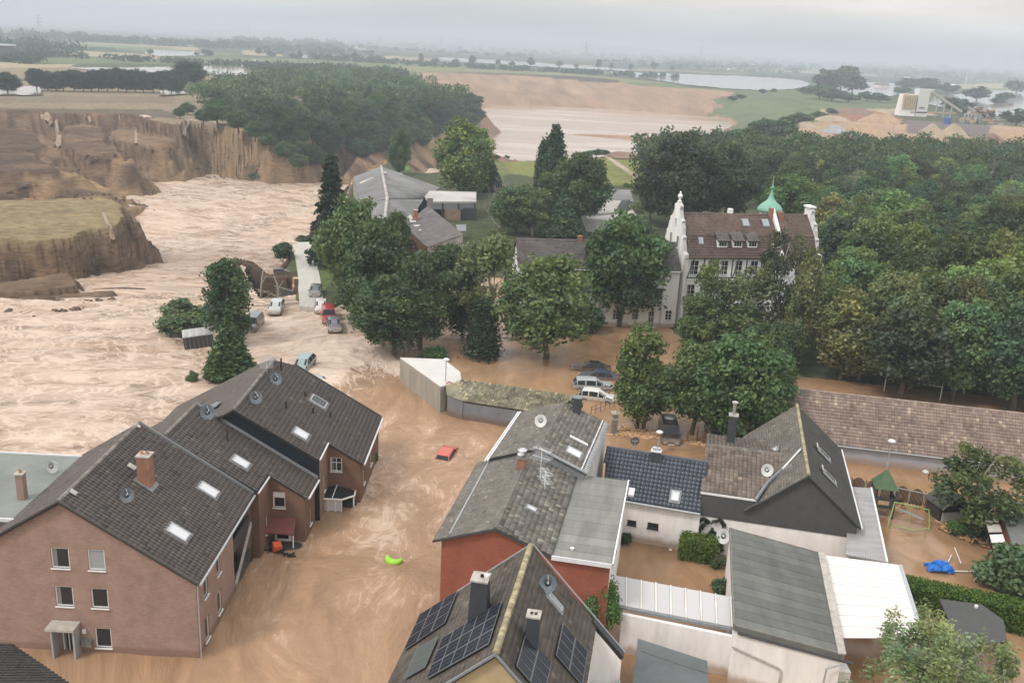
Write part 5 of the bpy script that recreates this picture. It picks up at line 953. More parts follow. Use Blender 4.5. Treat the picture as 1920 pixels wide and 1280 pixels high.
# dark roof in the lower left corner
P = [G(*q, 6.0) for q in [(-40, 1160), (150, 1290), (60, 1330), (-120, 1300)]]; c0 = V3((-20, 38, 0)); cn = empty('corner_house', c0, 0, 'dark tiled roof corner in the lower left corner of the view', 'house')
O_ = G(150, 1295, 5.0) - c0; R0 = G(-40, 1165, 5.6) - c0; e_ = (R0 - O_).normalized(); s_ = V3((-e_.y, e_.x, 0)).normalized() * 1.0; s_ = (s_ if s_.x < 0 else -s_); s_ = V3((s_.x, s_.y, .6)).normalized(); e2 = e_.cross(s_)
if e2.z < 0: O_, e_ = R0, -e_
tiles(cn, O_, e_, s_, 6, 4, MATS['tile_dark'], .3, .34, poly=[(0, 0), (5.6, 0), (5.6, 4), (0, 4)], seed=91, tone=.12, spots=.0)
MB().box(O_.x - 5.5, O_.x - .3, O_.y - .5, O_.y + 3.2, -1, 4.6).build('wall', MATS['brick_rose'], cn) if 0 else None
# ================================================================== long barn roof, right
I_ = Hs('long_tiled_building', 26.09, 83.64, -.18, 'long low building with mottled red brown pantile roof and grey blue wall', 'building'); h = I_
IL, Iw, Ize, Izr = 27.0, 3.69, 1.75, 5.57; sI = V3((0, Iw, Izr - Ize)); LI = sI.length; sI.normalize()
tiles(h.e, (0, 0, Ize), (1, 0, 0), sI, IL, LI, MATS['tile_barn'], .29, .33, seed=101, tone=.17, spots=.05, style='double'); tiles(h.e, (IL, 2 * Iw, Ize), (-1, 0, 0), V3((0, -Iw, Izr - Ize)), IL, LI, MATS['tile_barn'], .4, .45, seed=102, tone=.15, style='flat')
ridge(h.e, (0, Iw, Izr + .04), (IL, Iw, Izr + .04), MATS['tile_barn'], .12, .36)
wall(h, (.2, .3), (IL - .2, .3), Ize + .25, MATS['render_grey']); wall(h, (.2, 2 * Iw - .3), (.2, .3), [(0, Ize + .2), (Iw - .3, Izr - .2), (2 * Iw - .6, Ize + .2)], MATS['render_grey']); wall(h, (IL - .2, .3), (IL - .2, 2 * Iw - .3), [(0, Ize + .2), (Iw - .3, Izr - .2), (2 * Iw - .6, Ize + .2)], MATS['render_grey']); wall(h, (IL - .2, 2 * Iw - .3), (.2, 2 * Iw - .3), Ize + .2, MATS['render_grey'])
MB().obox((-.12, 0, Ize), (0, Iw, Izr - Ize), (.12, 0, 0), (0, 0, .14)).obox((-.12, 2 * Iw, Ize), (0, -Iw, Izr - Ize), (.12, 0, 0), (0, 0, .14)).build('verge_board', MATS['white_frame'], h.e); gutter(h.e, (0, -.08, Ize - .05), (IL, -.08, Ize - .05), MATS['grey_metal'], .07)
# ================================================================== white manor
K_ = Hs('white_manor', 23.0, 126.8, .21, 'four storey white manor with Dutch gables and copper onion turret in the trees', 'manor'); h = K_
KL, Kw, Kze, Kzr = 19.4, 3.9, 10.0, 15.1; s1 = V3((0, Kw, Kzr - Kze)); LK = s1.length; s1.normalize(); bk = LK * .5
up = V3((0, Kw * .5, 2.2)); 
# lower steep and upper flatter slope
pL = V3((0, -.5, Kze - .25)); pM = V3((0, 1.15, Kze + 2.65)); pT = V3((0, Kw, Kzr)); sa = (pM - pL); La_ = sa.length; sb = (pT - pM); Lb_ = sb.length
for x0_, x1_ in ((.25, 13.6), (14.05, KL - .2)):
    tiles(h.e, pL + V3((x0_, 0, 0)), (1, 0, 0), sa, x1_ - x0_, La_, MATS['tile_castle'], .4, .36, poly=[(0, 0), (x1_ - x0_, 0), (x1_ - x0_, La_), (0, La_)], seed=111, tone=.12, spots=0, style='double', name='lower_roof_slope')
    tiles(h.e, pM + V3((x0_, 0, .02)), (1, 0, 0), sb, x1_ - x0_, Lb_, MATS['tile_castle'], .4, .36, poly=[(0, -.12), (x1_ - x0_, -.12), (x1_ - x0_, Lb_), (0, Lb_)], seed=112, tone=.12, spots=0, style='double', name='upper_roof_slope')
tiles(h.e, (KL - .2, 2 * Kw + .3, Kze), (-1, 0, 0), V3((0, -Kw - .3, Kzr - Kze)), KL - .4, hypot(Kw + .3, Kzr - Kze), MATS['tile_castle'], .5, .5, poly=[(0, 0), (KL - .4, 0), (KL - .4, hypot(Kw + .3, Kzr - Kze)), (0, hypot(Kw + .3, Kzr - Kze))], seed=113, tone=.1, spots=0, style='flat')
ridge(h.e, (.2, Kw, Kzr + .04), (KL - .2, Kw, Kzr + .04), MATS['tile_castle'], .14, .5)
ops = [(.75, 7.35, 1.25, 2.0, 'tall')] + [(x, 7.35, 1.1, 2.0, 'tall') for x in (3.3, 5.2, 7.3, 9.6, 11.6)] + [(x, 4.0, 1.2, 2.0, 'tall') for x in (.6, 3.4, 5.6, 8.0, 10.4, 15.4, 17.6)] + [(x, .7, 1.3, 2.2, 'tall') for x in (.4, 3.4, 6.0, 8.8, 11.4)] + [(14.6, 7.2, 1.1, 2.0, 'tall'), (16.3, 7.2, 1.1, 2.0, 'tall'), (15.0, .6, 2.4, 2.4, 'three')]
wall(h, (0, 0), (KL, 0), [(0, Kze - .1), (KL, Kze - .1)], MATS['castle_white'], ops=ops)
# timber framing of the top floor
tf = MB()
for x in [.2, 2.7, 4.7, 6.8, 8.9, 11.1, 13.2]: MB().box(x, x + .16, -.03, -.003, 6.9, 9.85).build('timber_post', MATS['wood_dark'], h.e)
for z in (6.85, 9.7): MB().box(.1, 13.4, -.04, -.004, z, z + .16).build('timber_rail', MATS['wood_dark'], h.e)
for x in (.3, 2.8, 6.9, 11.2): MB().obox((x + .1, -.028, 6.95), (.75, 0, 2.7), (.14, 0, 0), (0, .02, 0)).build('timber_brace', MATS['wood_dark'], h.e); 
MB().box(0, 13.5, -.10, -.003, 6.6, 6.78).build('string_course', MATS['castle_white'], h.e); MB().box(0, KL, -.08, -.003, 3.3, 3.42).build('string_course', MATS['castle_white'], h.e)
# curved gables (left end, fire wall, right end)
def dutch(x, t, y0, y1, zb, zt, base, name='gable', top=True):
    yc = (y0 + y1) / 2; hw = (y1 - y0) / 2; H_ = zt - zb; prof = [(-1, 0), (-1.06, .02), (-1.06, .10), (-.86, .13), (-.80, .25), (-.70, .38), (-.74, .42), (-.64, .46), (-.58, .60), (-.48, .70), (-.51, .74), (-.36, .78), (-.26, .90), (-.2, .97), (-.24, .99), (-.24, 1.03), (0, 1.10)]
    pts = [(yc + a * hw, zb + b * H_) for a, b in prof]; pts += [(2 * yc - y, z) for y, z in pts[-2::-1]]
    P = [V3((x, y, z)) for y, z in pts] ; n = len(P)
    mb = MB(); q = [V3((x, pts[0][0], base)), V3((x, pts[-1][0], base))]
    for i in range(n - 1):
        a, b = P[i], P[i + 1]; c, d = V3((x, a.y, base)), V3((x, b.y, base)); T_v = V3((t, 0, 0))
        if abs(a.y - b.y) > 1e-4: mb.add([a, b, d, c, a + T_v, b + T_v, d + T_v, c + T_v], [(3, 2, 1, 0), (4, 5, 6, 7)])
        mb.add([a, b, b + T_v, a + T_v], [(0, 1, 2, 3)]) ; mb.add([a, a + T_v, b + T_v, b], [(0, 1, 2, 3)])
    mb.add([q[0], P[0], P[0] + V3((t, 0, 0)), q[0] + V3((t, 0, 0))], [(0, 1, 2, 3)]); mb.add([q[1], P[-1], P[-1] + V3((t, 0, 0)), q[1] + V3((t, 0, 0))], [(3, 2, 1, 0)])
    o = mb.build(name, MATS['castle_white'], h.e)
    if top: MB().lathe([(.28, 0), (.34, .12), (.18, .2), (.16, .5), (.3, .62), (.36, .85), (.24, 1.05), (.1, 1.15), (.16, 1.3), (.02, 1.5)], 10, (x + t / 2, yc, zt + .1 * H_ - .05)).build('finial', MATS['castle_white'], o)
    return o
g1 = dutch(-.45, .5, -.6, 2 * Kw + .4, Kze - .3, Kzr + 1.0, -1)
for y, z, ww, hh in ((2.0, 10.6, .8, 1.7), (4.6, 10.6, .8, 1.7), (3.5, 13.6, .5, .9), (2.0, 6.8, .9, 1.6), (5.0, 6.8, .9, 1.6)): window(h.e, V3((-.5, y + ww, z)), V3((0, -1, 0)), V3((-1, 0, 0)), ww, hh, 'two', .04)
g3 = dutch(KL - .25, .5, -.6, 2 * Kw + .4, Kze - .3, Kzr + .7, -1, top=False); MB().box(KL - .5, KL + .5, Kw - .9, Kw + .9, Kzr + 1.15, Kzr + 1.4).build('chimney_cap', MATS['castle_white'], h.e)
MB().add([(13.6, -.75, Kze + .0), (13.6, .95, Kze + 3.0), (13.6, Kw, Kzr + .9), (13.6, Kw, Kzr - .6), (13.6, -.2, Kze - .8), (14.05, -.75, Kze), (14.05, .95, Kze + 3.0), (14.05, Kw, Kzr + .9), (14.05, Kw, Kzr - .6), (14.05, -.2, Kze - .8)], [(0, 1, 2, 3, 4), (9, 8, 7, 6, 5), (0, 5, 6, 1), (1, 6, 7, 2), (2, 7, 8, 3)]).build('fire_wall', MATS['castle_white'], h.e)
MB().box(13.2, 13.6, 3.2, 4.0, Kzr - .5, Kzr + 1.0).build('chimney', MATS['brick_old'], h.e); MB().box(14.6, 15.1, 3.0, 3.8, Kzr - 1, Kzr + .55).build('chimney', MATS['brick_old'], h.e); MB().box(7.2, 7.8, Kw - .1, Kw + .5, Kzr - .3, Kzr + .75).build('chimney', MATS['castle_white'], h.e)
for x in (4.3, 6.5, 8.7, 12.4):        # shed dormers
    z0_ = Kze + 1.15; y0_ = .12; hd = MB().box(x + .15, x + 1.55, y0_, y0_ + 1.1, z0_, z0_ + .95).build('dormer', MATS['castle_white'], h.e)
    tiles(h.e, (x, -.25, z0_ + .95), (1, 0, 0), (0, 1.9, 1.0), 1.8, 2.1, MATS['tile_wing'], .4, .36, poly=[(0, 0), (1.75, 0), (1.75, 2.0), (0, 2.0)], seed=int(x * 10), tone=.1, spots=0, style='double', name='dormer_roof')
    window(h.e, V3((x + .25, y0_ - .02, z0_ + .12)), V3((1, 0, 0)), V3((0, -1, 0)), 1.2, .68, 'three', .03)
for x, y_ in ((9.0, .55), (12.0, .55)): roofwin(h.e, pM + V3((0, 0, .02)), (1, 0, 0), sb, x - .1, Lb_ * .42, .8, 1.1, 'open', lift=.2)
roofwin(h.e, pL, (1, 0, 0), sa, 1.9, La_ * .62, .5, .8, 'open', lift=.2)
# onion turret behind the ridge
tx, ty = 15.9, 9.0
MB().lathe([(1.5, -1), (1.5, 14.6), (1.75, 14.7)], 8, (tx, ty, 0)).build('turret', MATS['castle_white'], h.e)
MB().lathe([(1.7, 14.7), (1.85, 14.95), (1.75, 15.3), (1.35, 15.75), (.9, 16.1), (.52, 16.5), (.3, 17.0), (.18, 17.6), (.12, 18.1), (.28, 18.2), (.28, 18.28), (.09, 18.4), (.06, 19.2), (.02, 19.9)], 16, (tx, ty, 0)).build('onion_dome', MATS['copper_green'], h.e, smooth=True)
# --- lower wing
KW = Hs('manor_wing', .26, 123.21, .14, 'long two storey white wing left of the manor with dark tiled roof', 'manor wing'); h = KW
L_, w_, ze_, zr_ = 22.3, 3.6, 8.0, 11.15; s_ = V3((0, w_, zr_ - ze_)); Lz = s_.length
tiles(h.e, (0, -.3, ze_), (1, 0, 0), s_, L_, Lz, MATS['tile_wing'], .4, .38, seed=121, tone=.1, spots=0, style='double'); tiles(h.e, (L_, 2 * w_ - .3, ze_), (-1, 0, 0), V3((0, -w_, zr_ - ze_)), L_, Lz, MATS['tile_wing'], .5, .5, seed=122, tone=.1, spots=0, style='flat')
ridge(h.e, (0, w_ - .3, zr_ + .04), (L_, w_ - .3, zr_ + .04), MATS['tile_wing'], .14, .5)
wall(h, (0.2, 0), (L_, 0), ze_, MATS['castle_white'], ops=[(x, 3.9, 1.0, 1.6, 'tall') for x in (2.2, 5.0, 7.6, 10.1, 13.2, 16.2, 18.9)] + [(x, 1.0, .95, 1.4, 'tall') for x in (2.2, 5.0, 7.6, 10.1, 13.2, 15.9, 20.6)] + [(18.2, .0, .9, 2.3, 'tall')], label='white rendered front with two rows of windows')
wall(h, (.2, 2 * w_ - .6), (.2, 0), [(0, ze_), (w_ - .3, zr_ - .2), (2 * w_ - .6, ze_)], MATS['castle_white'], ops=[(1.5, 4, 1, 1.6, 'tall')]); wall(h, (L_, 2 * w_ - .6), (.2, 2 * w_ - .6), ze_, MATS['castle_white'])
gutter(h.e, (0, -.4, ze_ - .1), (L_, -.4, ze_ - .1), MATS['white_metal'], .09); MB().tube((L_ - 2.2, -.08, ze_), (L_ - 2.2, -.08, -1), .05).build('downpipe', MATS['grey_metal'], h.e)
MB().box(8.5, 9.1, w_ - .6, w_ - .1, zr_ - .3, zr_ + .7).build('chimney', MATS['brick_old'], h.e)
# ================================================================== farm sheds by the broken edge
def sheet_roof(par, q, m, seed, n=26, rows=3, c0=V3((0, 0, 0)), amp=.07):
    """ribbed sheet roof on four corners eave0, eave1, ridge1, ridge0"""
    q = [V3(p) - c0 for p in q]; rs = random.Random(seed)
    for r in range(rows):
        mb = MB(); v0, v1 = r / rows, (r + 1.03) / rows
        for j in range(n):
            t = rs.uniform(.88, 1.12)
            for u0, u1, z0, z1 in ((j / n, (j + .5) / n, 0, amp), ((j + .5) / n, (j + 1) / n, amp, 0)):
                f = lambda u, v, z: (q[0].lerp(q[1], u)).lerp(q[3].lerp(q[2], u), v) + V3((0, 0, z + (.0 if v == v1 else .03)))
                mb.add([f(u0, v0, z0), f(u1, v0, z1), f(u1, v1, z1), f(u0, v1, z0)], [(0, 1, 2, 3)], (t, t, t))
        mb.build('roof_sheet', m, par)
J_ = empty('farm_shed', (-26, 200, 0), 0, 'big ribbed grey farm shed at the edge of the washed out hole', 'barn'); c0 = V3((-26, 200, 0))
r0, r1, r2 = G(714.7, 312, 7.5), G(726, 372, 7.5), G(718, 440, 7.5)
eR0, eR1 = G(826, 352, 4.3), G(790, 372, 4.3); eL0, eL1 = G(662.6, 332, 4.6), G(676, 384, 4.6)
sheet_roof(J_, [eR1, eR0, r0, r1], MATS['fibre_cement'], 1, 30, 3, c0); sheet_roof(J_, [eL0, eL1, r1, r0], MATS['fibre_cement'], 2, 30, 3, c0)
k0, k1 = G(756, 400, 4.3), G(742, 450, 4.3)
sheet_roof(J_, [G(745, 455, 4.3), G(794, 374, 4.3), r1 - V3((0, 0, .1)), r2], MATS['fibre_cement'], 3, 24, 3, c0); sheet_roof(J_, [eL1 + V3((0, .2, 0)), G(664, 440, 4.6), r2, r1 - V3((0, 0, .1))], MATS['fibre_cement'], 4, 24, 3, c0)
ridge(J_, r1 - c0 + V3((0, 0, .1)), r0 - c0 + V3((0, 0, .1)), MATS['fibre_pale'], .3, 1.2); ridge(J_, r2 - c0 + V3((0, 0, .1)), r1 - c0 + V3((0, 0, .1)), MATS['fibre_pale'], .3, 1.2)
for (a, b) in ((eR0, eR1), (eL1, eL0), (eL0, r0), (r0, eR0)):
    a, b = a - c0, b - c0; MB().add([a - V3((0, 0, .1)), b - V3((0, 0, .1)), (b.x, b.y, -1), (a.x, a.y, -1)], [(0, 1, 2, 3), (3, 2, 1, 0)]).build('wall', MATS['render_old'], J_)
for px_, py_ in ((743, 325), (741, 337), (745, 345), (749, 351), (752, 358), (757, 368), (763, 336), (768, 345)):
    n_ = (r0 - eR1).cross(eR0 - eR1).normalized(); n_ = n_ if n_.z > 0 else -n_; dx, dy, dz = ray(px_, py_); d = V3((dx, dy, dz)); t = (eR1 - V3((0, 0, CAM_H))).dot(n_) / d.dot(n_); p = V3((0, 0, CAM_H)) + d * t - c0
    e_ = (r0 - r1).normalized(); s_ = n_.cross(e_); MB().obox(p - e_ * .45 - s_ * 1.4 + n_ * .12, e_ * .9, s_ * 2.8, n_ * .05).build('roof_light', MATS['white_blind'], J_)
n_ = (r0 - eL1).cross(eL0 - eL1).normalized(); n_ = n_ if n_.z > 0 else -n_; dx, dy, dz = ray(700, 334); d = V3((dx, dy, dz)); t = (eL1 - V3((0, 0, CAM_H))).dot(n_) / d.dot(n_); p = V3((0, 0, CAM_H)) + d * t - c0; e_ = (r0 - r1).normalized(); s_ = n_.cross(e_); MB().obox(p - e_ * 1.2 - s_ * 3.2 + n_ * .12, e_ * 2.4, s_ * 6.4, n_ * .05).build('roof_patch', MATS['fibre_pale'], J_)
# pale lean-to hall with dark open front
P = [G(*q, z) for q, z in (((788, 357), 4.6), ((893, 360), 4.6), ((893, 378), 4.2), ((803, 378), 4.2))]; c0 = V3((-15, 200, 0)); S_ = empty('open_hall', c0, 0, 'open fronted hall with pale flat roof and brick back wall behind the trees', 'barn'); Q = [p - c0 for p in P]
MB().prism(Q, (0, 0, -.35)).build('roof_slab', MATS['fibre_pale'], S_); f0, f1 = Q[3], Q[2]; b0, b1 = Q[0].lerp(Q[3], .3), Q[1].lerp(Q[2], .3)
MB().add([b0 - V3((0, 0, .4)), b1 - V3((0, 0, .4)), (b1.x, b1.y, -1), (b0.x, b0.y, -1)], [(0, 1, 2, 3), (3, 2, 1, 0)]).build('back_wall', MATS['brick_old'], S_)
MB().obox(f0 - V3((0, 0, .36 + 1.3)), f1 - f0, (0, .15, 0), (0, 0, 1.25)).build('front_beam', MATS['lead'], S_)
for t in (.02, .3, .63, .97): q = f0.lerp(f1, t); MB().box(q.x - .15, q.x + .15, q.y - .1, q.y + .2, -1, q.z - .36).build('post', MATS['wood_dark'], S_)
q = f0.lerp(f1, .65); MB().box(q.x, q.x + 3.6, q.y + .25, q.y + .4, -1, 2.9).build('opening_shade_panel', MATS['dark_frame'], S_); q = f0.lerp(f1, .3); MB().box(q.x + .3, q.x + 3.8, q.y + .3, q.y + .45, -1, 2.6).build('brick_infill', MATS['brick_pale'], S_)  # near-black solid panel stands in for the shade inside the open bay
# small tiled house with row of roof lights
T0, T1 = G(802, 388, 7.4), G(871, 440, 4.6); c0 = V3((-15, 160, 0)); Y_ = empty('farm_house', c0, 0, 'small grey tiled farm house with a row of white roof lights and a chimney', 'house')
rA, rB = G(800, 386, 7.6) - c0, G(872, 436, 5.0) - c0
p0, p1, p2, p3 = G(757, 424, 6.0) - c0, G(801, 464, 4.4) - c0, G(880, 462, 4.0) - c0, G(802, 386, 7.6) - c0
e_ = (p1 - p0); Le = e_.length; s_ = (p3 - p0); s_ = s_ - e_.normalized() * s_.dot(e_.normalized()); Ls = s_.length
sheet_roof(Y_, [p0, p1, G(868, 440, 6.2) - c0, p3], MATS['tile_wing'], 9, 22, 3)
MB().add([p0 - V3((0, 0, .1)), p1 - V3((0, 0, .1)), (p1.x, p1.y, -1), (p0.x, p0.y, -1)], [(0, 1, 2, 3), (3, 2, 1, 0)]).build('wall', MATS['brick_old'], Y_)
q = G(868, 440, 6.2) - c0; MB().add([p1 - V3((0, 0, .1)), q - V3((0, 0, .1)), (q.x, q.y, -1), (p1.x, p1.y, -1)], [(0, 1, 2, 3), (3, 2, 1, 0)]).build('wall', MATS['render_old'], Y_); MB().add([p3 - V3((0, 0, .1)), q - V3((0, 0, .1)), (q.x, q.y, -1), (p3.x, p3.y, -1)], [(0, 1, 2, 3), (3, 2, 1, 0)]).build('wall', MATS['brick_old'], Y_)
n_ = e_.cross(s_).normalized(); n_ = n_ if n_.z > 0 else -n_; en = e_.normalized(); sn_ = s_.normalized()
for px_, py_ in ((774, 417), (782, 425), (791, 433), (798, 441), (803, 446)):
    dx, dy, dz = ray(px_, py_); d = V3((dx, dy, dz)); ro = V3((0, 0, CAM_H)) - c0; t = (p0 - ro).dot(n_) / d.dot(n_); p = ro + d * t; MB().obox(p - en * .25 - sn_ * .55 + n_ * .1, en * .5, sn_ * 1.1, n_ * .12).build('roof_light', MATS['white_blind'], Y_)
chimney(Y_, p3.x + .4, p3.y, 6.4, 9.0, 1.0, .8, MATS['concrete_dark'], pots=0); chimney(Y_, p0.x + 1.6, p0.y + 3.6, 5.2, 8.2, .7, .7, MATS['brick_old'], pots=0)
MB().prism([G(737, 425, 4.2) - c0, G(770, 402, 5.2) - c0, G(776, 412, 5.6) - c0, G(748, 436, 4.2) - c0], (0, 0, -.3)).build('porch_roof', MATS['fibre_pale'], Y_)
MB().prism([G(855, 421, 2.6) - c0, G(874, 421, 2.6) - c0, G(874, 433, 2.3) - c0, G(858, 433, 2.3) - c0], (0, 0, -.2)).build('shed_roof', MATS['lead'], Y_)
# far low roofs behind the poplar
fr_ = empty('riding_hall', (22, 215, 0), 0, 'low grey and pale roofed hall beyond the trees beside the green field', 'barn'); c0 = V3((22, 215, 0))
P = [G(*q, z) - c0 for q, z in (((1128, 355), 5.0), ((1182, 356), 5.0), ((1188, 378), 4.0), ((1120, 376), 4.0))]; MB().prism(P, (0, 0, -.3)).build('roof_slab', MATS['fibre_cement'], fr_)
P = [G(*q, z) - c0 for q, z in (((1118, 376), 4.4), ((1165, 376), 4.4), ((1152, 398), 3.4), ((1106, 402), 3.4))]; MB().prism(P, (0, 0, -.3)).build('roof_slab', MATS['fibre_pale'], fr_); P = [G(*q, z) - c0 for q, z in (((1166, 375), 4.6), ((1182, 374), 4.6), ((1176, 396), 3.2), ((1153, 398), 3.4))]; MB().prism(P, (0, 0, -.3)).build('roof_slab', MATS['slate_wall'], fr_)
MB().box(-8, 3, -22, 8, -1, 3.0).build('wall', MATS['render_old'], fr_)
# ================================================================== concrete ramp wall and mossy wall roof
c0 = V3((-8, 95, 0)); cw = empty('concrete_bunker', c0, 0, 'pale concrete wall with wedge shaped white roof beside the flooded street', 'concrete building')
top = [G(*q, 2.8) - c0 for q in [(750, 670), (832, 673), (863, 697), (865, 712), (836, 722), (826, 724)]]
MB().prism(top, (0, 0, -.12)).build('roof_slab', MATS['screed'], cw)
n = len(top)
for i in range(n):
    a, b = top[i], top[(i + 1) % n]; MB().add([a - V3((0, 0, .12)), b - V3((0, 0, .12)), (b.x, b.y, -1.2), (a.x, a.y, -1.2)], [(3, 2, 1, 0), (0, 1, 2, 3)]).build('wall', MATS['concrete_wall'], cw)
mr_ = empty('mossy_roofed_shed', V3((0, 88, 0)), 0, 'low shed with lichen covered tiled roof and blue grey wall beside the concrete wall', 'shed'); c0 = V3((0, 88, 0))
r0, r1 = G(866, 711, 3.2) - c0, G(1082, 741, 3.2) - c0; e0, e1 = G(838, 741, 2.1) - c0, G(1040, 778, 2.1) - c0
e0b = G(868, 752, 2.0) - c0
O_ = e0b; e_ = (e1 - e0b); s_ = (r0 - e0b); s_ = s_ - e_.normalized() * s_.dot(e_.normalized()); l0 = (r0 - e0b).dot(e_.normalized()); l1 = (r1 - e0b).dot(e_.normalized())
tiles(mr_, O_, e_, s_, e_.length, s_.length, MATS['tile_moss'], .27, .27, poly=[(0, 0), (e_.length, 0), (l1, s_.length), (l0, s_.length)], seed=131, tone=.3, spots=.14, style='wave')
hp = [e0b, r0, e0]; MB().add([e0b, r0, e0, G(836, 724, 2.75) - c0], [(0, 1, 3, 2), (2, 3, 1, 0)]).build('hip_slope', MATS['tile_moss'], mr_)
for k in range(46):
    rg = random.Random(k + 900); u, v = rg.random(), rg.random(); p = e0.lerp(e0b, u).lerp((G(836, 724, 2.75) - c0).lerp(r0, u), v); MB().obox(p + V3((0, 0, .02)), (.26, .03, .01), (-.05, .24, .06), (0, 0, .05)).build('roof_tile', MATS['ridge_pale'], mr_)
for a, b in ((e0, e0b), (e0b, e1)): MB().add([a + V3((.05, .12, -.08)), b + V3((0, .12, -.08)), (b.x, b.y + .12, -1), (a.x + .05, a.y + .12, -1)], [(3, 2, 1, 0), (0, 1, 2, 3)]).build('wall', MATS['render_grey'], mr_)
MB().add([r0 - V3((0, 0, .1)), r1 - V3((0, 0, .1)), (r1.x, r1.y, -1), (r0.x, r0.y, -1)], [(0, 1, 2, 3)]).build('wall', MATS['render_grey'], mr_)
# gate pillars
def pillar(x, y, hgt, label, w_=.5):
    o = empty('gate_pillar', (x, y, 0), .2, label, 'pillar', 'old brick gate pillars')
    MB().box(-w_ / 2, w_ / 2, -w_ / 2, w_ / 2, -1, hgt).build('shaft', MATS['concrete_dark'], o); MB().box(-w_ / 2 - .12, w_ / 2 + .12, -w_ / 2 - .12, w_ / 2 + .12, hgt, hgt + .14).box(-w_ / 2 - .04, w_ / 2 + .04, -w_ / 2 - .04, w_ / 2 + .04, hgt * .72, hgt * .72 + .12).build('cap', MATS['concrete'], o)
    MB().lathe([(.3, 0), (.26, .1), (.05, .18)], 4, (0, 0, hgt + .14)).build('cap_top', MATS['concrete'], o)
pillar(-4.9, 90.5, 2.3, 'weathered brick gate pillar at the left end of the blue grey shed wall', .55); pillar(10.5, 87.0, 2.1, 'tall dark gate pillar with pale cap standing alone in the water', .5)
for x, y, zt in ((10.1, 81, 0),): pass
# ================================================================== trees
lm, t, b = newmat('leaves'); L = t.links.new; t.nodes.remove(b)
oi = N(t, 'ShaderNodeObjectInfo'); at = N(t, 'ShaderNodeAttribute', attribute_name='Col'); mm = N(t, 'ShaderNodeMix', data_type='RGBA', blend_type='MULTIPLY'); mm.inputs[0].default_value = 1
L(oi.outputs['Color'], mm.inputs[6]); L(at.outputs['Color'], mm.inputs[7])
df = N(t, 'ShaderNodeBsdfDiffuse'); tr = N(t, 'ShaderNodeBsdfTranslucent'); gl = N(t, 'ShaderNodeBsdfGlossy'); gl.inputs['Roughness'].default_value = .5; gl.inputs['Color'].default_value = (.6, .6, .6, 1)
mt = N(t, 'ShaderNodeMix', data_type='RGBA', blend_type='MULTIPLY'); mt.inputs[0].default_value = 1; mt.inputs[7].default_value = (1.2, 1.25, .5, 1); L(mm.outputs[2], mt.inputs[6]); L(mm.outputs[2], df.inputs[0]); L(mt.outputs[2], tr.inputs[0])
m1 = N(t, 'ShaderNodeMixShader'); m1.inputs[0].default_value = .28; L(df.outputs[0], m1.inputs[1]); L(tr.outputs[0], m1.inputs[2]); m2 = N(t, 'ShaderNodeMixShader'); m2.inputs[0].default_value = .035; L(m1.outputs[0], m2.inputs[1]); L(gl.outputs[0], m2.inputs[2]); L(m2.outputs[0], t.nodes['Material Output'].inputs['Surface'])
def leafmesh(name, clumps, per, size, seed, droop=0.0, var=.28, up=.25, elong=1.5, hue=.12):
    """clumps = (x, y, z, r, squash); leaves lie through the outer part of each clump"""
    rs = np.random.RandomState(seed); cl = np.array(clumps, float); wgt = cl[:, 3] ** 2; cnt = np.maximum((per * len(cl) * wgt / wgt.sum()).astype(int), 6)
    ci = np.repeat(np.arange(len(cl)), cnt); n = len(ci); d = rs.normal(size=(n, 3)); d /= np.linalg.norm(d, axis=1)[:, None]; d[:, 2] += up; d /= np.linalg.norm(d, axis=1)[:, None]
    rad = cl[ci, 3] * (1.04 - .55 * rs.rand(n) ** 2.2) * (1 + .18 * rs.normal(size=n))
    c = cl[ci, :3] + d * rad[:, None] * np.stack([np.ones(n), np.ones(n), cl[ci, 4]], 1)
    if droop: c[:, 2] -= droop * rs.rand(n) ** 2 * cl[ci, 3]
    nn = d + rs.normal(size=(n, 3)) * .75; nn /= np.linalg.norm(nn, axis=1)[:, None]
    a = np.cross(nn, rs.normal(size=(n, 3))); a /= np.linalg.norm(a, axis=1)[:, None]; b_ = np.cross(nn, a); s = size * (.6 + .8 * rs.rand(n))
    a *= (s * elong * .5)[:, None]; b_ *= (s * .5)[:, None]
    V = np.stack([c - a, c + b_ * .9 - a * .1, c + a, c - b_ * .9 + a * .1], 1)
    tone = (1 + var * (rs.rand(len(cl)) - .5) * 2)[ci] * (1 + .32 * (rs.rand(n) - .5) * 2); hu = (hue * (rs.rand(len(cl)) - .5) * 2)[ci]
    colr = np.stack([tone * (1 + hu * 1.6), tone * (1 + hu * .4), tone * (1 - hu)], 1)
    return npmesh(name, V.reshape(-1, 3), np.arange(n * 4).reshape(n, 4), lm, np.repeat(colr, 4, 0), link=False)
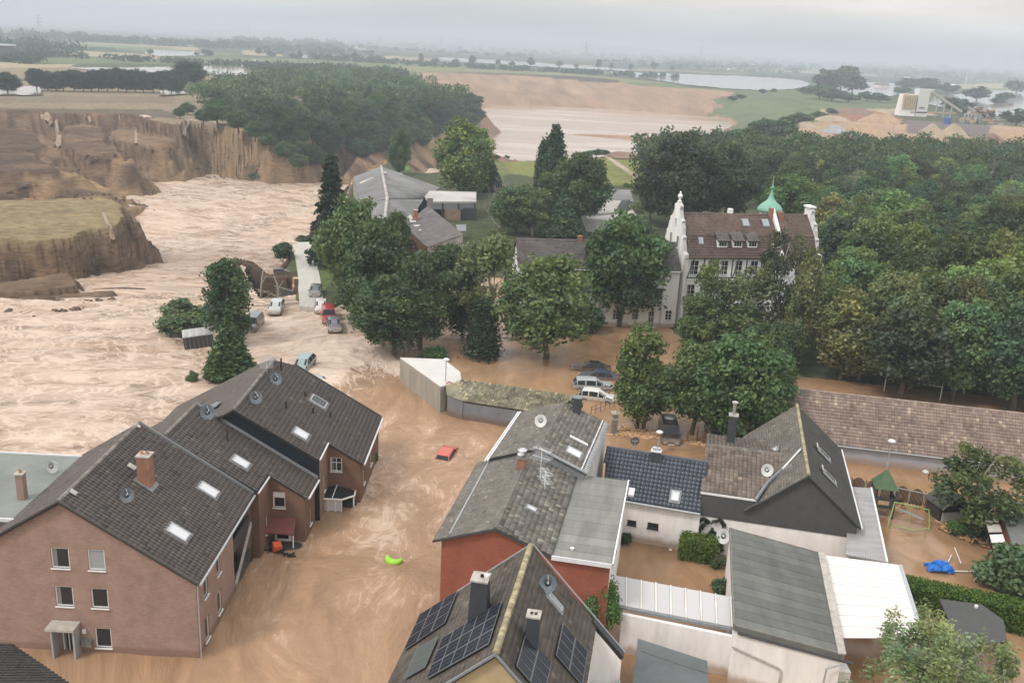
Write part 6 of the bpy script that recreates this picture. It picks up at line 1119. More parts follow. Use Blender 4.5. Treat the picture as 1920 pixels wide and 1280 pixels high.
def trunkmesh(name, H_, r, limbs, seed, m='bark', lean=.02, z0=-1.5, fork=.35, spread=.5, twig=0):
    rg = random.Random(seed); mb = MB(); p = [V3((0, 0, z0))]; k = 6
    for i in range(1, k + 1): p.append(V3((rg.uniform(-1, 1) * lean * H_, rg.uniform(-1, 1) * lean * H_, z0 + (H_ * .9 - z0) * i / k)))
    mb.path(p, r, r * .22, 7)
    for i in range(limbs):
        t_ = fork + (1 - fork) * i / limbs * .85; a = i * 2.4 + rg.random(); j = min(int(t_ * k), k - 1); base = p[j].lerp(p[j + 1], t_ * k - j); ln = H_ * spread * (1.05 - t_ * .7) * rg.uniform(.8, 1.1)
        d = V3((cos(a), sin(a), rg.uniform(.5, 1.0))).normalized(); m_ = base + d * ln * .5; e2_ = m_ + V3((d.x * .8, d.y * .8, d.z + .3)).normalized() * ln * .5
        mb.path([base, m_, e2_], r * .42 * (1.1 - t_), r * .08, 5)
        for q in range(twig):
            dd = V3((rg.uniform(-1, 1), rg.uniform(-1, 1), rg.uniform(0, 1))).normalized(); s0 = base.lerp(e2_, rg.uniform(.3, 1)); mb.path([s0, s0 + dd * ln * .22, s0 + (dd + V3((0, 0, .4))).normalized() * ln * .42], r * .1, r * .03, 4)
    me = bpy.data.meshes.new(name); me.from_pydata([tuple(v) for v in mb.v], [], mb.f); me.materials.append(MATS[m]); me.update(); return me
def blobs(n, rx, rz, zc, rb, seed, flat=.85, hollow=.45, top=0.0):
    rg = random.Random(seed); out = []
    while len(out) < n:
        x, y, z = (rg.uniform(-1, 1) for _ in range(3)); q = sqrt(x * x + y * y + z * z)
        if q > 1 or q < hollow: continue
        k = 1 - top * max(z, 0) ** 1.5; out.append((x * rx * k, y * rx * k, zc + z * rz, rb * rg.uniform(.6, 1.25), flat))
    return out
PROTO = {}
def proto(key, H_, W_, crown, trunk): PROTO[key] = (H_, W_, crown, trunk)
# every prototype is about 12 m high and its crown width is noted, copies are scaled to size
for i in range(4):
    proto('round%d' % i, 12, 9.4, leafmesh('crown', blobs(76 + 6 * i, 3.9, 4.9, 6.6, 1.2, 10 + i, .8, .4, .2), 165, .30, 20 + i), trunkmesh('trunk', 11, .32, 8, 30 + i))
for i in range(3):
    proto('tall%d' % i, 12, 6.6, leafmesh('crown', blobs(60, 2.5, 5.4, 6.2, 1.05, 40 + i, 1.0, .35, .45), 140, .30, 50 + i), trunkmesh('trunk', 11.4, .26, 8, 60 + i, spread=.3))
for i in range(2):
    proto('column%d' % i, 12, 4.2, leafmesh('crown', [(.5 * sin(k * 2.4) * (1.1 - k / 60), .5 * cos(k * 2.4) * (1.1 - k / 60), 1.2 + k * .19, .95 * sin(min(1, (58 - k) / 30) * pi / 2) + .25, 1.5) for k in range(56)], 140, .27, 70 + i, up=.5), trunkmesh('trunk', 11, .24, 6, 75 + i, spread=.16))
for i in range(2):
    proto('cone%d' % i, 12, 6.2, leafmesh('crown', [((1.02 - k / 130) ** 1.2 * 2.7 * sin(k * 2.4), (1.02 - k / 130) ** 1.2 * 2.7 * cos(k * 2.4), 1.6 + (k / 130) * 10.0 - .3, .62 * (1.15 - k / 150), .75) for k in range(128)] + [(0, 0, 2.2 + k * .5, 1.5 * (1.08 - k / 19), 1) for k in range(18)], 70, .30, 80 + i, droop=.4, up=0), trunkmesh('trunk', 11.5, .25, 4, 85 + i, spread=.12))
def sprucecl(seed):
    rg = random.Random(seed); out = []
    for k in range(17):
        z = 1.0 + k * .64; R_ = 2.5 * (1 - k / 17.5) + .25; n = max(4, int(11 * (1 - k / 20)))
        for j in range(n):
            a = j * 2 * pi / n + k * .9 + rg.uniform(-.2, .2); rr_ = R_ * rg.uniform(.75, 1.1)
            for s in (.45, .72, .98): out.append((cos(a) * rr_ * s, sin(a) * rr_ * s, z - s * .42 + .25, .36 * (1.2 - s * .45) + .08, .5))
    return out
proto('spruce0', 12, 5.4, leafmesh('crown', sprucecl(1), 24, .26, 91, droop=.5, up=-.1, elong=2.0, var=.18), trunkmesh('trunk', 11.8, .22, 3, 95, spread=.06))
for i in range(2):
    proto('sparse%d' % i, 12, 7.4, leafmesh('crown', blobs(50, 3.1, 5.0, 6.8, .85, 100 + i, .9, .3, .3), 85, .27, 110 + i, droop=.6), trunkmesh('trunk', 11.6, .22, 12, 120 + i, 'bark_pale', .035, spread=.42, twig=3))
for i in range(2):
    proto('bush%d' % i, 3, 3.6, leafmesh('crown', blobs(26, 1.3, 1.0, 1.3, .62, 130 + i, .8, .2), 130, .20, 140 + i), trunkmesh('trunk', 2, .08, 5, 150 + i, spread=.5, z0=-.8, fork=.1))
proto('ivy0', 12, 5.6, leafmesh('crown', [(.7 * sin(k * 2.4), .7 * cos(k * 2.4), .6 + k * .16, 1.75 - k * .016, 1.2) for k in range(60)], 120, .26, 161, var=.14), trunkmesh('trunk', 10.5, .3, 8, 162, spread=.3))
proto('bare0', 12, 7, None, trunkmesh('trunk', 11.5, .20, 20, 171, 'bark_pale', .04, spread=.5, twig=7, fork=.15))
proto('bare1', 12, 7, None, trunkmesh('trunk', 11.5, .13, 14, 172, 'bark_pale', .03, spread=.34, twig=4, fork=.2))
for i in range(3):
    proto('far%d' % i, 12, 9.4, leafmesh('crown', blobs(26, 3.8, 4.4, 6.6, 1.7, 180 + i, .85, .3, .2), 62, .95, 190 + i, var=.2, hue=.05), trunkmesh('trunk', 9, .3, 3, 195 + i))
proto('farcol0', 12, 5.0, leafmesh('crown', blobs(22, 1.7, 5.2, 6.4, 1.3, 186, 1.2, .2, .4), 55, .8, 197, var=.2, hue=.05), trunkmesh('trunk', 9, .25, 3, 198))
# weeping birch close to the camera: finer leaves on hanging twigs
rg = random.Random(9); wb = []
for k in range(95):
    a = rg.uniform(0, 2 * pi); q = sqrt(rg.random()); z = rg.uniform(4.5, 11); x, y = cos(a) * q * 4.3 * (1.25 - z / 16), sin(a) * q * 4.3 * (1.25 - z / 16)
    for s in range(3): wb.append((x * (1 + s * .03), y * (1 + s * .03), z - s * .55, .42 - s * .07, 1.5))
proto('weeping0', 12, 9, leafmesh('crown', wb, 56, .12, 201, droop=1.2, elong=1.9, var=.25), trunkmesh('trunk', 11.4, .17, 16, 202, 'bark_pale', .05, spread=.42, twig=7))
TREES = {}
DG, MG, LG_, YG, OL_, BG, GY = (.052, .083, .036), (.082, .123, .048), (.118, .168, .056), (.15, .19, .05), (.11, .125, .055), (.05, .09, .052), (.10, .11, .075)
def mktree(key, loc, hgt, wid, tint, name='tree', label=None, cat='tree', group=None, seed=0, jit=.0, trunk=True, parts=True):
    H_, W_, cr_, tr_ = PROTO[key]; rg = random.Random(seed + int(loc[0] * 31 + loc[1] * 17)); o = empty(name, loc, rg.uniform(0, 6.28), label, cat, group); o.scale = (wid / W_, wid / W_, hgt / H_)
    j = 1 + rg.uniform(-jit, jit); g_ = rg.uniform(-jit, jit) * .5; j *= 1.42; tc_ = (tint[0] * j * (1 + g_), tint[1] * j, tint[2] * j * (1 - g_), 1)
    if cr_: c = bpy.data.objects.new('crown', cr_); c.parent = o; c.color = tc_; COL.objects.link(c)
    if trunk: c = bpy.data.objects.new('trunk', tr_); c.parent = o; COL.objects.link(c)
    return o
def yproj(P):
    x, y, z = P[0], P[1], P[2] - CAM_H; d = y * CP_ - z * SP_; u = z * CP_ + y * SP_; xu, yu = x / d, u / d
    return 960 + FOC * (CR_ * xu + SR_ * yu), 640 - FOC * (-SR_ * xu + CR_ * yu)
def T(key, bx, by, ty, wpx, tint, label, name='tree', z=0., cat='tree', group=None, seed=0):
    p = G(bx, by, z); lo, hi = .3, 40.
    for _ in range(30):
        m_ = (lo + hi) / 2
        if yproj((p.x, p.y, z + m_))[1] > ty: lo = m_
        else: hi = m_
    dist = sqrt(p.x ** 2 + p.y ** 2 + (CAM_H - z) ** 2)
    return mktree(key, p, lo, wpx * dist / FOC, tint, name, label, cat, group, seed)
T('spruce0', 622, 500, 284, 92, (.022, .036, .026), 'tall dark spruce beside the torrent left of the farm sheds', 'spruce_tree')
T('round0', 662, 590, 352, 140, MG, 'bright green round tree in front of the big grey farm shed'); T('round1', 652, 560, 400, 92, MG, 'green tree at the roadside directly below the dark spruce')
T('round2', 705, 610, 410, 150, DG, 'dark broad tree left of the purple bush'); T('round3', 738, 662, 520, 165, DG, 'dark dense tree standing in water above the concrete wedge roof')
T('tall1', 680, 600, 470, 105, DG, 'dark tree right behind the red van'); T('tall0', 788, 655, 470, 110, DG, 'ivy clad tree left of the open gap of shining water')
T('round1', 835, 600, 455, 130, DG, 'dark green tree between farm house and flooded yard'); T('tall2', 868, 632, 500, 80, (.03, .052, .024), 'dark narrow tree left of the ivy column')
T('ivy0', 903, 669, 545, 92, (.026, .046, .022), 'dark ivy covered column tree standing in brown water', 'ivy_tree'); T('sparse0', 915, 640, 420, 150, OL_, 'olive tree with pale forked branches above the ivy column', 'birch_tree')
T('bare1', 925, 640, 440, 110, OL_, 'pale bare forked limbs rising out of the olive tree', 'bare_tree'); T('round2', 1020, 672, 478, 205, MG, 'broad green tree alone in the flooded yard before the white wing')
T('round0', 1160, 612, 392, 185, (.05, .09, .034), 'tall open green tree overlapping the left side of the manor'); T('bush0', 1100, 620, 560, 75, DG, 'dark shrub between two trees before the white wing', 'shrub', cat='shrub')
T('tall2', 858, 372, 226, 105, LG_, 'tall light green tree at the bank of the gravel pit'); T('round3', 885, 372, 232, 95, LG_, 'light green tree touching the tall bank tree'); T('cone0', 912, 362, 268, 62, (.03, .055, .035), 'dark conifer right of the light green bank trees', 'conifer')
T('bare0', 938, 430, 318, 70, OL_, 'bare grey tree behind the open hall', 'bare_tree')
T('column0', 1033, 400, 234, 66, (.035, .065, .034), 'tall dark poplar against the shining pit water', 'poplar_tree'); T('column1', 1012, 395, 262, 40, (.035, .062, .034), 'shorter poplar leaning on the tallest poplar', 'poplar_tree')
T('round1', 1085, 440, 283, 120, DG, 'big dark tree right of the poplars'); T('tall0', 1035, 420, 318, 90, MG, 'green tree below the poplars'); T('cone1', 1052, 450, 345, 84, (.05, .088, .042), 'light conical birch in front of the dark poplar group', 'birch_tree')
T('round3', 968, 440, 345, 115, (.068, .105, .045), 'round light green tree right of the bare grey tree'); T('sparse1', 1000, 445, 350, 80, (.085, .12, .05), 'pale birch beside the round light green tree', 'birch_tree')
T('sparse0', 1215, 420, 326, 95, (.085, .115, .055), 'pale feathery birch before the dark wood left of the manor', 'birch_tree'); T('round0', 1185, 480, 395, 90, MG, 'green tree behind the roof of the white wing')
T('round2', 1120, 500, 405, 90, DG, 'dark tree above the middle of the wing roof') if 0 else None
T('round3', 1262, 430, 248, 150, (.035, .05, .03), 'huge dark tree left above the manor roof'); T('round0', 1345, 425, 262, 150, (.036, .056, .03), 'dark tree right behind the manor ridge'); T('round1', 1470, 440, 325, 125, (.075, .125, .042), 'bright green tree behind the copper onion dome')
T('tall0', 1196, 802, 604, 112, (.088, .125, .04), 'yellow green tree beside the four parked cars'); T('round1', 1210, 800, 680, 125, MG, 'lower green tree touching the yellow green one'); T('round2', 1300, 815, 642, 145, MG, 'green tree above the black van')
T('round3', 1378, 832, 622, 190, (.062, .108, .042), 'broad green tree behind the slate gabled house chimney'); T('round0', 1330, 800, 655, 120, MG, 'green tree between the two parking lot trees'); T('tall1', 1440, 795, 655, 90, DG, 'dark tree at the left end of the long tiled roof')
T('sparse1', 1325, 650, 478, 100, (.085, .115, .045), 'thin yellowish tree before the timbered manor front', 'birch_tree'); T('tall0', 1300, 665, 548, 85, MG, 'green tree at the lower left corner of the manor'); T('sparse0', 1395, 660, 490, 110, OL_, 'olive thin tree before the middle of the manor', 'birch_tree')
T('tall1', 1380, 665, 570, 110, MG, 'dense green tree low before the manor front'); T('sparse1', 1450, 660, 420, 105, (.06, .07, .04), 'tall dark thin tree before the right part of the manor', 'birch_tree'); T('tall2', 1498, 690, 470, 75, OL_, 'olive tree at the right corner of the manor'); T('bare1', 1480, 690, 520, 80, OL_, 'bare branched tree at the right corner of the manor', 'bare_tree')
T('round1', 1440, 700, 600, 110, DG, 'dark tree low right before the manor')
T('tall1', 430, 640, 484, 105, (.048, .082, .036), 'taller rear street tree in the rushing water', 'street_tree'); T('cone1', 432, 712, 570, 92, (.052, .09, .036), 'front street tree with visible trunk behind the row houses', 'street_tree')
T('bush0', 342, 600, 556, 88, (.085, .115, .055), 'grey green willow bush bent by the torrent', 'willow_bush', cat='bush', z=-.2); T('bush1', 345, 622, 584, 90, (.08, .115, .055), 'lower willow bush above the overturned container', 'willow_bush', cat='bush', z=-.2); T('bush1', 318, 625, 604, 46, (.08, .11, .055), 'small willow bush at the left end of the drowned bushes', 'willow_bush', cat='bush', z=-.2)
T('bush0', 361, 716, 692, 26, (.07, .11, .05), 'small round bush alone in foam', 'bush', cat='bush'); T('bush1', 397, 708, 682, 28, (.07, .13, .035), 'upper bright green bush at the street tree', 'bush', cat='bush'); T('bush0', 408, 720, 692, 32, (.06, .11, .03), 'lower bright green bush at the street tree', 'bush', cat='bush')
T('bush1', 531, 486, 450, 46, (.045, .075, .04), 'dark shrub left of the broken road end', 'shrub', z=.2, cat='shrub'); T('bush0', 566, 452, 440, 40, (.05, .08, .04), 'low shrub behind the road end', 'shrub', z=.2, cat='shrub'); T('bush1', 598, 450, 434, 34, (.05, .08, .035), 'small shrub right of the road end', 'shrub', z=.2, cat='shrub')
T('bush0', 822, 674, 646, 62, (.055, .10, .03), 'low green shrub behind the concrete wedge roof', 'shrub', cat='shrub'); T('bush1', 798, 672, 652, 36, (.09, .10, .06), 'withered shrub left of the low green shrub', 'shrub', cat='shrub')
T('bush0', 1078, 768, 736, 30, (.07, .12, .03), 'bright climbing plant on the mossy roof end', 'climber', z=1.5, cat='plant'); T('ivy0', 853, 768, 738, 30, (.035, .065, .022), 'ivy growing between street sign and gate pillar', 'ivy', cat='plant')
T('sparse1', 1828, 1004, 838, 165, (.062, .085, .03), 'open leafy garden tree before the long tiled roof'); T('bush0', 1830, 1010, 925, 70, (.045, .07, .025), 'dark shrub under the open garden tree', 'shrub', cat='shrub'); T('bush1', 1795, 1000, 975, 45, (.06, .12, .03), 'bright green plant by the firewood pile', 'plant', cat='plant')
T('bush0', 1872, 1095, 1015, 105, (.07, .115, .055), 'left rounded grey green shrub at the garden edge', 'shrub', cat='shrub'); T('bush1', 1925, 1120, 1020, 120, (.065, .105, .05), 'right rounded grey green shrub at the garden edge', 'shrub', cat='shrub')
T('weeping0', 1742, 1420, 1158, 320, (.15, .19, .09), 'weeping birch with thin leaves at the lower right', 'birch_tree')
T('round1', 1112, 1215, 1072, 88, (.075, .125, .035), 'leafy bright green tree beside the solar panel house')
T('bush0', 1352, 1115, 1080, 42, (.07, .105, .05), 'grey green shrub at the annex wall corner', 'shrub', cat='shrub'); T('bush1', 1172, 1018, 998, 30, (.04, .07, .03), 'dark shrub at the foot of the white courtyard wall', 'shrub', cat='shrub'); T('bush1', 1346, 1062, 1036, 36, (.07, .09, .05), 'withered shrub behind the clipped bush', 'shrub', cat='shrub')
T('bush1', 702, 868, 846, 18, (.07, .12, .035), 'small green bush at the end wall of the far row house', 'bush', cat='bush'); T('ivy0', 468, 1050, 1000, 15, (.035, .06, .022), 'narrow climbing plant beside the dark loggia', 'climber', cat='plant')
T('round2', 742, 520, 395, 60, (.05, .085, .03), 'green tree left of the small farm house'); T('bush0', 733, 470, 432, 38, (.19, .22, .03), 'yellow bush before the farm shed', 'bush', cat='bush', z=2.5); T('round0', 762, 520, 440, 55, (.06, .03, .035), 'dark purple leaved tree beside the farm house', 'copper_beech')
T('round1', 748, 345, 240, 44, (.07, .11, .055), 'single tree on the strip of bright grass by the channel', z=-2); T('bush0', 475, 336, 322, 26, (.075, .10, .065), 'grey shrub at the foot of the sandy cliff', 'shrub', z=-13, cat='shrub')
for bx, by, w_, l_ in ((301, 289, 20, 'largest of three drowned bushes under the waterfall cliff'), (322, 286, 10, 'middle one of three drowned bushes under the cliff'), (332, 281, 9, 'rightmost of three drowned bushes under the cliff')): T('bush0', bx, by, by - w_ * .75, w_, (.045, .08, .035), l_, 'bush', z=-13.8, cat='bush')
# --- trees of the wood at the right
def scatter(poly, n, spacing, seed, z=0., keep=None):
    rg = random.Random(seed); P_ = P2(poly, z); x0, y0 = P_.min(0); x1, y1 = P_.max(0); out = []
    for _ in range(n * 40):
        x, y = rg.uniform(x0, x1), rg.uniform(y0, y1)
        if not inside(P_, np.array([x]), np.array([y]))[0] or (keep and not keep(x, y)): continue
        if any((x - a) ** 2 + (y - b) ** 2 < spacing ** 2 for a, b in out): continue
        out.append((x, y))
        if len(out) >= n: break
    return out
def clearman(x, y):
    l = K_.Lc((x, y, 0)); l2 = KW.Lc((x, y, 0))
    return not (-4 < l.x < 21.5 and -9 < l.y < 11.5) and not (-3 < l2.x < 26 and -30 < l2.y < 9) and not (y < 100 and x < 33)
wd_ = [(1520, 500), (1530, 700), (1500, 728), (1930, 792), (2060, 800), (2060, 240), (1700, 262), (1500, 268), (1430, 300), (1240, 300), (1190, 330), (1230, 385), (1530, 400)]
rg = random.Random(77); WK = ['round0', 'round1', 'round2', 'round3', 'round0', 'tall0', 'tall1', 'tall2', 'round2', 'sparse0', 'sparse1', 'round3']
WT = [DG, MG, DG, (.05, .082, .034), (.046, .072, .034), MG, OL_, LG_, (.062, .08, .042)]
lab = {0: ('dense broadleaf tree in the closed wood right of the manor', 'tree'), 1: ('slender tree among the closed wood right of the manor', 'tree'), 2: ('thin olive tree with grey limbs in the wood right of the manor', 'birch_tree')}
tn = {0: 'dark green', 1: 'mid green', 2: 'light olive'}
def wlabel(x, y, ty, tint):
    px_, py_ = yproj((x, y, 8)); R_ = hypot(x, y)
    zone = 'beside the manor\'s right corner' if px_ < 1570 and R_ < 170 else 'behind the manor roof' if px_ < 1560 else 'just above the long tiled roof' if R_ < 118 else 'at the right picture edge' if px_ > 1840 else 'in the middle of the right wood' if R_ < 185 else 'on the far side of the right wood'
    lum = 'dark' if tint[1] < .09 else 'bright' if tint[1] > .14 else 'mid green'
    k = ('broad', 'slender', 'thin grey limbed')[ty]
    return lum + ' ' + k + ' tree ' + zone
def woodtree(x, y, near):
    k = rg.choice(WK); R_ = hypot(x, y); hg = rg.uniform(10.5, 15) if R_ < 190 else rg.uniform(9, 12); hg = min(hg, 9.0 + (R_ - 88) * .13) if R_ < 140 else hg; wd = rg.uniform(8.2, 12) * (.8 if 'tall' in k else 1)
    ty = 2 if 'sparse' in k else 1 if 'tall' in k else 0; ti = WT[int(rg.random() * len(WT))]; lb = wlabel(x, y, ty, ti)
    mktree(k, (x, y, 0.2), hg, wd, ti, lab[ty][1], lb, group=lb.replace(' tree ', ' trees '), jit=.34, seed=3)
wn_ = [(1520, 520), (1530, 700), (1500, 728), (1930, 792), (2040, 800), (2040, 520), (1700, 500)]
for x, y in scatter(wn_, 56, 4.8, 5, keep=clearman): woodtree(x, y, True)
wf_ = [(1535, 395), (1540, 520), (1700, 500), (2040, 520), (2040, 345), (1700, 345), (1500, 345), (1260, 350), (1250, 385), (1530, 400)]
for x, y in scatter(wf_, 84, 6.6, 6, keep=clearman): woodtree(x, y, False)
# the far side of the wood reads as one canopy
cl = []; rgn = random.Random(17)
for x, y in scatter([(1240, 308), (1190, 330), (1240, 345), (1500, 350), (1700, 350), (2040, 352), (2040, 318), (1700, 312), (1500, 305), (1380, 305)], 330, 4.0, 7):
    hh = rgn.uniform(7, 11.5) * (1.0 if x > 60 else 1.1)
    for k in range(5): cl.append((x + rgn.uniform(-3, 3), y + rgn.uniform(-3, 3), hh - rgn.uniform(0, 5), rgn.uniform(1.8, 3.0), .8))
me = leafmesh('wood_canopy', cl, 62, .72, 33, var=.3, hue=.14); o = bpy.data.objects.new('wood_canopy', me); COL.objects.link(o); o.color = (.075, .115, .048, 1); o['kind'] = 'stuff'; o['label'] = 'closed canopy on the far side of the right wood'
for k in range(12):
    x, y = scatter(wd_, 1, 1, 300 + k, keep=clearman)[0]; mktree('bare1', (x, y, 0), rg.uniform(12, 15), rg.uniform(6, 8), GY, 'bare_tree', 'bare grey dying tree in the wood right of the manor', group='bare trees of the right wood', jit=.1)
# --- wooded hill between the two holes
hill = [(330, 222), (352, 226), (440, 236), (480, 248), (522, 256), (560, 258), (640, 236), (700, 230), (745, 224), (790, 216), (868, 212), (850, 202), (800, 184), (740, 166), (680, 158), (560, 152), (480, 167), (400, 186), (330, 205)]
hill_ = [(330, 222), (352, 226), (440, 236), (480, 248), (522, 256), (560, 258), (640, 236), (700, 230), (745, 222), (775, 209), (800, 203), (880, 190), (842, 176), (800, 160), (770, 145), (700, 140), (560, 150), (450, 175), (400, 190), (330, 205)]
hp_ = np.array(hill, float)
cl = []; rgn = random.Random(19)
for i in range(28):
    for j in range(-1, 11):
        rg = random.Random(i * 53 + j * 7 + 1); px_, py_ = 322 + i * 21.5 + rg.uniform(-10, 10), 138 + j * 11.5 + rg.uniform(-5, 5)
        if not inside(hp_, np.array([px_]), np.array([py_]))[0]: continue
        if 338 < px_ < 388 and py_ > 188: continue
        p = G(px_, py_, 0.3); d = p.length
        if py_ < 212:
            r = min(15 * d / FOC, 7)
            for k in range(5): cl.append((p.x + rgn.uniform(-1, 1) * r * 1.5, p.y + rgn.uniform(-1, 1) * r * 3, rgn.uniform(5, 12), r * rgn.uniform(.6, 1), .75))
            continue
        k = rg.choice(['round0', 'round1', 'round2', 'tall0', 'tall1', 'round3', 'cone0']); w_ = min(rg.uniform(32, 48) * d / FOC, 14); ti = rg.choice([(.05, .088, .046), (.065, .105, .048), (.045, .074, .042), (.08, .125, .05), (.04, .068, .04)])
        lb = ('dark' if ti[1] < .075 else 'fresh green') + (' cone shaped' if k == 'cone0' else ' slender' if k[0] == 't' else ' round') + ' tree ' + ('at the left end' if px_ < 470 else 'in the middle' if px_ < 660 else 'at the right end') + ' of the wooded hill'
        mktree(k, p, rg.uniform(.9, 1.2) * min(w_ * 1.05, 13), w_, ti, 'tree', lb, group=lb.replace(' tree ', ' trees '), jit=.2, trunk=False)
me = leafmesh('hill_wood', cl, 105, .95, 35, var=.34, hue=.10); o = bpy.data.objects.new('hill_wood', me); COL.objects.link(o); o.color = (.092, .145, .075, 1); o['kind'] = 'stuff'; o['label'] = 'closed wood on the far back of the hill'
# trees that grow down the slope to the channel
sl_ = np.array([(492, 262), (530, 292), (575, 322), (640, 300), (745, 292), (782, 280), (830, 262), (893, 232), (890, 198), (860, 200), (800, 206), (740, 228), (640, 240), (600, 252), (520, 258)], float)
rg = random.Random(41); cnt = 0; pts_ = []
while cnt < 72:
    px_, py_ = rg.uniform(490, 893), rg.uniform(197, 322)
    if not inside(sl_, np.array([px_]), np.array([py_]))[0] or any((px_ - a) ** 2 + ((py_ - b) * 1.6) ** 2 < 19 ** 2 for a, b in pts_): continue
    pts_.append((px_, py_)); cnt += 1; p = GT(px_, py_); w_ = rg.uniform(34, 50) * p.length / FOC; ti = rg.choice([(.05, .085, .045), (.036, .065, .038), (.06, .095, .05)]); lb = ('dark' if ti[1] < .07 else 'grey green' if ti[1] > .09 else 'mid green') + ' tree on the ' + ('left' if px_ < 640 else 'right') + (' upper' if py_ < 280 else ' lower') + ' slope above the channel'
    mktree(rg.choice(['round0', 'round2', 'round3']), (p.x, p.y, p.z - 1.5), min(w_ * rg.uniform(.8, 1.1), 11), w_, ti, 'tree', lb, group=lb.replace(' tree ', ' trees '), jit=.18, trunk=False)
for px_, py_, w_, l_ in ((408, 234, 62, 'round bright bush on the very edge of the sandy cliff'), (382, 232, 34, 'small bush left on the cliff edge'), (447, 246, 52, 'bush hanging over the sandy cliff'), (478, 262, 44, 'bush at the right shoulder of the sandy cliff'), (338, 222, 26, 'leftmost small tree by the waterfall'), (352, 215, 30, 'second small tree by the waterfall'), (505, 280, 40, 'bush halfway down the right side of the sandy cliff'), (535, 300, 44, 'bush low on the right side of the sandy cliff'), (560, 318, 40, 'lowest bush on the right side of the sandy cliff')):
    z_ = .3 if py_ < 250 else -(py_ - 250) * .14; T('round%d' % (px_ % 4), px_, py_, py_ - w_ * .8, w_, (.055, .098, .04), l_, 'bush', z=z_, cat='bush')
# --- hedge row of trees on the left field and single trees
for i in range(17):
    rg = random.Random(700 + i); px_ = 72 + i * 16.6 + rg.uniform(-3, 3); T(rg.choice(['round0', 'round1', 'round2', 'round3']), px_, 173 + .2 * i + rg.uniform(-.6, .6), 130 + rg.uniform(-5, 5) + (3 if i > 12 else 0), rg.uniform(30, 40), (.028, .05, .034), 'dark tree in the tree row behind the stubble field', 'tree', group='dark tree row on the left field', seed=i)
T('round2', 14, 177, 135, 48, (.03, .052, .036), 'single dark tree at the left edge of the picture'); T('round1', 357, 172, 114, 62, (.026, .048, .032), 'tallest dark tree at the right end of the field tree row'); T('round3', 330, 178, 140, 40, (.028, .05, .032), 'lower dark tree left of the tallest field tree')
# --- far trees
def fartree(px_, py_, h_, w_, group, label, col=(.035, .06, .038), key=None, seed=0):
    rg = random.Random(int(px_ * 7 + py_) + seed); T(key or rg.choice(['far0', 'far1', 'far2']), px_, py_, py_ - h_, w_, tuple(c * rg.uniform(.8, 1.2) for c in col), label, 'tree', z=.3, group=group)
for i in range(20):
    rg = random.Random(800 + i); px_ = 560 + i * 37 + rg.uniform(-9, 9); py_ = 111 + (px_ - 560) * .033 + rg.uniform(-1, 1); lb = ('tall' if i % 3 == 0 else 'small') + ' roadside tree beyond the ' + ('wooded hill' if px_ < 780 else 'gravel pit' if px_ < 1130 else 'right flood lake'); fartree(px_, py_, 18 if i % 3 == 0 else rg.uniform(9, 13), rg.uniform(8, 16), lb.replace('tree', 'trees'), lb, key=rg.choice(['far0', 'far1', 'farcol0']))
for i in range(9):
    rg = random.Random(900 + i); px_ = 110 + rg.uniform(0, 400); fartree(px_, 104 + rg.uniform(-2, 3), rg.uniform(8, 16), rg.uniform(8, 14), 'scattered trees in the flooded left fields', 'small tree in the flooded fields at the far left')
for px_, py_, h_, w_ in ((1545, 172, 44, 60), (1575, 168, 46, 66), (1598, 176, 42, 50), (1535, 186, 30, 44), (1560, 190, 26, 50), (1510, 178, 16, 30), (1625, 190, 20, 34), (1650, 192, 18, 34), (1590, 192, 20, 40)): fartree(px_, py_, h_, w_, 'green tree clump beside the right flood lake', 'tree of the green clump between lake and gravel plant', (.05, .082, .042))
for px_, py_, h_, w_ in ((1700, 168, 22, 40), (1740, 172, 26, 44), (1775, 176, 22, 36), (1830, 190, 30, 40), (1880, 190, 18, 30), (1905, 176, 26, 34), (1868, 196, 14, 22), (1905, 236, 34, 44), (1790, 212, 30, 46), (1815, 218, 26, 40), (1850, 225, 20, 30), (1690, 178, 18, 30)): fartree(px_, py_, h_, w_, 'trees around the gravel plant', 'tree in the flooded land near the gravel plant', (.04, .07, .042))
for px_, py_, h_, w_ in ((1425, 258, 38, 52), (1470, 262, 40, 48), (1450, 266, 30, 44), (1500, 232, 22, 40), (1535, 222, 14, 30), (1480, 238, 20, 34), (1560, 215, 12, 24), (1395, 262, 24, 36), (1350, 268, 22, 40), (1300, 270, 22, 40), (1250, 275, 22, 36), (1375, 190, 10, 18), (1390, 186, 9, 20), (1430, 176, 9, 14), (1450, 174, 8, 12)): fartree(px_, py_, h_, w_, 'bushes and trees on the green pit bank', 'tree on the green bank between pit and gravel plant', (.045, .08, .04))
for px_, py_, h_, w_ in ((930, 298, 8, 14), (950, 300, 10, 10), (1100, 296, 14, 24), (1118, 294, 16, 26), (1135, 292, 12, 20), (1080, 298, 12, 18), (1175, 352, 10, 14)): fartree(px_, py_, h_, w_, 'bushes along the near edge of the pit', 'bush on the grassy near edge of the gravel pit', (.055, .10, .04))
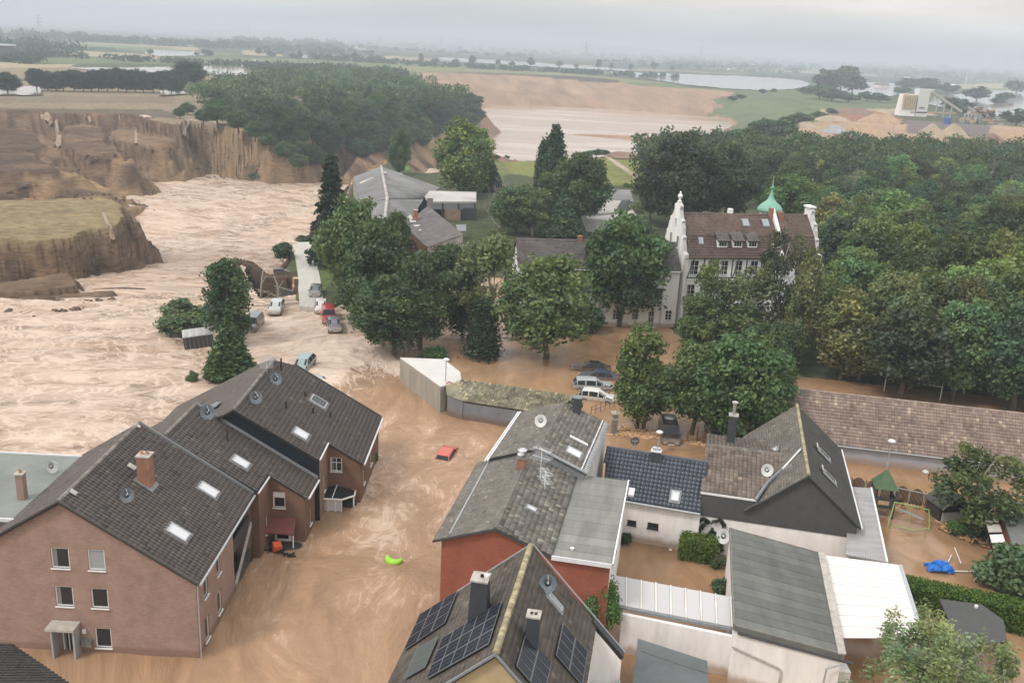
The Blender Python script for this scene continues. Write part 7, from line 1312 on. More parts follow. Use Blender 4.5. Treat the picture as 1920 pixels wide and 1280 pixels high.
# --- masses of far woods, drawn as one body of foliage each
def farwood(name, label, spots, col, seed):
    rs = np.random.RandomState(seed); cl = []
    for px0, px1, py0, py1, n, h0 in spots:
        for _ in range(n):
            px_ = rs.uniform(px0, px1); py_ = rs.uniform(py0, py1) + (px_ - px0) * .052; p = G(px_, py_, 0); d = hypot(p.x, p.y)
            if d > 14000 or d < 0: continue
            r = h0 * d / FOC * rs.uniform(.35, .7); r = min(max(r, 5), 60); cl.append((p.x, p.y, float(zheight(p.x, p.y)) * 0 + r * .45, r * 1.25, .62))
    cl = np.array(cl); mesh = leafmesh(name, cl, 34, 1.0, seed, var=.2, hue=.04)
    # leaf faces grow with the clump so that they read at their distance
    V = np.empty(len(mesh.vertices) * 3, np.float32); mesh.vertices.foreach_get('co', V); V = V.reshape(-1, 4, 3); c = V.mean(1, keepdims=True); k = np.hypot(c[..., 0], c[..., 1]) * .0021; V = c + (V - c) * np.maximum(k, 1.)[..., None] ; mesh.vertices.foreach_set('co', V.reshape(-1).astype(np.float32)); mesh.update()
    o = bpy.data.objects.new(name, mesh); COL.objects.link(o); o.color = col + (1,); o['kind'] = 'stuff'; o['label'] = label
farwood('far_wood', 'dark woods at the left horizon', [(-60, 150, 84, 92, 60, 22), (-60, 640, 60, 68, 190, 12), (150, 700, 72, 76, 90, 9), (370, 460, 84, 90, 30, 14), (440, 640, 76, 88, 90, 12), (640, 1000, 88, 92, 60, 7), (-60, 90, 104, 112, 40, 12)], (.032, .055, .035), 1)
farwood('distant_wood', 'low woods along the right horizon', [(650, 1300, 76, 84, 200, 7), (1250, 1990, 106, 120, 330, 9), (1250, 1500, 116, 128, 130, 9), (1600, 1990, 118, 138, 160, 11), (1130, 1300, 112, 122, 60, 8), (1640, 1990, 126, 146, 70, 12)], (.034, .056, .038), 2)
farwood('field_hedges', 'hedges and scrub between the far fields', [(-60, 520, 98, 101, 60, 5), (0, 60, 112, 120, 20, 8), (500, 700, 100, 108, 30, 9), (620, 1280, 112, 116, 110, 4), (400, 560, 118, 124, 10, 8), (470, 640, 126, 134, 60, 16), (560, 760, 128, 140, 60, 18)], (.035, .06, .035), 3)
# ================================================================== vehicles
def carpaint(name, c, rough=.28):
    m, t, b = newmat(name); tc = N(t, 'ShaderNodeTexCoord'); sx = N(t, 'ShaderNodeSeparateXYZ'); nz = N(t, 'ShaderNodeTexNoise'); nz.inputs['Scale'].default_value = 3.; nz.inputs['Detail'].default_value = 5; t.links.new(tc.outputs['Object'], sx.inputs[0]); t.links.new(tc.outputs['Object'], nz.inputs['Vector'])
    ad = N(t, 'ShaderNodeMath', operation='MULTIPLY_ADD'); ad.inputs[1].default_value = -.9; t.links.new(nz.outputs[0], ad.inputs[0]); t.links.new(sx.outputs[2], ad.inputs[2]); mr_ = N(t, 'ShaderNodeMapRange'); mr_.inputs[1].default_value = .1; mr_.inputs[2].default_value = .75; mr_.inputs[3].default_value = .6; mr_.inputs[4].default_value = .04; t.links.new(ad.outputs[0], mr_.inputs[0])
    mx_ = N(t, 'ShaderNodeMix', data_type='RGBA'); t.links.new(mr_.outputs[0], mx_.inputs[0]); mx_.inputs[6].default_value = c + (1,); mx_.inputs[7].default_value = (.30, .21, .14, 1); t.links.new(mx_.outputs[2], b.inputs['Base Color']); b.inputs['Roughness'].default_value = rough; b.inputs['Coat Weight'].default_value = .5; b.inputs['Specular IOR Level'].default_value = .5; return m
carpaint('paint_silver', (.42, .45, .47)); carpaint('paint_white', (.70, .69, .66)); carpaint('paint_black', (.012, .014, .018)); carpaint('paint_darkblue', (.03, .05, .09)); carpaint('paint_red', (.42, .025, .03)); carpaint('paint_orange', (.52, .085, .05), .4); carpaint('paint_teal', (.20, .29, .31)); carpaint('paint_grey', (.10, .11, .12)); carpaint('paint_violet', (.20, .20, .26))
carpaint('lamp_clear', (.7, .7, .7), .15); carpaint('lamp_red', (.35, .01, .01), .2)
SHAPE = {   # stations: x (rear to front), top height, glass?
 'hatch': ([(-2.0, .62), (-1.98, .98), (-1.62, 1.40), (-.9, 1.48), (.15, 1.46), (.95, 1.02), (1.75, .86), (2.02, .62)], 1.0),
 'wagon': ([(-2.35, .62), (-2.3, .98), (-1.95, 1.40), (-1.0, 1.48), (.2, 1.46), (1.0, 1.02), (2.0, .85), (2.32, .60)], 1.03),
 'sedan': ([(-2.3, .60), (-2.25, .95), (-1.65, 1.0), (-.85, 1.40), (.2, 1.43), (1.0, 1.0), (2.0, .82), (2.3, .58)], 1.0),
 'van': ([(-2.3, .7), (-2.28, 1.2), (-2.2, 1.86), (-1.0, 1.92), (.9, 1.88), (1.45, 1.2), (2.1, 1.0), (2.3, .7)], 1.08)}
def car(px, py, yaw, kind, paint, label, z=-.45, pitch=0, roll=0, name='parked_car', group=None, cat='car', loc=None):
    st, wk = SHAPE[kind]; p = loc or G(px, py, 0); o = empty(name, (p.x, p.y, p.z + z), 0, label, cat, group); o.rotation_euler = (roll, pitch, yaw)
    mb = MB(); zb = .30; W0, belt = .86 * wk, (.90 if kind != 'van' else 1.12); rings = []
    for i, (x, zt) in enumerate(st):
        end = i in (0, len(st) - 1); w0 = W0 * (.86 if end else 1.0); hb = min(belt, zt - .02); tw = w0 * (.80 if zt > belt + .1 else .93)
        rings.append([(x, -w0 * .93, zb), (x, -w0, .55), (x, -w0 * .985, hb), (x, -tw, zt), (x, -tw * .5, zt + .025), (x, tw * .5, zt + .025), (x, tw, zt), (x, w0 * .985, hb), (x, w0, .55), (x, w0 * .93, zb)])
    vs = [q for r in rings for q in r]; n = 10
    fs = [(k * n + i, (k + 1) * n + i, (k + 1) * n + (i + 1) % n, k * n + (i + 1) % n) for k in range(len(st) - 1) for i in range(n)] + [tuple(range(n)), tuple(range((len(st) - 1) * n, len(st) * n))[::-1]]
    mb.add(vs, fs); mb.build('body', MATS[paint], o, smooth=False)
    def gq(a, b, c, d, nm, ins=.1):
        a, b, c, d = map(V3, (a, b, c, d)); m_ = (a + b + c + d) / 4; q = [v.lerp(m_, ins) for v in (a, b, c, d)]; nn = (b - a).cross(d - a).normalized(); nn = nn if nn.dot(m_ - V3((0, 0, .7))) > 0 else -nn
        MB().prism([v + nn * .006 for v in q], nn * .012).build(nm, MATS['car_glass'], o)
    R_ = rings
    for sgn, ia, ib in ((-1, 2, 3), (1, 7, 6)):
        for k in range(1, len(st) - 2):
            if st[k][1] > belt + .1 or st[k + 1][1] > belt + .1:
                if kind == 'van' and k < 4: continue
                gq(R_[k][ia], R_[k + 1][ia], R_[k + 1][ib], R_[k][ib], 'side_window', .13)
    ks = [k for k in range(len(st) - 1) if st[k][1] > belt + .15 and st[k + 1][1] < belt + .25 and st[k + 1][1] > .8]; kf = ks[-1]; gq(R_[kf][3], R_[kf][6], R_[kf + 1][6], R_[kf + 1][3], 'windscreen', .08)
    kr = [k for k in range(len(st) - 1) if st[k + 1][1] > belt + .15 and st[k][1] < st[k + 1][1] - .15][0]; gq(R_[kr][3], R_[kr][6], R_[kr + 1][6], R_[kr + 1][3], 'rear_window', .12)
    for x in (st[0][0] + .72, st[-1][0] - .78):
        for s in (-1, 1):
            w_ = MB(); w_.tube((x, s * W0 * .82, .31), (x, s * (W0 + .01), .31), .31, .31, 14); wo = w_.build('wheel', MATS['black_rubber'], o); MB().tube((x, s * (W0 - .02), .31), (x, s * (W0 + .02), .31), .19, .19, 10).build('rim', MATS['grey_metal'], wo)
    for s in (-1, 1):
        MB().box(st[-1][0] - .12, st[-1][0] + .015, s * .55 - .17, s * .55 + .17, .56, .70).build('headlight', MATS['lamp_clear'], o); MB().box(st[0][0] - .02, st[0][0] + .06, s * .62 - .12, s * .62 + .12, .66, .90).build('tail_light', MATS['lamp_red'], o)
        MB().box(.72, .84, s * (W0 + .08) - .08, s * (W0 + .08) + .08, .92, 1.04).build('mirror', MATS[paint], o)
    MB().box(st[-1][0] + .0, st[-1][0] + .03, -.3, .3, .42, .5).build('number_plate', MATS['sign_white'], o); MB().box(-.9, .1, -W0 * .98 - .01, -W0 * .98, .4, .41).build('door_line', MATS['dark_metal'], o) if 0 else None
    return o
hp = pi / 2
car(518, 583, -hp + .12, 'wagon', 'paint_silver', 'silver car adrift below the broken grass bank', z=-.1)
car(592, 556, -hp + .15, 'hatch', 'paint_grey', 'grey car on the pale road end, first of the roadside row', z=.15, group='cars stranded along the roadside')
car(602, 582, -hp + .2, 'hatch', 'paint_white', 'white car wedged behind the red van', z=-.1, group='cars stranded along the roadside'); car(616, 597, -hp + .25, 'van', 'paint_red', 'small red van between white and silver cars at the roadside', z=-.35, group='cars stranded along the roadside', cat='van')
car(626, 614, -hp + .3, 'hatch', 'paint_violet', 'blue grey car nearest the camera in the roadside row', z=-.3, group='cars stranded along the roadside')
car(571, 688, -hp - .12, 'hatch', 'paint_teal', 'grey green car tilted in rapids behind the far row house', z=-.35, pitch=.12, roll=.1); car(597, 712, -.5, 'hatch', 'paint_silver', 'silver car sunk to its roof beside the far row house', z=-1.15)
car(837, 850, 1.38, 'hatch', 'paint_orange', 'orange red hatchback sunk to its windows in the street', z=-.66, pitch=-.05, roll=.06).scale = (.84,) * 3
car(1108, 693, pi - .1, 'sedan', 'paint_black', 'black car, farthest of the four cars in the flooded yard', z=-.45, group='cars standing in the flooded yard'); car(1122, 707, pi - .08, 'sedan', 'paint_darkblue', 'very dark blue car between black car and silver estate', z=-.55, group='cars standing in the flooded yard')
car(1113, 727, .02 + pi * 0, 'wagon', 'paint_silver', 'silver estate car in the flooded yard', z=-.35, group='cars standing in the flooded yard'); car(1120, 748, -.22, 'hatch', 'paint_white', 'white small car with dark roof panel nearest in the yard', z=-.4, group='cars standing in the flooded yard')
v_ = car(1254, 818, -hp - .05, 'van', 'paint_black', 'black van facing the camera under the parking lot trees', z=-.35, cat='van'); MB().lathe([(.5, 0), (.6, .12), (.5, .3), (.2, .42)], 12, (-.9, 0, 1.9)).build('roof_box', MATS['paint_silver'], v_)
car(1343, 812, hp + .05, 'hatch', 'paint_black', 'black car with red tail light between two tree trunks', z=-.35); car(1392, 822, hp - .3, 'hatch', 'paint_darkblue', 'dark blue car half hidden beside the tall slate chimney', z=-.35); car(1447, 785, -.45, 'wagon', 'paint_silver', 'silver car behind the slate gabled house roof', z=-.35)
car(474, 612, -hp, 'van', 'paint_grey', 'dark vehicle hidden behind the rear street tree', z=-.4, cat='van')
car(0, 0, .3, 'hatch', 'paint_darkblue', 'dark vehicle left behind on the grass bank by the hole', z=-.1, loc=G(527, 512, .3)).scale = (.6, .6, .6)
# overturned container in the torrent
o = empty('overturned_container', G(374, 648, -.2), .5, 'grey ribbed container lying on its side in the rushing water', 'container'); o.rotation_euler = (.12, -.1, .35)
MB().box(-1.7, 1.7, -1.1, 1.1, -.6, 1.75).build('hull', MATS['slate_clad'], o); MB().box(-1.72, 1.72, -1.12, 1.12, 1.752, 1.85).build('lid', MATS['grey_metal'], o)
for k in range(7): MB().box(-1.55 + k * .5, -1.47 + k * .5, -1.16, -1.10, -.6, 1.7).build('rib', MATS['paint_grey'], o)
for k in range(4): MB().box(-1.5 + k * .8, -1.1 + k * .8, -.9, .9, 1.852, 1.9).build('roof_panel', MATS['concrete'], o)
# ================================================================== road, lamps, signs
rd = [G(a, b, .42) for a, b in [(549, 458), (561, 454), (582, 453), (592, 485), (600, 520), (606, 560), (600, 578), (562, 574), (559, 540), (560, 525), (555, 492)]]
MB().prism(rd, (0, 0, -.6)).build('road', MATS['asphalt_pale'], kind='structure')
def lamp(px, py, topy, label, arm=.0, kind=0):
    p = G(px, py, 0); lo, hi = 1., 15.
    for _ in range(30):
        m_ = (lo + hi) / 2; lo, hi = (m_, hi) if yproj((p.x, p.y, m_))[1] > topy else (lo, m_)
    o = empty('street_lamp', (p.x, p.y, 0), .4, label, 'street lamp', 'grey street lamps'); MB().tube((0, 0, -1), (0, 0, lo), .07, .05, 8).build('pole', MATS['grey_metal'], o)
    MB().lathe([(.06, -.05), (.32, .05), (.36, .14), (.22, .24), (.04, .28)], 12, (0, 0, lo)).build('lamp_head', MATS['white_frame'], o, smooth=True); MB().tube((0, 0, lo * .42), (0, 0, lo * .42 + .25), .12, .12, 8).build('clamp', MATS['grey_metal'], o)
lamp(834, 762, 676, 'street lamp in front of the concrete wall end'); lamp(1658, 905, 829, 'street lamp before the wall of the long tiled building'); lamp(1233, 850, 812, 'street lamp rising behind the blue tiled roof')
def signpost(px, py, hgt, label, name='road_sign'):
    p = G(px, py, 0); o = empty(name, (p.x, p.y, 0), 0.06, label, 'road sign'); MB().tube((0, 0, -1), (0, 0, hgt), .035, .035, 6).build('post', MATS['grey_metal'], o); return o
o = signpost(841, 768, 3.0, 'street sign with red ring and white plate beside the gate pillar')
MB().tube((0, -.05, 2.75), (0, -.08, 2.75), .36, .36, 20).build('disc', MATS['sign_red'], o); MB().tube((0, -.082, 2.75), (0, -.09, 2.75), .27, .27, 20).build('disc_face', MATS['sign_white'], o)
tb = MB(); tb.box(-.1, -.04, -.10, -.092, 2.6, 2.9).box(-.04, .07, -.10, -.092, 2.84, 2.9).box(-.04, .07, -.10, -.092, 2.72, 2.77).box(-.04, .07, -.10, -.092, 2.6, 2.66).box(.05, .11, -.10, -.092, 2.64, 2.86); tb.build('marking', MATS['sign_red'], o)
MB().box(-.3, .3, -.09, -.05, 2.05, 2.34).build('plate', MATS['sign_white'], o); MB().box(-.22, .22, -.09, -.05, 1.2, 1.85).build('notice_board', MATS['sign_white'], o)
o = signpost(1187, 866, 2.0, 'round road sign seen from its grey back above the blue tiled roof'); MB().tube((0, .0, 2.1), (0, .03, 2.1), .42, .42, 20).build('disc', MATS['paint_grey'], o); MB().box(-.25, .25, -.03, -.002, 2.06, 2.16).build('bracket', MATS['grey_metal'], o)
# bollards, railing and drift line in the parking lot
rg = random.Random(4)
for i, (px_, py_) in enumerate([(1206, 806), (1306, 826), (1318, 830), (1288, 828)]): q = G(px_, py_, 0); tag(MB().tube((0, 0, -.5), (0, 0, 1.15), .11, .11, 8).tube((0, 0, 1.15), (0, 0, 1.2), .13, .09, 8).build('bollard', MATS['rust'], loc=q), ['dark bollard at the left end of the drift line', 'rusty bollard right of the black van', 'rightmost rusty bollard before the parking lot trees', 'rusty bollard nearest the black van'][i], 'bollard')
a, b = G(1108, 778, 0), G(1160, 758, 0); o = empty('yard_railing', a, 0, 'thin dark railing standing in water below the white small car', 'railing')
for k in range(7): q = (b - a) * (k / 6); MB().tube(q + V3((0, 0, -.5)), q + V3((0, 0, .95)), .03).build('post', MATS['dark_metal'], o)
for z in (.5, .92): MB().tube((0, 0, z), (b - a) + V3((0, 0, z)), .022).build('rail', MATS['dark_metal'], o)
def debris(name, spots, n, label, seed, m='wood_old', s=.5, z=.05):
    rg = random.Random(seed); mb = MB()
    for _ in range(n):
        a, b = rg.choice(spots); t_ = rg.random(); p = G(a[0] + (b[0] - a[0]) * t_ + rg.gauss(0, 3), a[1] + (b[1] - a[1]) * t_ + rg.gauss(0, 1.6), z); an = rg.uniform(0, pi); d = V3((cos(an), sin(an), rg.uniform(-.15, .15))) * rg.uniform(.3, 1) * s; t = rg.uniform(.5, 1.5); mb.tube(p, p + d, rg.uniform(.02, .06) * (s + .5), None, 5, (t, t * .95, t * .9))
    mb.build(name, MATS[m], kind='stuff', label=label)
debris('drift_debris', [((1150, 812), (1200, 818)), ((1200, 818), (1300, 830)), ((1300, 830), (1410, 838)), ((1160, 802), (1245, 812))], 240, 'line of drifted branches and litter below the parking lot trees', 1, 'wood_fresh', .9)
debris('garden_debris', [((1665, 935), (1755, 948)), ((1670, 945), (1690, 960)), ((1700, 945), (1760, 955))], 150, 'planks and litter washed against the garden fence', 2, 'wood_fresh', 1.1); debris('torn_roots', [((470, 560), (556, 562)), ((480, 545), (520, 556)), ((330, 640), (400, 655))], 90, 'torn roots and broken posts at the edge of the hole', 3, 'wood_old', 1.2, z=-.5)
debris('yard_litter', [((1225, 1170), (1290, 1185)), ((1660, 1130), (1690, 1150))], 40, 'scattered litter in the small yards', 6, 'wood_old', .5)
# green inflatable crescent
n = 18; mb = MB(); pr_ = []
for i in range(n + 1):
    a = pi * 1.02 + i / n * pi * .98; r = .17 + .16 * sin(i / n * pi) ** .8; c = V3((cos(a) * .62, sin(a) * .5, .1 + .12 * (1 - sin(i / n * pi)))); d = V3((-sin(a), cos(a), 0)); s_ = V3((cos(a), sin(a), 0)); pr_.append([c + s_ * cos(2 * pi * j / 10) * r + V3((0, 0, sin(2 * pi * j / 10) * r * .9)) for j in range(10)])
mb.add([v for r in pr_ for v in r], [(k * 10 + j, k * 10 + (j + 1) % 10, (k + 1) * 10 + (j + 1) % 10, (k + 1) * 10 + j) for k in range(n) for j in range(10)] + [tuple(range(10)), tuple(range(n * 10, n * 10 + 10))[::-1]])
q = mb.build('inflatable_float', MATS['plastic_green'], smooth=True, loc=G(740, 1050, .05)); q.rotation_euler = (0, 0, -.35); q.scale = (.86,) * 3; tag(q, 'lime green crescent shaped inflatable float drifting in the street', 'pool float')
# things under the red awning
q = MB().box(-.3, .3, -.3, .3, 0, .55).build('orange_crate', MATS['orange'], loc=G(518, 1030, 0)); q.rotation_euler = (.25, .1, .5); tag(q, 'orange plastic crate floating before the rust red awning', 'crate')
o = empty('play_net', G(537, 1022, .05), .1, 'dark mesh frame floating beside the orange crate', 'net frame'); ring = [V3((cos(t) * 1.15, sin(t) * .55, 0)) for t in [i * 2 * pi / 14 for i in range(15)]]; MB().path(ring, .04).build('rim', MATS['dark_metal'], o); MB().add([(cos(t) * 1.1, sin(t) * .5, -.01) for t in [i * 2 * pi / 14 for i in range(14)]], [tuple(range(14))]).build('mesh', MATS['wood_dark'], o)
for (px_, py_, l_) in ((500, 1012, 'white garden chair frame under the red awning'), (489, 1018, 'white cabinet left under the red awning')): tag(MB().box(-.28, .28, -.22, .22, 0, .7).box(-.33, .33, -.27, .27, .7, .75).build('garden_cabinet', MATS['white_frame'], loc=G(px_, py_, 0)), l_, 'cabinet')
q = MB().lathe([(.5, 0), (.62, .2), (.55, .45), (.3, .55)], 10).build('barbecue_cover', MATS['black_rubber'], loc=G(655, 948, 0)); tag(q, 'black covered object in the water by the glazed porch', 'cover')
debris('porch_clutter', [((478, 1020), (545, 1012)), ((500, 1028), (540, 1040))], 40, 'dark clutter floating in front of the red awning', 9, 'black_rubber', .8)
# ================================================================== hedge and clipped bush
def hedge(name, a, b, w_, z1, label, tint, seed, cat='hedge', n=5200, size=.13):
    a = V3((a.x, a.y, 0)); b = V3((b.x, b.y, 0)); L_ = (b - a).length; cl = []; rs = random.Random(seed); k = int(L_ / .32)
    for i in range(k + 1):
        for yy in (-.5, -.16, .16, .5):
            for zz in [q * .33 + .15 for q in range(int(z1 / .33))]:
                if abs(yy) > .3 or zz > z1 - .5 or i in (0, k): cl.append((i * L_ / k, yy * w_, zz, .27, 1.0))
    me = leafmesh(name, cl, max(6, n // len(cl)), size, seed, var=.15, up=.1, elong=1.3); o = bpy.data.objects.new(name, me); COL.objects.link(o); o.location = a; o.rotation_euler = (0, 0, atan2(b.y - a.y, b.x - a.x)); o.color = tint + (1,)
    tag(o, label, cat); MB().box(.1, L_ - .1, -w_ * .42, w_ * .42, -1, z1 - .2).build('branches', MATS['wood_dark'], o); return o
hedge('garden_hedge', G(1692, 1094, 1.6), G(1960, 1150, 1.6), 1.15, 2.0, 'long bright green clipped hedge along the flooded garden', (.085, .15, .022), 5, n=30000)
hedge('clipped_bush', G(1278, 1040, 0), G(1336, 1050, 0), 1.3, 1.75, 'bright green clipped box bush in the flooded courtyard', (.11, .17, .03), 6, 'bush', n=7000)
# climbing plant on the white wall
mb = MB(); rg = random.Random(8); h = H_
def wy(px_, py_): i_, j_ = h.hit(px_, py_, (-.02, 0, 0), (0, 1, 0), (0, 0, 1)); return V3((-.04, i_, j_))
br_ = [[(1312, 995), (1318, 985), (1328, 978), (1320, 972), (1306, 978), (1303, 990), (1310, 1006), (1318, 1014)], [(1318, 1014), (1326, 1006), (1334, 992), (1344, 1004), (1352, 1018), (1356, 1036)], [(1336, 978), (1350, 973), (1358, 982), (1356, 988)], [(1322, 1016), (1325, 1030)]]
q = h.W((-.05, 9, 0)); o = empty('wall_climber', (q.x * 1.05, q.y * 1.05, -1.8), h.yaw, 'bare climbing plant on the white courtyard wall', 'climber'); o.scale = (1.05,) * 3; tr_ = MB(); cl = []  # climber scaled about the camera by the same factor as the slate house
for seg_ in br_:
    P = [wy(*q) for q in seg_]; P = [p - V3((-.05, 9, 0)) for p in P]; tr_.path(P, .045, .03, 5)
    for p, q in zip(P, P[1:]):
        for k in range(4): c_ = p.lerp(q, k / 4); cl.append((c_.x - .04, c_.y, c_.z, .13, 1))
tr_.build('stems', MATS['wood_dark'], o); c_ = bpy.data.objects.new('leaves', leafmesh('leaves', cl, 14, .12, 5)); c_.parent = o; c_.color = (.03, .045, .02, 1); COL.objects.link(c_)
dish(o, wy(1356, 1000) - V3((-.05, 9, 0)) + V3((-.4, 0, -.6)), (-.9, .3, 0), .5, 'dish_white', mast=.6)
# ================================================================== garden at the right
o = empty('play_tower', G(1650, 962, 0), -.15, 'children play tower with green pyramid roof and dark walls', 'playhouse')
MB().add([(-.95, -.95, 2.6), (.95, -.95, 2.6), (.95, .95, 2.6), (-.95, .95, 2.6), (0, 0, 4.1)], [(0, 1, 4), (1, 2, 4), (2, 3, 4), (3, 0, 4), (3, 2, 1, 0)]).build('pyramid_roof', MATS['paint_green'], o)
for k in range(5): 
    MB().box(-.8, .8, -.83, -.79, .9 + k * .2, 1.07 + k * .2).build('board', MATS['slate_clad'], o); MB().box(.79, .83, -.8, .8, .9 + k * .2, 1.07 + k * .2).build('board', MATS['slate_clad'], o); MB().box(-.83, -.79, -.8, .8, .9 + k * .2, 1.07 + k * .2).build('board', MATS['slate_clad'], o)
for x in (-.8, .8):
    for y in (-.8, .8): MB().box(x - .06, x + .06, y - .06, y + .06, -1, 2.6).build('post', MATS['slate_clad'], o)
MB().box(-.8, .8, -.8, .8, .75, .85).build('platform', MATS['wood_old'], o); MB().box(-.55, .35, -.87, -.83, 1.2, 1.55).build('window_board', MATS['wood_fresh'], o)
sw = empty('swing_frame', G(1702, 985, 0), -.1, 'lime green metal swing frame standing in the flooded garden', 'swing'); A1, A2, A3, A4 = V3((-1.9, -.9, -.3)), V3((-1.2, .9, -.3)), V3((1.6, -.6, -.3)), V3((1.9, 1.0, -.3)); t1, t2 = V3((-1.3, .2, 1.9)), V3((1.5, .2, 1.5))
for a, b in ((A1, t1), (A2, t1), (A3, t2), (A4, t2), (t1, t2)): MB().tube(a, b, .05).build('tube', MATS['frame_green'], sw)
MB().path([V3((-1.5, -.7, .3)), V3((0, -1.1, .15)), V3((1.4, -.7, .3))], .04).build('tube', MATS['frame_green'], sw); MB().obox((-.9, .2, 1.2), (1.9, -.5, -.5), (.25, .4, 0), (0, 0, .03)).build('seat_cloth', MATS['paint_grey'], sw); MB().tube((0, .2, 1.75), (.0, -.3, .1), .03).build('tube', MATS['frame_green'], sw)
a, b = G(1596, 908, .8), G(1790, 946, .8); fn = empty('garden_fence', (a.x, a.y, 0), atan2(b.y - a.y, b.x - a.x), 'dark wooden garden fence with arched panels along the flooded lane', 'fence'); L_ = (b - a).length; k = 7
for i in range(k):
    x0_ = i * L_ / k; mb = None
    for j in range(10):
        x1_ = x0_ + .08 + j * (L_ / k - .16) / 10; zt = 1.25 + .35 * sin(pi * (j + .5) / 10); MB().box(x1_, x1_ + (L_ / k - .16) / 10 - .02, -.02, .02, -.5, zt).build('board', MATS['wood_dark'], fn)
    MB().box(x0_ - .05, x0_ + .05, -.06, .06, -.5, 1.5).build('post', MATS['concrete_dark'], fn)
MB().tube((3.2, -.25, 1.45), (L_ - .5, -.25, 1.35), .03).build('rail', MATS['grey_metal'], fn)
o = empty('garden_shed', G(1776, 968, 0), .25, 'small dark garden shed with open gable at the fence', 'shed'); 
MB().add([(-1.5, -1.1, 1.3), (0, -1.1, 2.5), (0, 1.3, 2.5), (-1.5, 1.3, 1.3), (1.5, -1.1, 1.3), (1.5, 1.3, 1.3)], [(0, 1, 2, 3), (1, 4, 5, 2)]).add([(-1.5, -1.1, 1.22), (0, -1.1, 2.42), (0, 1.3, 2.42), (-1.5, 1.3, 1.22), (1.5, -1.1, 1.22), (1.5, 1.3, 1.22)], [(3, 2, 1, 0), (2, 5, 4, 1)]).build('roof', MATS['slate_wall'], o)
MB().obox((-1.55, -1.14, 1.25), (1.55, 0, 1.24), (0, .05, 0), (0, 0, .12)).obox((1.55, -1.14, 1.25), (-1.55, 0, 1.24), (0, .05, 0), (0, 0, .12)).build('barge_board', MATS['concrete'], o); MB().box(-1.3, 1.3, -.6, 1.2, -1, 1.3).build('wall', MATS['wood_dark'], o); MB().box(1.15, 1.3, -1.0, -.85, -1, 1.5).build('post', MATS['white_frame'], o); MB().box(-1.1, .9, -.75, -.62, -.2, .75).build('white_panel', MATS['dish_white'], o)
lp = empty('firewood_pile', G(1800, 1008, 0), 0, 'long heap of split firewood beside the garden tree', 'firewood'); rg = random.Random(12); c0 = G(1800, 1008, 0)
for k in range(130):
    t_ = rg.random() ** .9; p = G(1768 + t_ * 75, 988 + t_ * 36, 0) - c0; an = rg.uniform(0, pi); l_ = rg.uniform(.28, .5); d = V3((cos(an) * l_, sin(an) * l_, rg.uniform(-.06, .08))); t = rg.uniform(.55, 1.25); q = p + V3((rg.gauss(0, .45), rg.gauss(0, .3), rg.uniform(.02, .4))); MB().tube(q, q + d, rg.uniform(.05, .085), None, 5, (t, t * .93, t * .85)).build('log', MATS['wood_fresh'], lp)
n = 12; mb = MB(); rs = np.random.RandomState(4); vs = []
for i in range(n):
    for j in range(n):
        u, v = i / (n - 1) - .5, j / (n - 1) - .5; vs.append((u * 1.9 + .08 * rs.normal(), v * 1.1 + .08 * rs.normal(), .15 + .5 * max(0, 1 - (u * u + v * v) * 3.4) + .11 * rs.normal()))
fs = [(i * n + j, (i + 1) * n + j, (i + 1) * n + j + 1, i * n + j + 1) for i in range(n - 1) for j in range(n - 1)]
mb.add(vs, fs).add([(x, y, z - .03) for x, y, z in vs], [f[::-1] for f in fs]); q = mb.build('blue_tarpaulin', MATS['tarp_blue'], loc=G(1762, 1068, .05)); q.rotation_euler = (0, 0, -.1); tag(q, 'crumpled bright blue tarpaulin in the flooded garden', 'tarpaulin')
for i, (a, b, l_) in enumerate((((1775, 1060), (1784, 1040), 'pale pole standing beside the blue tarpaulin'), ((1790, 1026), (1802, 1056), 'grey pole lying above the blue tarpaulin'), ((1786, 1070), (1826, 1071), 'pale pole floating right of the blue tarpaulin'), ((1826, 1088), (1848, 1066), 'grey pole leaning at the garden edge'))):
    p, q = G(*a, .1), G(*b, .15); tag(MB().tube((0, 0, 0), q - p, .05).build('pole', MATS['white_metal'], loc=p), l_, 'pole')
pvn, Q, c0 = slabroof('garden_pavilion', [(1762, 1122), (1840, 1132), (1882, 1162), (1888, 1200), (1800, 1215), (1780, 1165)], 2.3, .12, 'slate_wall', 'garden pavilion with dark flat roof behind the birch', 'pavilion', None, None); MB().lathe([(.12, 0), (.12, .15), (.02, .2)], 8, G(1830, 1138, 2.3) - c0).build('vent_cap', MATS['white_frame'], pvn)
for p in Q: MB().box(p.x * .9 - .06, p.x * .9 + .06, p.y * .9 - .06, p.y * .9 + .06, -1, 2.17).build('post', MATS['wood_dark'], pvn)
ga, Q, c0 = slabroof('garage', [(1868, 930), (1990, 955), (2010, 1060), (1905, 1040)], 2.6, .3, 'felt_green', 'flat roofed garage at the right edge of the view', 'garage', None, 'brick_red'); q0, q1 = Q[0], Q[3]
for k in range(6): a_ = q0.lerp(q1, k / 6 + .02); b_ = q0.lerp(q1, (k + 1) / 6 - .02); MB().prism([a_ - V3((1.6, .2, -.0)), b_ - V3((1.6, .2, 0)), b_ - V3((.5, 0, 0)), a_ - V3((.5, 0, 0))], (0, 0, .05)).build('roof_panel', MATS['dish_white' if k == 4 else 'concrete'], ga)
tag(MB().add([(-.9, 0, 0), (.5, -.9, 0), (.7, 1.0, 0), (.1, .3, 2.6)], [(0, 1, 3), (1, 2, 3), (2, 0, 3), (2, 1, 0)]).build('folded_parasol', MATS['slate_wall'], loc=G(1890, 1105, 0)), 'dark pointed cover between the rounded shrubs', 'parasol')
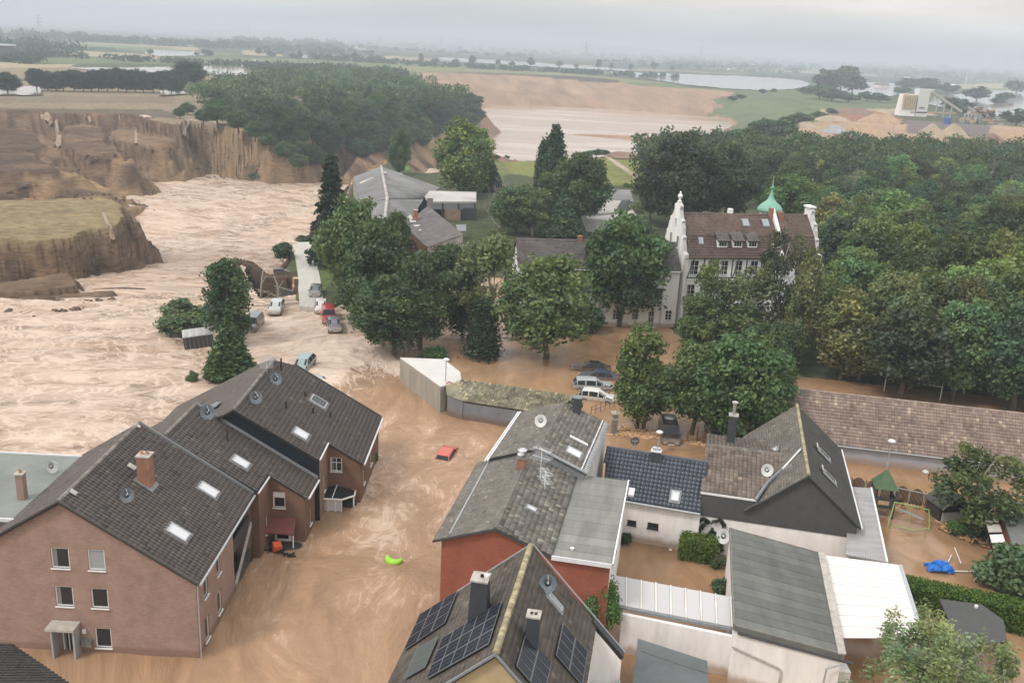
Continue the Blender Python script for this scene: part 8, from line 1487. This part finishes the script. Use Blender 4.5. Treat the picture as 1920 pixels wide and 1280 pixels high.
o = empty('round_table', G(1733, 1140, .2), 0, 'reddish octagonal garden table top beside the white carport', 'table'); MB().lathe([(.95, 0), (.95, .07), (.2, .08)], 8).build('table_top', MATS['rust'], o); MB().tube((0, 0, -1.2), (0, 0, 0), .08).build('leg', MATS['dark_metal'], o); MB().box(-.2, .2, -.15, .15, .08, .12).build('tray', MATS['white_frame'], o)
# white loungers and black beam at the bottom
for i, (px_, py_, l_) in enumerate(((1420, 1262, 'leftmost white plastic lounger behind the black beam'), (1456, 1268, 'second white lounger from the left behind the black beam'), (1486, 1272, 'third white lounger from the left behind the black beam'), (1522, 1278, 'white lounger nearest the annex corner'))):
    o = empty('garden_lounger', G(px_, py_, .25), -.1, l_, 'lounger', 'white plastic loungers by the annex wall'); mb = MB()
    MB().box(-.32, .32, -.9, .9, .0, .06).build('frame', MATS['white_frame'], o)
    for k in range(5): MB().box(-.27, .27, -.75 + k * .32, -.75 + k * .32 + .2, .062, .10).build('slat', MATS['white_frame' if k != 2 else 'rust'], o)
    for x in (-.26, .26): MB().box(x - .03, x + .03, -.7, -.64, -.9, 0).build('leg', MATS['white_frame'], o)
a, b = G(1368, 1262, .5), G(1560, 1290, .5); tag(MB().obox((0, 0, 0), b - a, (0, .3, 0), (0, 0, .12)).build('black_beam', MATS['black_rubber'], loc=a), 'long black beam lying in front of the white loungers', 'beam')
for (px_, py_, s, l_) in ((1735, 886, .3, 'white float drifting at the wall of the long tiled building'), (1257, 1031, .14, 'small white can floating in the courtyard')): tag(MB().lathe([(s * .5, 0), (s, s * .3), (s * .6, s * .8), (.02, s)], 8).build('white_float', MATS['white_frame'], loc=G(px_, py_, -.03)), l_, 'float')
a, b = G(1660, 718, 1.0), G(1765, 735, 1.0); gr = empty('goal_frame', (a.x, a.y, 0), 0, 'white rail frame between trees behind the long tiled building', 'goal'); d = b - a; d.z = 0
for z in (1.6, 3.2): MB().tube((0, 0, z), d + V3((0, 0, z)), .06).build('rail', MATS['white_frame'], gr)
for t_ in (0, 1): MB().tube(d * t_, d * t_ + V3((0, 0, 3.2)), .06).build('post', MATS['white_frame'], gr)
tag(MB().lathe([(.3, 0), (.36, .5), (.3, .9)], 12).build('blue_barrel', MATS['paint_blue'], loc=G(597, 488, .3)), 'blue barrel on the grass right of the pale road', 'barrel')
bs = empty('collapsed_wall', G(545, 558, -2.5), .3, 'slab of broken wall hanging at the cut edge of the road', 'wall'); MB().obox((-2.2, 0, .2), (3.6, .2, -.9), (0, .3, 0), (0, .1, 1.5)).build('slab', MATS['concrete_dark'], bs); MB().obox((-2.4, -.4, 1.9), (4.2, .2, -1.3), (0, .15, 0), (0, 0, .15)).build('rail', MATS['concrete'], bs)
for i, (px_, py_, h_, l_) in enumerate(((488, 562, 4.5, 'broken grey tree stem leaning in the hole'), (520, 562, 3.6, 'second broken stem with side branch in the hole'))):
    rg = random.Random(i); p = G(px_, py_, -1.5); mb = MB().path([(0, 0, -1), (.2, .1, h_ * .5), (.5 - i, .2, h_)], .2, .08, 6); mb.path([(.2, .1, h_ * .5), (.9, .2, h_ * .8)], .09, .04, 5); tag(mb.build('broken_stem', MATS['bark_pale'], loc=p), l_, 'tree stem')
pr_ = MB().box(-.5, 1.0, -.5, .5, -.6, 1.2).build('broken_pillar', MATS['render_tan'], loc=G(556, 535, -.8)); tag(pr_, 'sand coloured block of masonry at the cut road edge', 'masonry')
# ================================================================== waterfalls
wf, t, b = newmat('fall_water'); b.inputs['Roughness'].default_value = .5; tcn = N(t, 'ShaderNodeTexCoord'); mpn = N(t, 'ShaderNodeMapping'); mpn.inputs['Scale'].default_value = (1.6, 1.6, .12); t.links.new(tcn.outputs['Object'], mpn.inputs[0]); n1 = N(t, 'ShaderNodeTexNoise'); n1.inputs['Scale'].default_value = 1.2; n1.inputs['Detail'].default_value = 5; t.links.new(mpn.outputs[0], n1.inputs['Vector']); rp = N(t, 'ShaderNodeValToRGB'); rp.color_ramp.elements[0].position = .35; rp.color_ramp.elements[0].color = (.19, .125, .085, 1); rp.color_ramp.elements[1].position = .65; rp.color_ramp.elements[1].color = (.34, .245, .17, 1); t.links.new(n1.outputs[0], rp.inputs[0]); t.links.new(rp.outputs[0], b.inputs['Base Color'])
def fall(px_, top, bot, w_, label, bx=0, flare=.3):
    """a sheet of falling water lying on the broken ground it runs over"""
    rg = random.Random(px_ + top); k = 8; vs = []; org = None
    for i in range(k + 1):
        t_ = i / k; cx_ = px_ + bx * t_; w2_ = w_ * (1 + flare * t_) * rg.uniform(.8, 1.15)
        for j in range(5):
            p = GT(cx_ + (j / 4 - .5) * w2_ + rg.uniform(-.6, .6), top + (bot - top) * t_); org = org or p; tow = (V3((0, 0, CAM_H)) - p).normalized(); d_ = .25 + .55 * (1 - abs(j - 2) / 2); vs.append(p + tow * d_ * 1.4 - org)
    fs = [(i * 5 + j, i * 5 + j + 1, (i + 1) * 5 + j + 1, (i + 1) * 5 + j) for i in range(k) for j in range(4)]; mb = MB(); tow = V3((0, 0, CAM_H)) - org; tow.normalize()
    mb.add(vs, fs).add([v - tow * .5 for v in vs], [f[::-1] for f in fs]); tag(mb.build('waterfall', wf, loc=org, smooth=True), label, 'waterfall')
for a in ((350, 223, 266, 11, 'tall brown waterfall beside the small trees at the cliff', -3), (377, 230, 262, 4, 'thin waterfall right of the tall brown waterfall'), (84, 214, 234, 15, 'upper step of the stepped waterfall at the left', 4), (96, 236, 252, 10, 'middle step of the stepped waterfall at the left', 12), (110, 254, 276, 10, 'lower misty step of the waterfall at the left'), (195, 400, 474, 7, 'muddy waterfall pouring off the grassy plateau', 22), (255, 246, 272, 4, 'thin fall in the middle of the far cliff'), (165, 222, 232, 10, 'low wide fall on the far cliff'), (225, 226, 240, 5, 'small fall right of the low wide fall')): fall(*a)
def clods(name, lines, n, label, seed, smin, smax):
    rg = random.Random(seed); mb = MB(); pts = []
    for ln in lines:
        for a, b in zip(ln, ln[1:]): pts.append((a, b))
    for _ in range(n):
        a, b = rg.choice(pts); t_ = rg.random(); p = GT(a[0] + (b[0] - a[0]) * t_ + rg.gauss(0, 4), a[1] + (b[1] - a[1]) * t_ + rg.gauss(0, 2.5)); r = rg.uniform(smin, smax) * rg.uniform(.5, 1); t = rg.uniform(.6, 1.3); vs = []
        for j in range(6): a_ = j * pi / 3 + rg.random() * .5; q = r * rg.uniform(.7, 1.2); vs.append(p + V3((cos(a_) * q, sin(a_) * q, -.15 * r)))
        for j in range(5): a_ = j * 1.256 + rg.random() * .5; q = r * rg.uniform(.35, .7); vs.append(p + V3((cos(a_) * q, sin(a_) * q, r * rg.uniform(.4, .75))))
        mb.add(vs, [(j, (j + 1) % 6, 6 + min(j, 4)) for j in range(6)] + [(6 + j, 6 + (j + 1) % 5, (j + 1) % 6) for j in range(5)] + [(6, 7, 8, 9, 10)], (t, t, t))
    mb.build(name, MATS['clod'], kind='stuff', label=label)
mat('clod', (.125, .088, .064), .95, .3, 1.5, attr=True)
clods('earth_clods', [[(0, 590), (120, 585), (220, 560)], [(140, 325), (170, 300), (240, 298), (330, 290)], [(350, 318), (420, 336), (540, 338)], [(0, 372), (140, 370), (200, 366), (320, 405)], [(430, 500), (470, 545)]], 190, 'clods of slumped earth at the foot of the broken banks', 3, .3, 1.2)
# ================================================================== gravel plant
c0 = G(1700, 219, 0); gp = empty('gravel_plant', c0, 0, 'white gravel works tower and ribbed silo with long sloping conveyor', 'gravel plant'); S_ = c0.length / FOC; gp.scale = (.8,) * 3
def gpx(px_, py_, base=(1700, 219)): return V3(((px_ - base[0]) * S_, 0, (base[1] - py_) * S_))
x0_, x1_ = gpx(1686, 0).x, gpx(1716, 0).x; zt = gpx(0, 173).z; MB().add([(x0_ - 1.5, 0, 0), (x1_, 0, 0), (x1_, 12, 0), (x0_ - 1.5, 12, 0), (x0_, 1.5, zt), (x1_, 1.5, zt), (x1_, 10, zt), (x0_, 10, zt)], [(4, 5, 6, 7), (0, 1, 5, 4), (1, 2, 6, 5), (2, 3, 7, 6), (3, 0, 4, 7)]).build('silo', MATS['render_white'], gp)
for k in range(6): xk = x0_ + (x1_ - x0_) * (k + .5) / 6; MB().box(xk - .5, xk + .5, -.9, .9, gpx(0, 203).z, zt - .2).build('silo_rib', MATS['render_tan'], gp)
x0_, x1_ = gpx(1718, 0).x, gpx(1741, 0).x; zt = gpx(0, 161).z; MB().box(x0_, x1_, 0, 11, 0, zt).box(x1_ - 3, x1_ + 3.5, 1, 9, zt - 3, zt + .05).build('tower', MATS['dish_white'], gp); MB().box(x0_ + 2, x1_ - 3, -.3, -.02, zt * .32, zt * .36).build('louvre', MATS['paint_grey'], gp)
a, b = gpx(1745, 169), gpx(1815, 206); MB().obox(a, b - a, (0, 3, 0), (0, 0, 2.4)).build('conveyor', MATS['concrete'], gp); MB().obox(gpx(1706, 211), gpx(1802, 208) - gpx(1706, 211), (0, 2.5, 0), (0, 0, 1.2)).build('conveyor', MATS['wood_fresh'], gp)
for px_ in (1760, 1776, 1792): zz = gpx(px_, 169 + (px_ - 1745) * .53).z; MB().box(gpx(px_, 0).x - .4, gpx(px_, 0).x + .4, 0, 1, -1, zz).build('trestle', MATS['grey_metal'], gp)
rg = random.Random(2); o = empty('screening_works', G(1825, 232, 0), 0, 'yellow rusty screening works with stairs at the foot of the conveyor', 'machinery'); cs = G(1825, 232, 0).length / FOC
for k in range(38):
    x = rg.uniform(-24, 40) * cs * .9; z = max(0, rg.uniform(-2, 26 - abs(x) * .35)) * cs; w_ = rg.uniform(3, 12) * cs; MB().obox((x, rg.uniform(-6, 6), z), (w_, 0, rg.choice([0, 0, -.4 * w_, .3 * w_])), (0, rg.uniform(.6, 3), 0), (0, 0, rg.uniform(.5, 1.6))).build('gantry', MATS[rg.choice(['wood_fresh', 'render_tan', 'grey_metal', 'rust', 'concrete'])], o)
for k in range(16): x = rg.uniform(-24, 40) * cs * .9; MB().box(x - .3, x + .3, -1, 0, -1, rg.uniform(6, 18) * cs).build('post', MATS['grey_metal'], o)
tag(MB().lathe([(2.2, 0), (2.2, 4.2), (1.2, 4.8)], 12).build('blue_tank', MATS['paint_blue'], loc=G(1775, 234, 0)), 'blue tank standing between gravel heaps and conveyor', 'tank')
mat('gravel_tan', (.34, .27, .19), .95, .2, .2); mat('gravel_orange', (.36, .245, .155), .95, .2, .2); mat('gravel_rust', (.21, .135, .105), .95, .2, .2); mat('gravel_grey', (.30, .32, .34), .95, .15, .2)
def heap(px_, py_, w_, h_, m, label, ridge_=0):
    p = G(px_, py_, 0); k = p.length / FOC; n = 22; rs = np.random.RandomState(int(px_)); vs = []; fs = []; r1 = w_ * k / 2; L2 = ridge_ * k
    for q, (rr_, zz) in enumerate(((1.15, -.02), (.8, .3), (.45, .66), (.15, .95), (.02, 1.0))):
        for i in range(n): a = 2 * pi * i / n; j = 1 + .10 * rs.normal(); vs.append(((cos(a) * rr_ * r1 * j) + (L2 / 2 if cos(a) > 0 else -L2 / 2), sin(a) * rr_ * r1 * .9 * j, zz * h_ * k))
    fs = [(q * n + i, q * n + (i + 1) % n, (q + 1) * n + (i + 1) % n, (q + 1) * n + i) for q in range(4) for i in range(n)] + [tuple(range(4 * n, 5 * n))]
    tag(MB().add(vs, fs).build('gravel_heap', MATS[m], loc=p, smooth=True), label, 'gravel heap')
for a in ((1746, 252, 42, 18, 'gravel_tan', 'left tan gravel cone before the screening works'), (1785, 262, 62, 26, 'gravel_tan', 'highest tan gravel cone before the screening works'), (1855, 280, 80, 26, 'gravel_rust', 'rust brown gravel cone at the right'), (1900, 262, 60, 14, 'gravel_orange', 'orange gravel heap at the right picture edge'),
          (1650, 232, 60, 16, 'gravel_orange', 'orange heap left of the white silo', 20), (1600, 216, 60, 12, 'gravel_rust', 'long rust red heap left of the white silo', 30), (1560, 228, 50, 10, 'gravel_tan', 'flat sand heap left of the rust red heap', 20), (1610, 250, 50, 16, 'gravel_orange', 'orange sand block behind the wood', 26), (1565, 250, 34, 14, 'gravel_grey', 'grey slate heap behind the wood', 8), (1510, 240, 40, 10, 'gravel_tan', 'sand heap behind the pit bank trees', 10), (1432, 272, 46, 20, 'gravel_orange', 'orange sand slope among the trees right of the pit'), (1700, 214, 60, 8, 'gravel_tan', 'long low sand bank behind the white silo', 40)): heap(*a)
# excavated mounds on the near edge of the pit
for a in ((945, 303, 26, 9, 'gravel_rust', 'dark earth mound on the grassy pit edge'), (965, 305, 18, 6, 'gravel_rust', 'smaller earth mound right of the dark mound'), (1170, 292, 60, 7, 'gravel_rust', 'long dark earth bank at the corner of the pit', 20)): heap(*a)
tag(MB().box(-2.5, 2.5, -1.2, 1.2, .8, 2.4).box(-2.8, 2.8, -1.6, 1.6, 0, .8).obox((2.0, -.3, 2.0), (5, 0, 1.6), (0, .6, 0), (0, 0, .5)).box(-1.5, .3, -.9, .9, 2.4, 3.8).build('excavator', MATS['gravel_orange'], loc=G(988, 142, .3)), 'tiny excavator on the far rim of the gravel pit', 'excavator')
# ================================================================== pylons, masts, far houses
def pylon(px_, base, top, label):
    p = G(px_, base, 0); d = hypot(p.x, p.y); hgt = (base - top) * p.length / FOC; o = empty('pylon', p, .4, label, 'pylon', 'power line pylons on the horizon'); t = .00033 * d; mb = MB(); w_ = hgt * .09
    for sx in (-1, 1):
        for sy in (-1, 1): mb.tube((sx * w_, sy * w_, 0), (0, 0, hgt), t, t * .6, 4)
    for k in range(6): z0_, z1_ = hgt * k / 6.5, hgt * (k + 1) / 6.5; q0, q1 = w_ * (1 - k / 6.5), w_ * (1 - (k + 1) / 6.5); mb.tube((-q0, -q0, z0_), (q1, -q1, z1_), t * .6, None, 4).tube((q0, -q0, z0_), (-q1, -q1, z1_), t * .6, None, 4)
    mb.build('lattice_mast', MATS['grey_metal'], o)
    for z, l_ in ((.62, .24), (.78, .30), (.92, .16)): MB().tube((-hgt * l_, 0, hgt * z), (hgt * l_, 0, hgt * z), t * .8, None, 4).build('cross_arm', MATS['grey_metal'], o)
for a in ((74, 62, 34, 'pylon at the left in the mist'), (467, 72, 50, 'pylon above the left far wood'), (826, 92, 68, 'thin pylon at the middle of the horizon'), (712, 86, 70, 'faint pylon left of the middle'), (1098, 112, 80, 'clearest pylon right of the middle'), (1312, 116, 88, 'pylon behind the white village'), (1573, 124, 96, 'pylon above the green tree clump'), (1882, 138, 108, 'pylon at the right end of the horizon')): pylon(*a)
tag(MB().lathe([(1.2, 0), (.7, 30)], 8).build('white_mast', MATS['white_frame'], loc=G(1810, 160, 0)), 'white slim mast before the right far field', 'mast')
rg = random.Random(31)
def farhouse(px_, py_, w_, h_, label, group, roof='slate_wall', wallm='render_white'):
    p = G(px_, py_, 0); k = p.length / FOC; o = empty('far_house', p, rg.uniform(-.4, .4), label, 'house', group); a, b, c = w_ * k / 2, w_ * k * .35, h_ * k * .55
    MB().box(-a, a, -b, b, -1, c).build('wall', MATS[wallm], o); MB().add([(-a * 1.05, -b * 1.1, c), (a * 1.05, -b * 1.1, c), (a * 1.05, b * 1.1, c), (-a * 1.05, b * 1.1, c), (-a * 1.05, 0, h_ * k), (a * 1.05, 0, h_ * k)], [(0, 1, 5, 4), (2, 3, 4, 5), (0, 4, 3), (1, 2, 5), (3, 2, 1, 0)]).build('roof', MATS[roof], o)
for i in range(20): farhouse(1262 + i * 5.2 + rg.uniform(-2, 2), 108 + rg.uniform(-2, 4) + i * .15, rg.uniform(4, 8), rg.uniform(3, 5.5), 'tiny white house of the village on the right horizon', 'white village houses on the horizon', rg.choice(['slate_wall', 'tile_castle', 'render_white']))
for i in range(30): farhouse(rg.uniform(1290, 1900), 122 + rg.uniform(-3, 14), rg.uniform(3, 6), rg.uniform(2, 4), 'tiny pale house among the far woods at the right', 'scattered pale houses on the right plain', rg.choice(['slate_wall', 'tile_castle', 'tile_castle', 'render_white']))
for a in ((1653, 164, 22, 7, 'low long red roofed house by the flood lake', 'tile_castle'), (1690, 160, 14, 7, 'pink roofed house right of the long red roofed house', 'tile_castle'), (1768, 164, 10, 6, 'small white house beside the far orange field', 'render_white'), (1786, 164, 14, 5, 'wide white hall beside the far orange field', 'render_white'), (1700, 150, 8, 10, 'narrow white house on the far rise', 'tile_castle')): farhouse(a[0], a[1], a[2], a[3], a[4], None, a[5])
o = empty('field_hall', G(2, 104, 0), 0, 'open hall with pale roof at the left picture edge', 'hall'); MB().box(-14, 13, -8, 8, 10, 11.4).build('roof', MATS['dish_white'], o); MB().box(-12, 11, -6, 6, 0, 9.9).build('wall', MATS['slate_wall'], o)
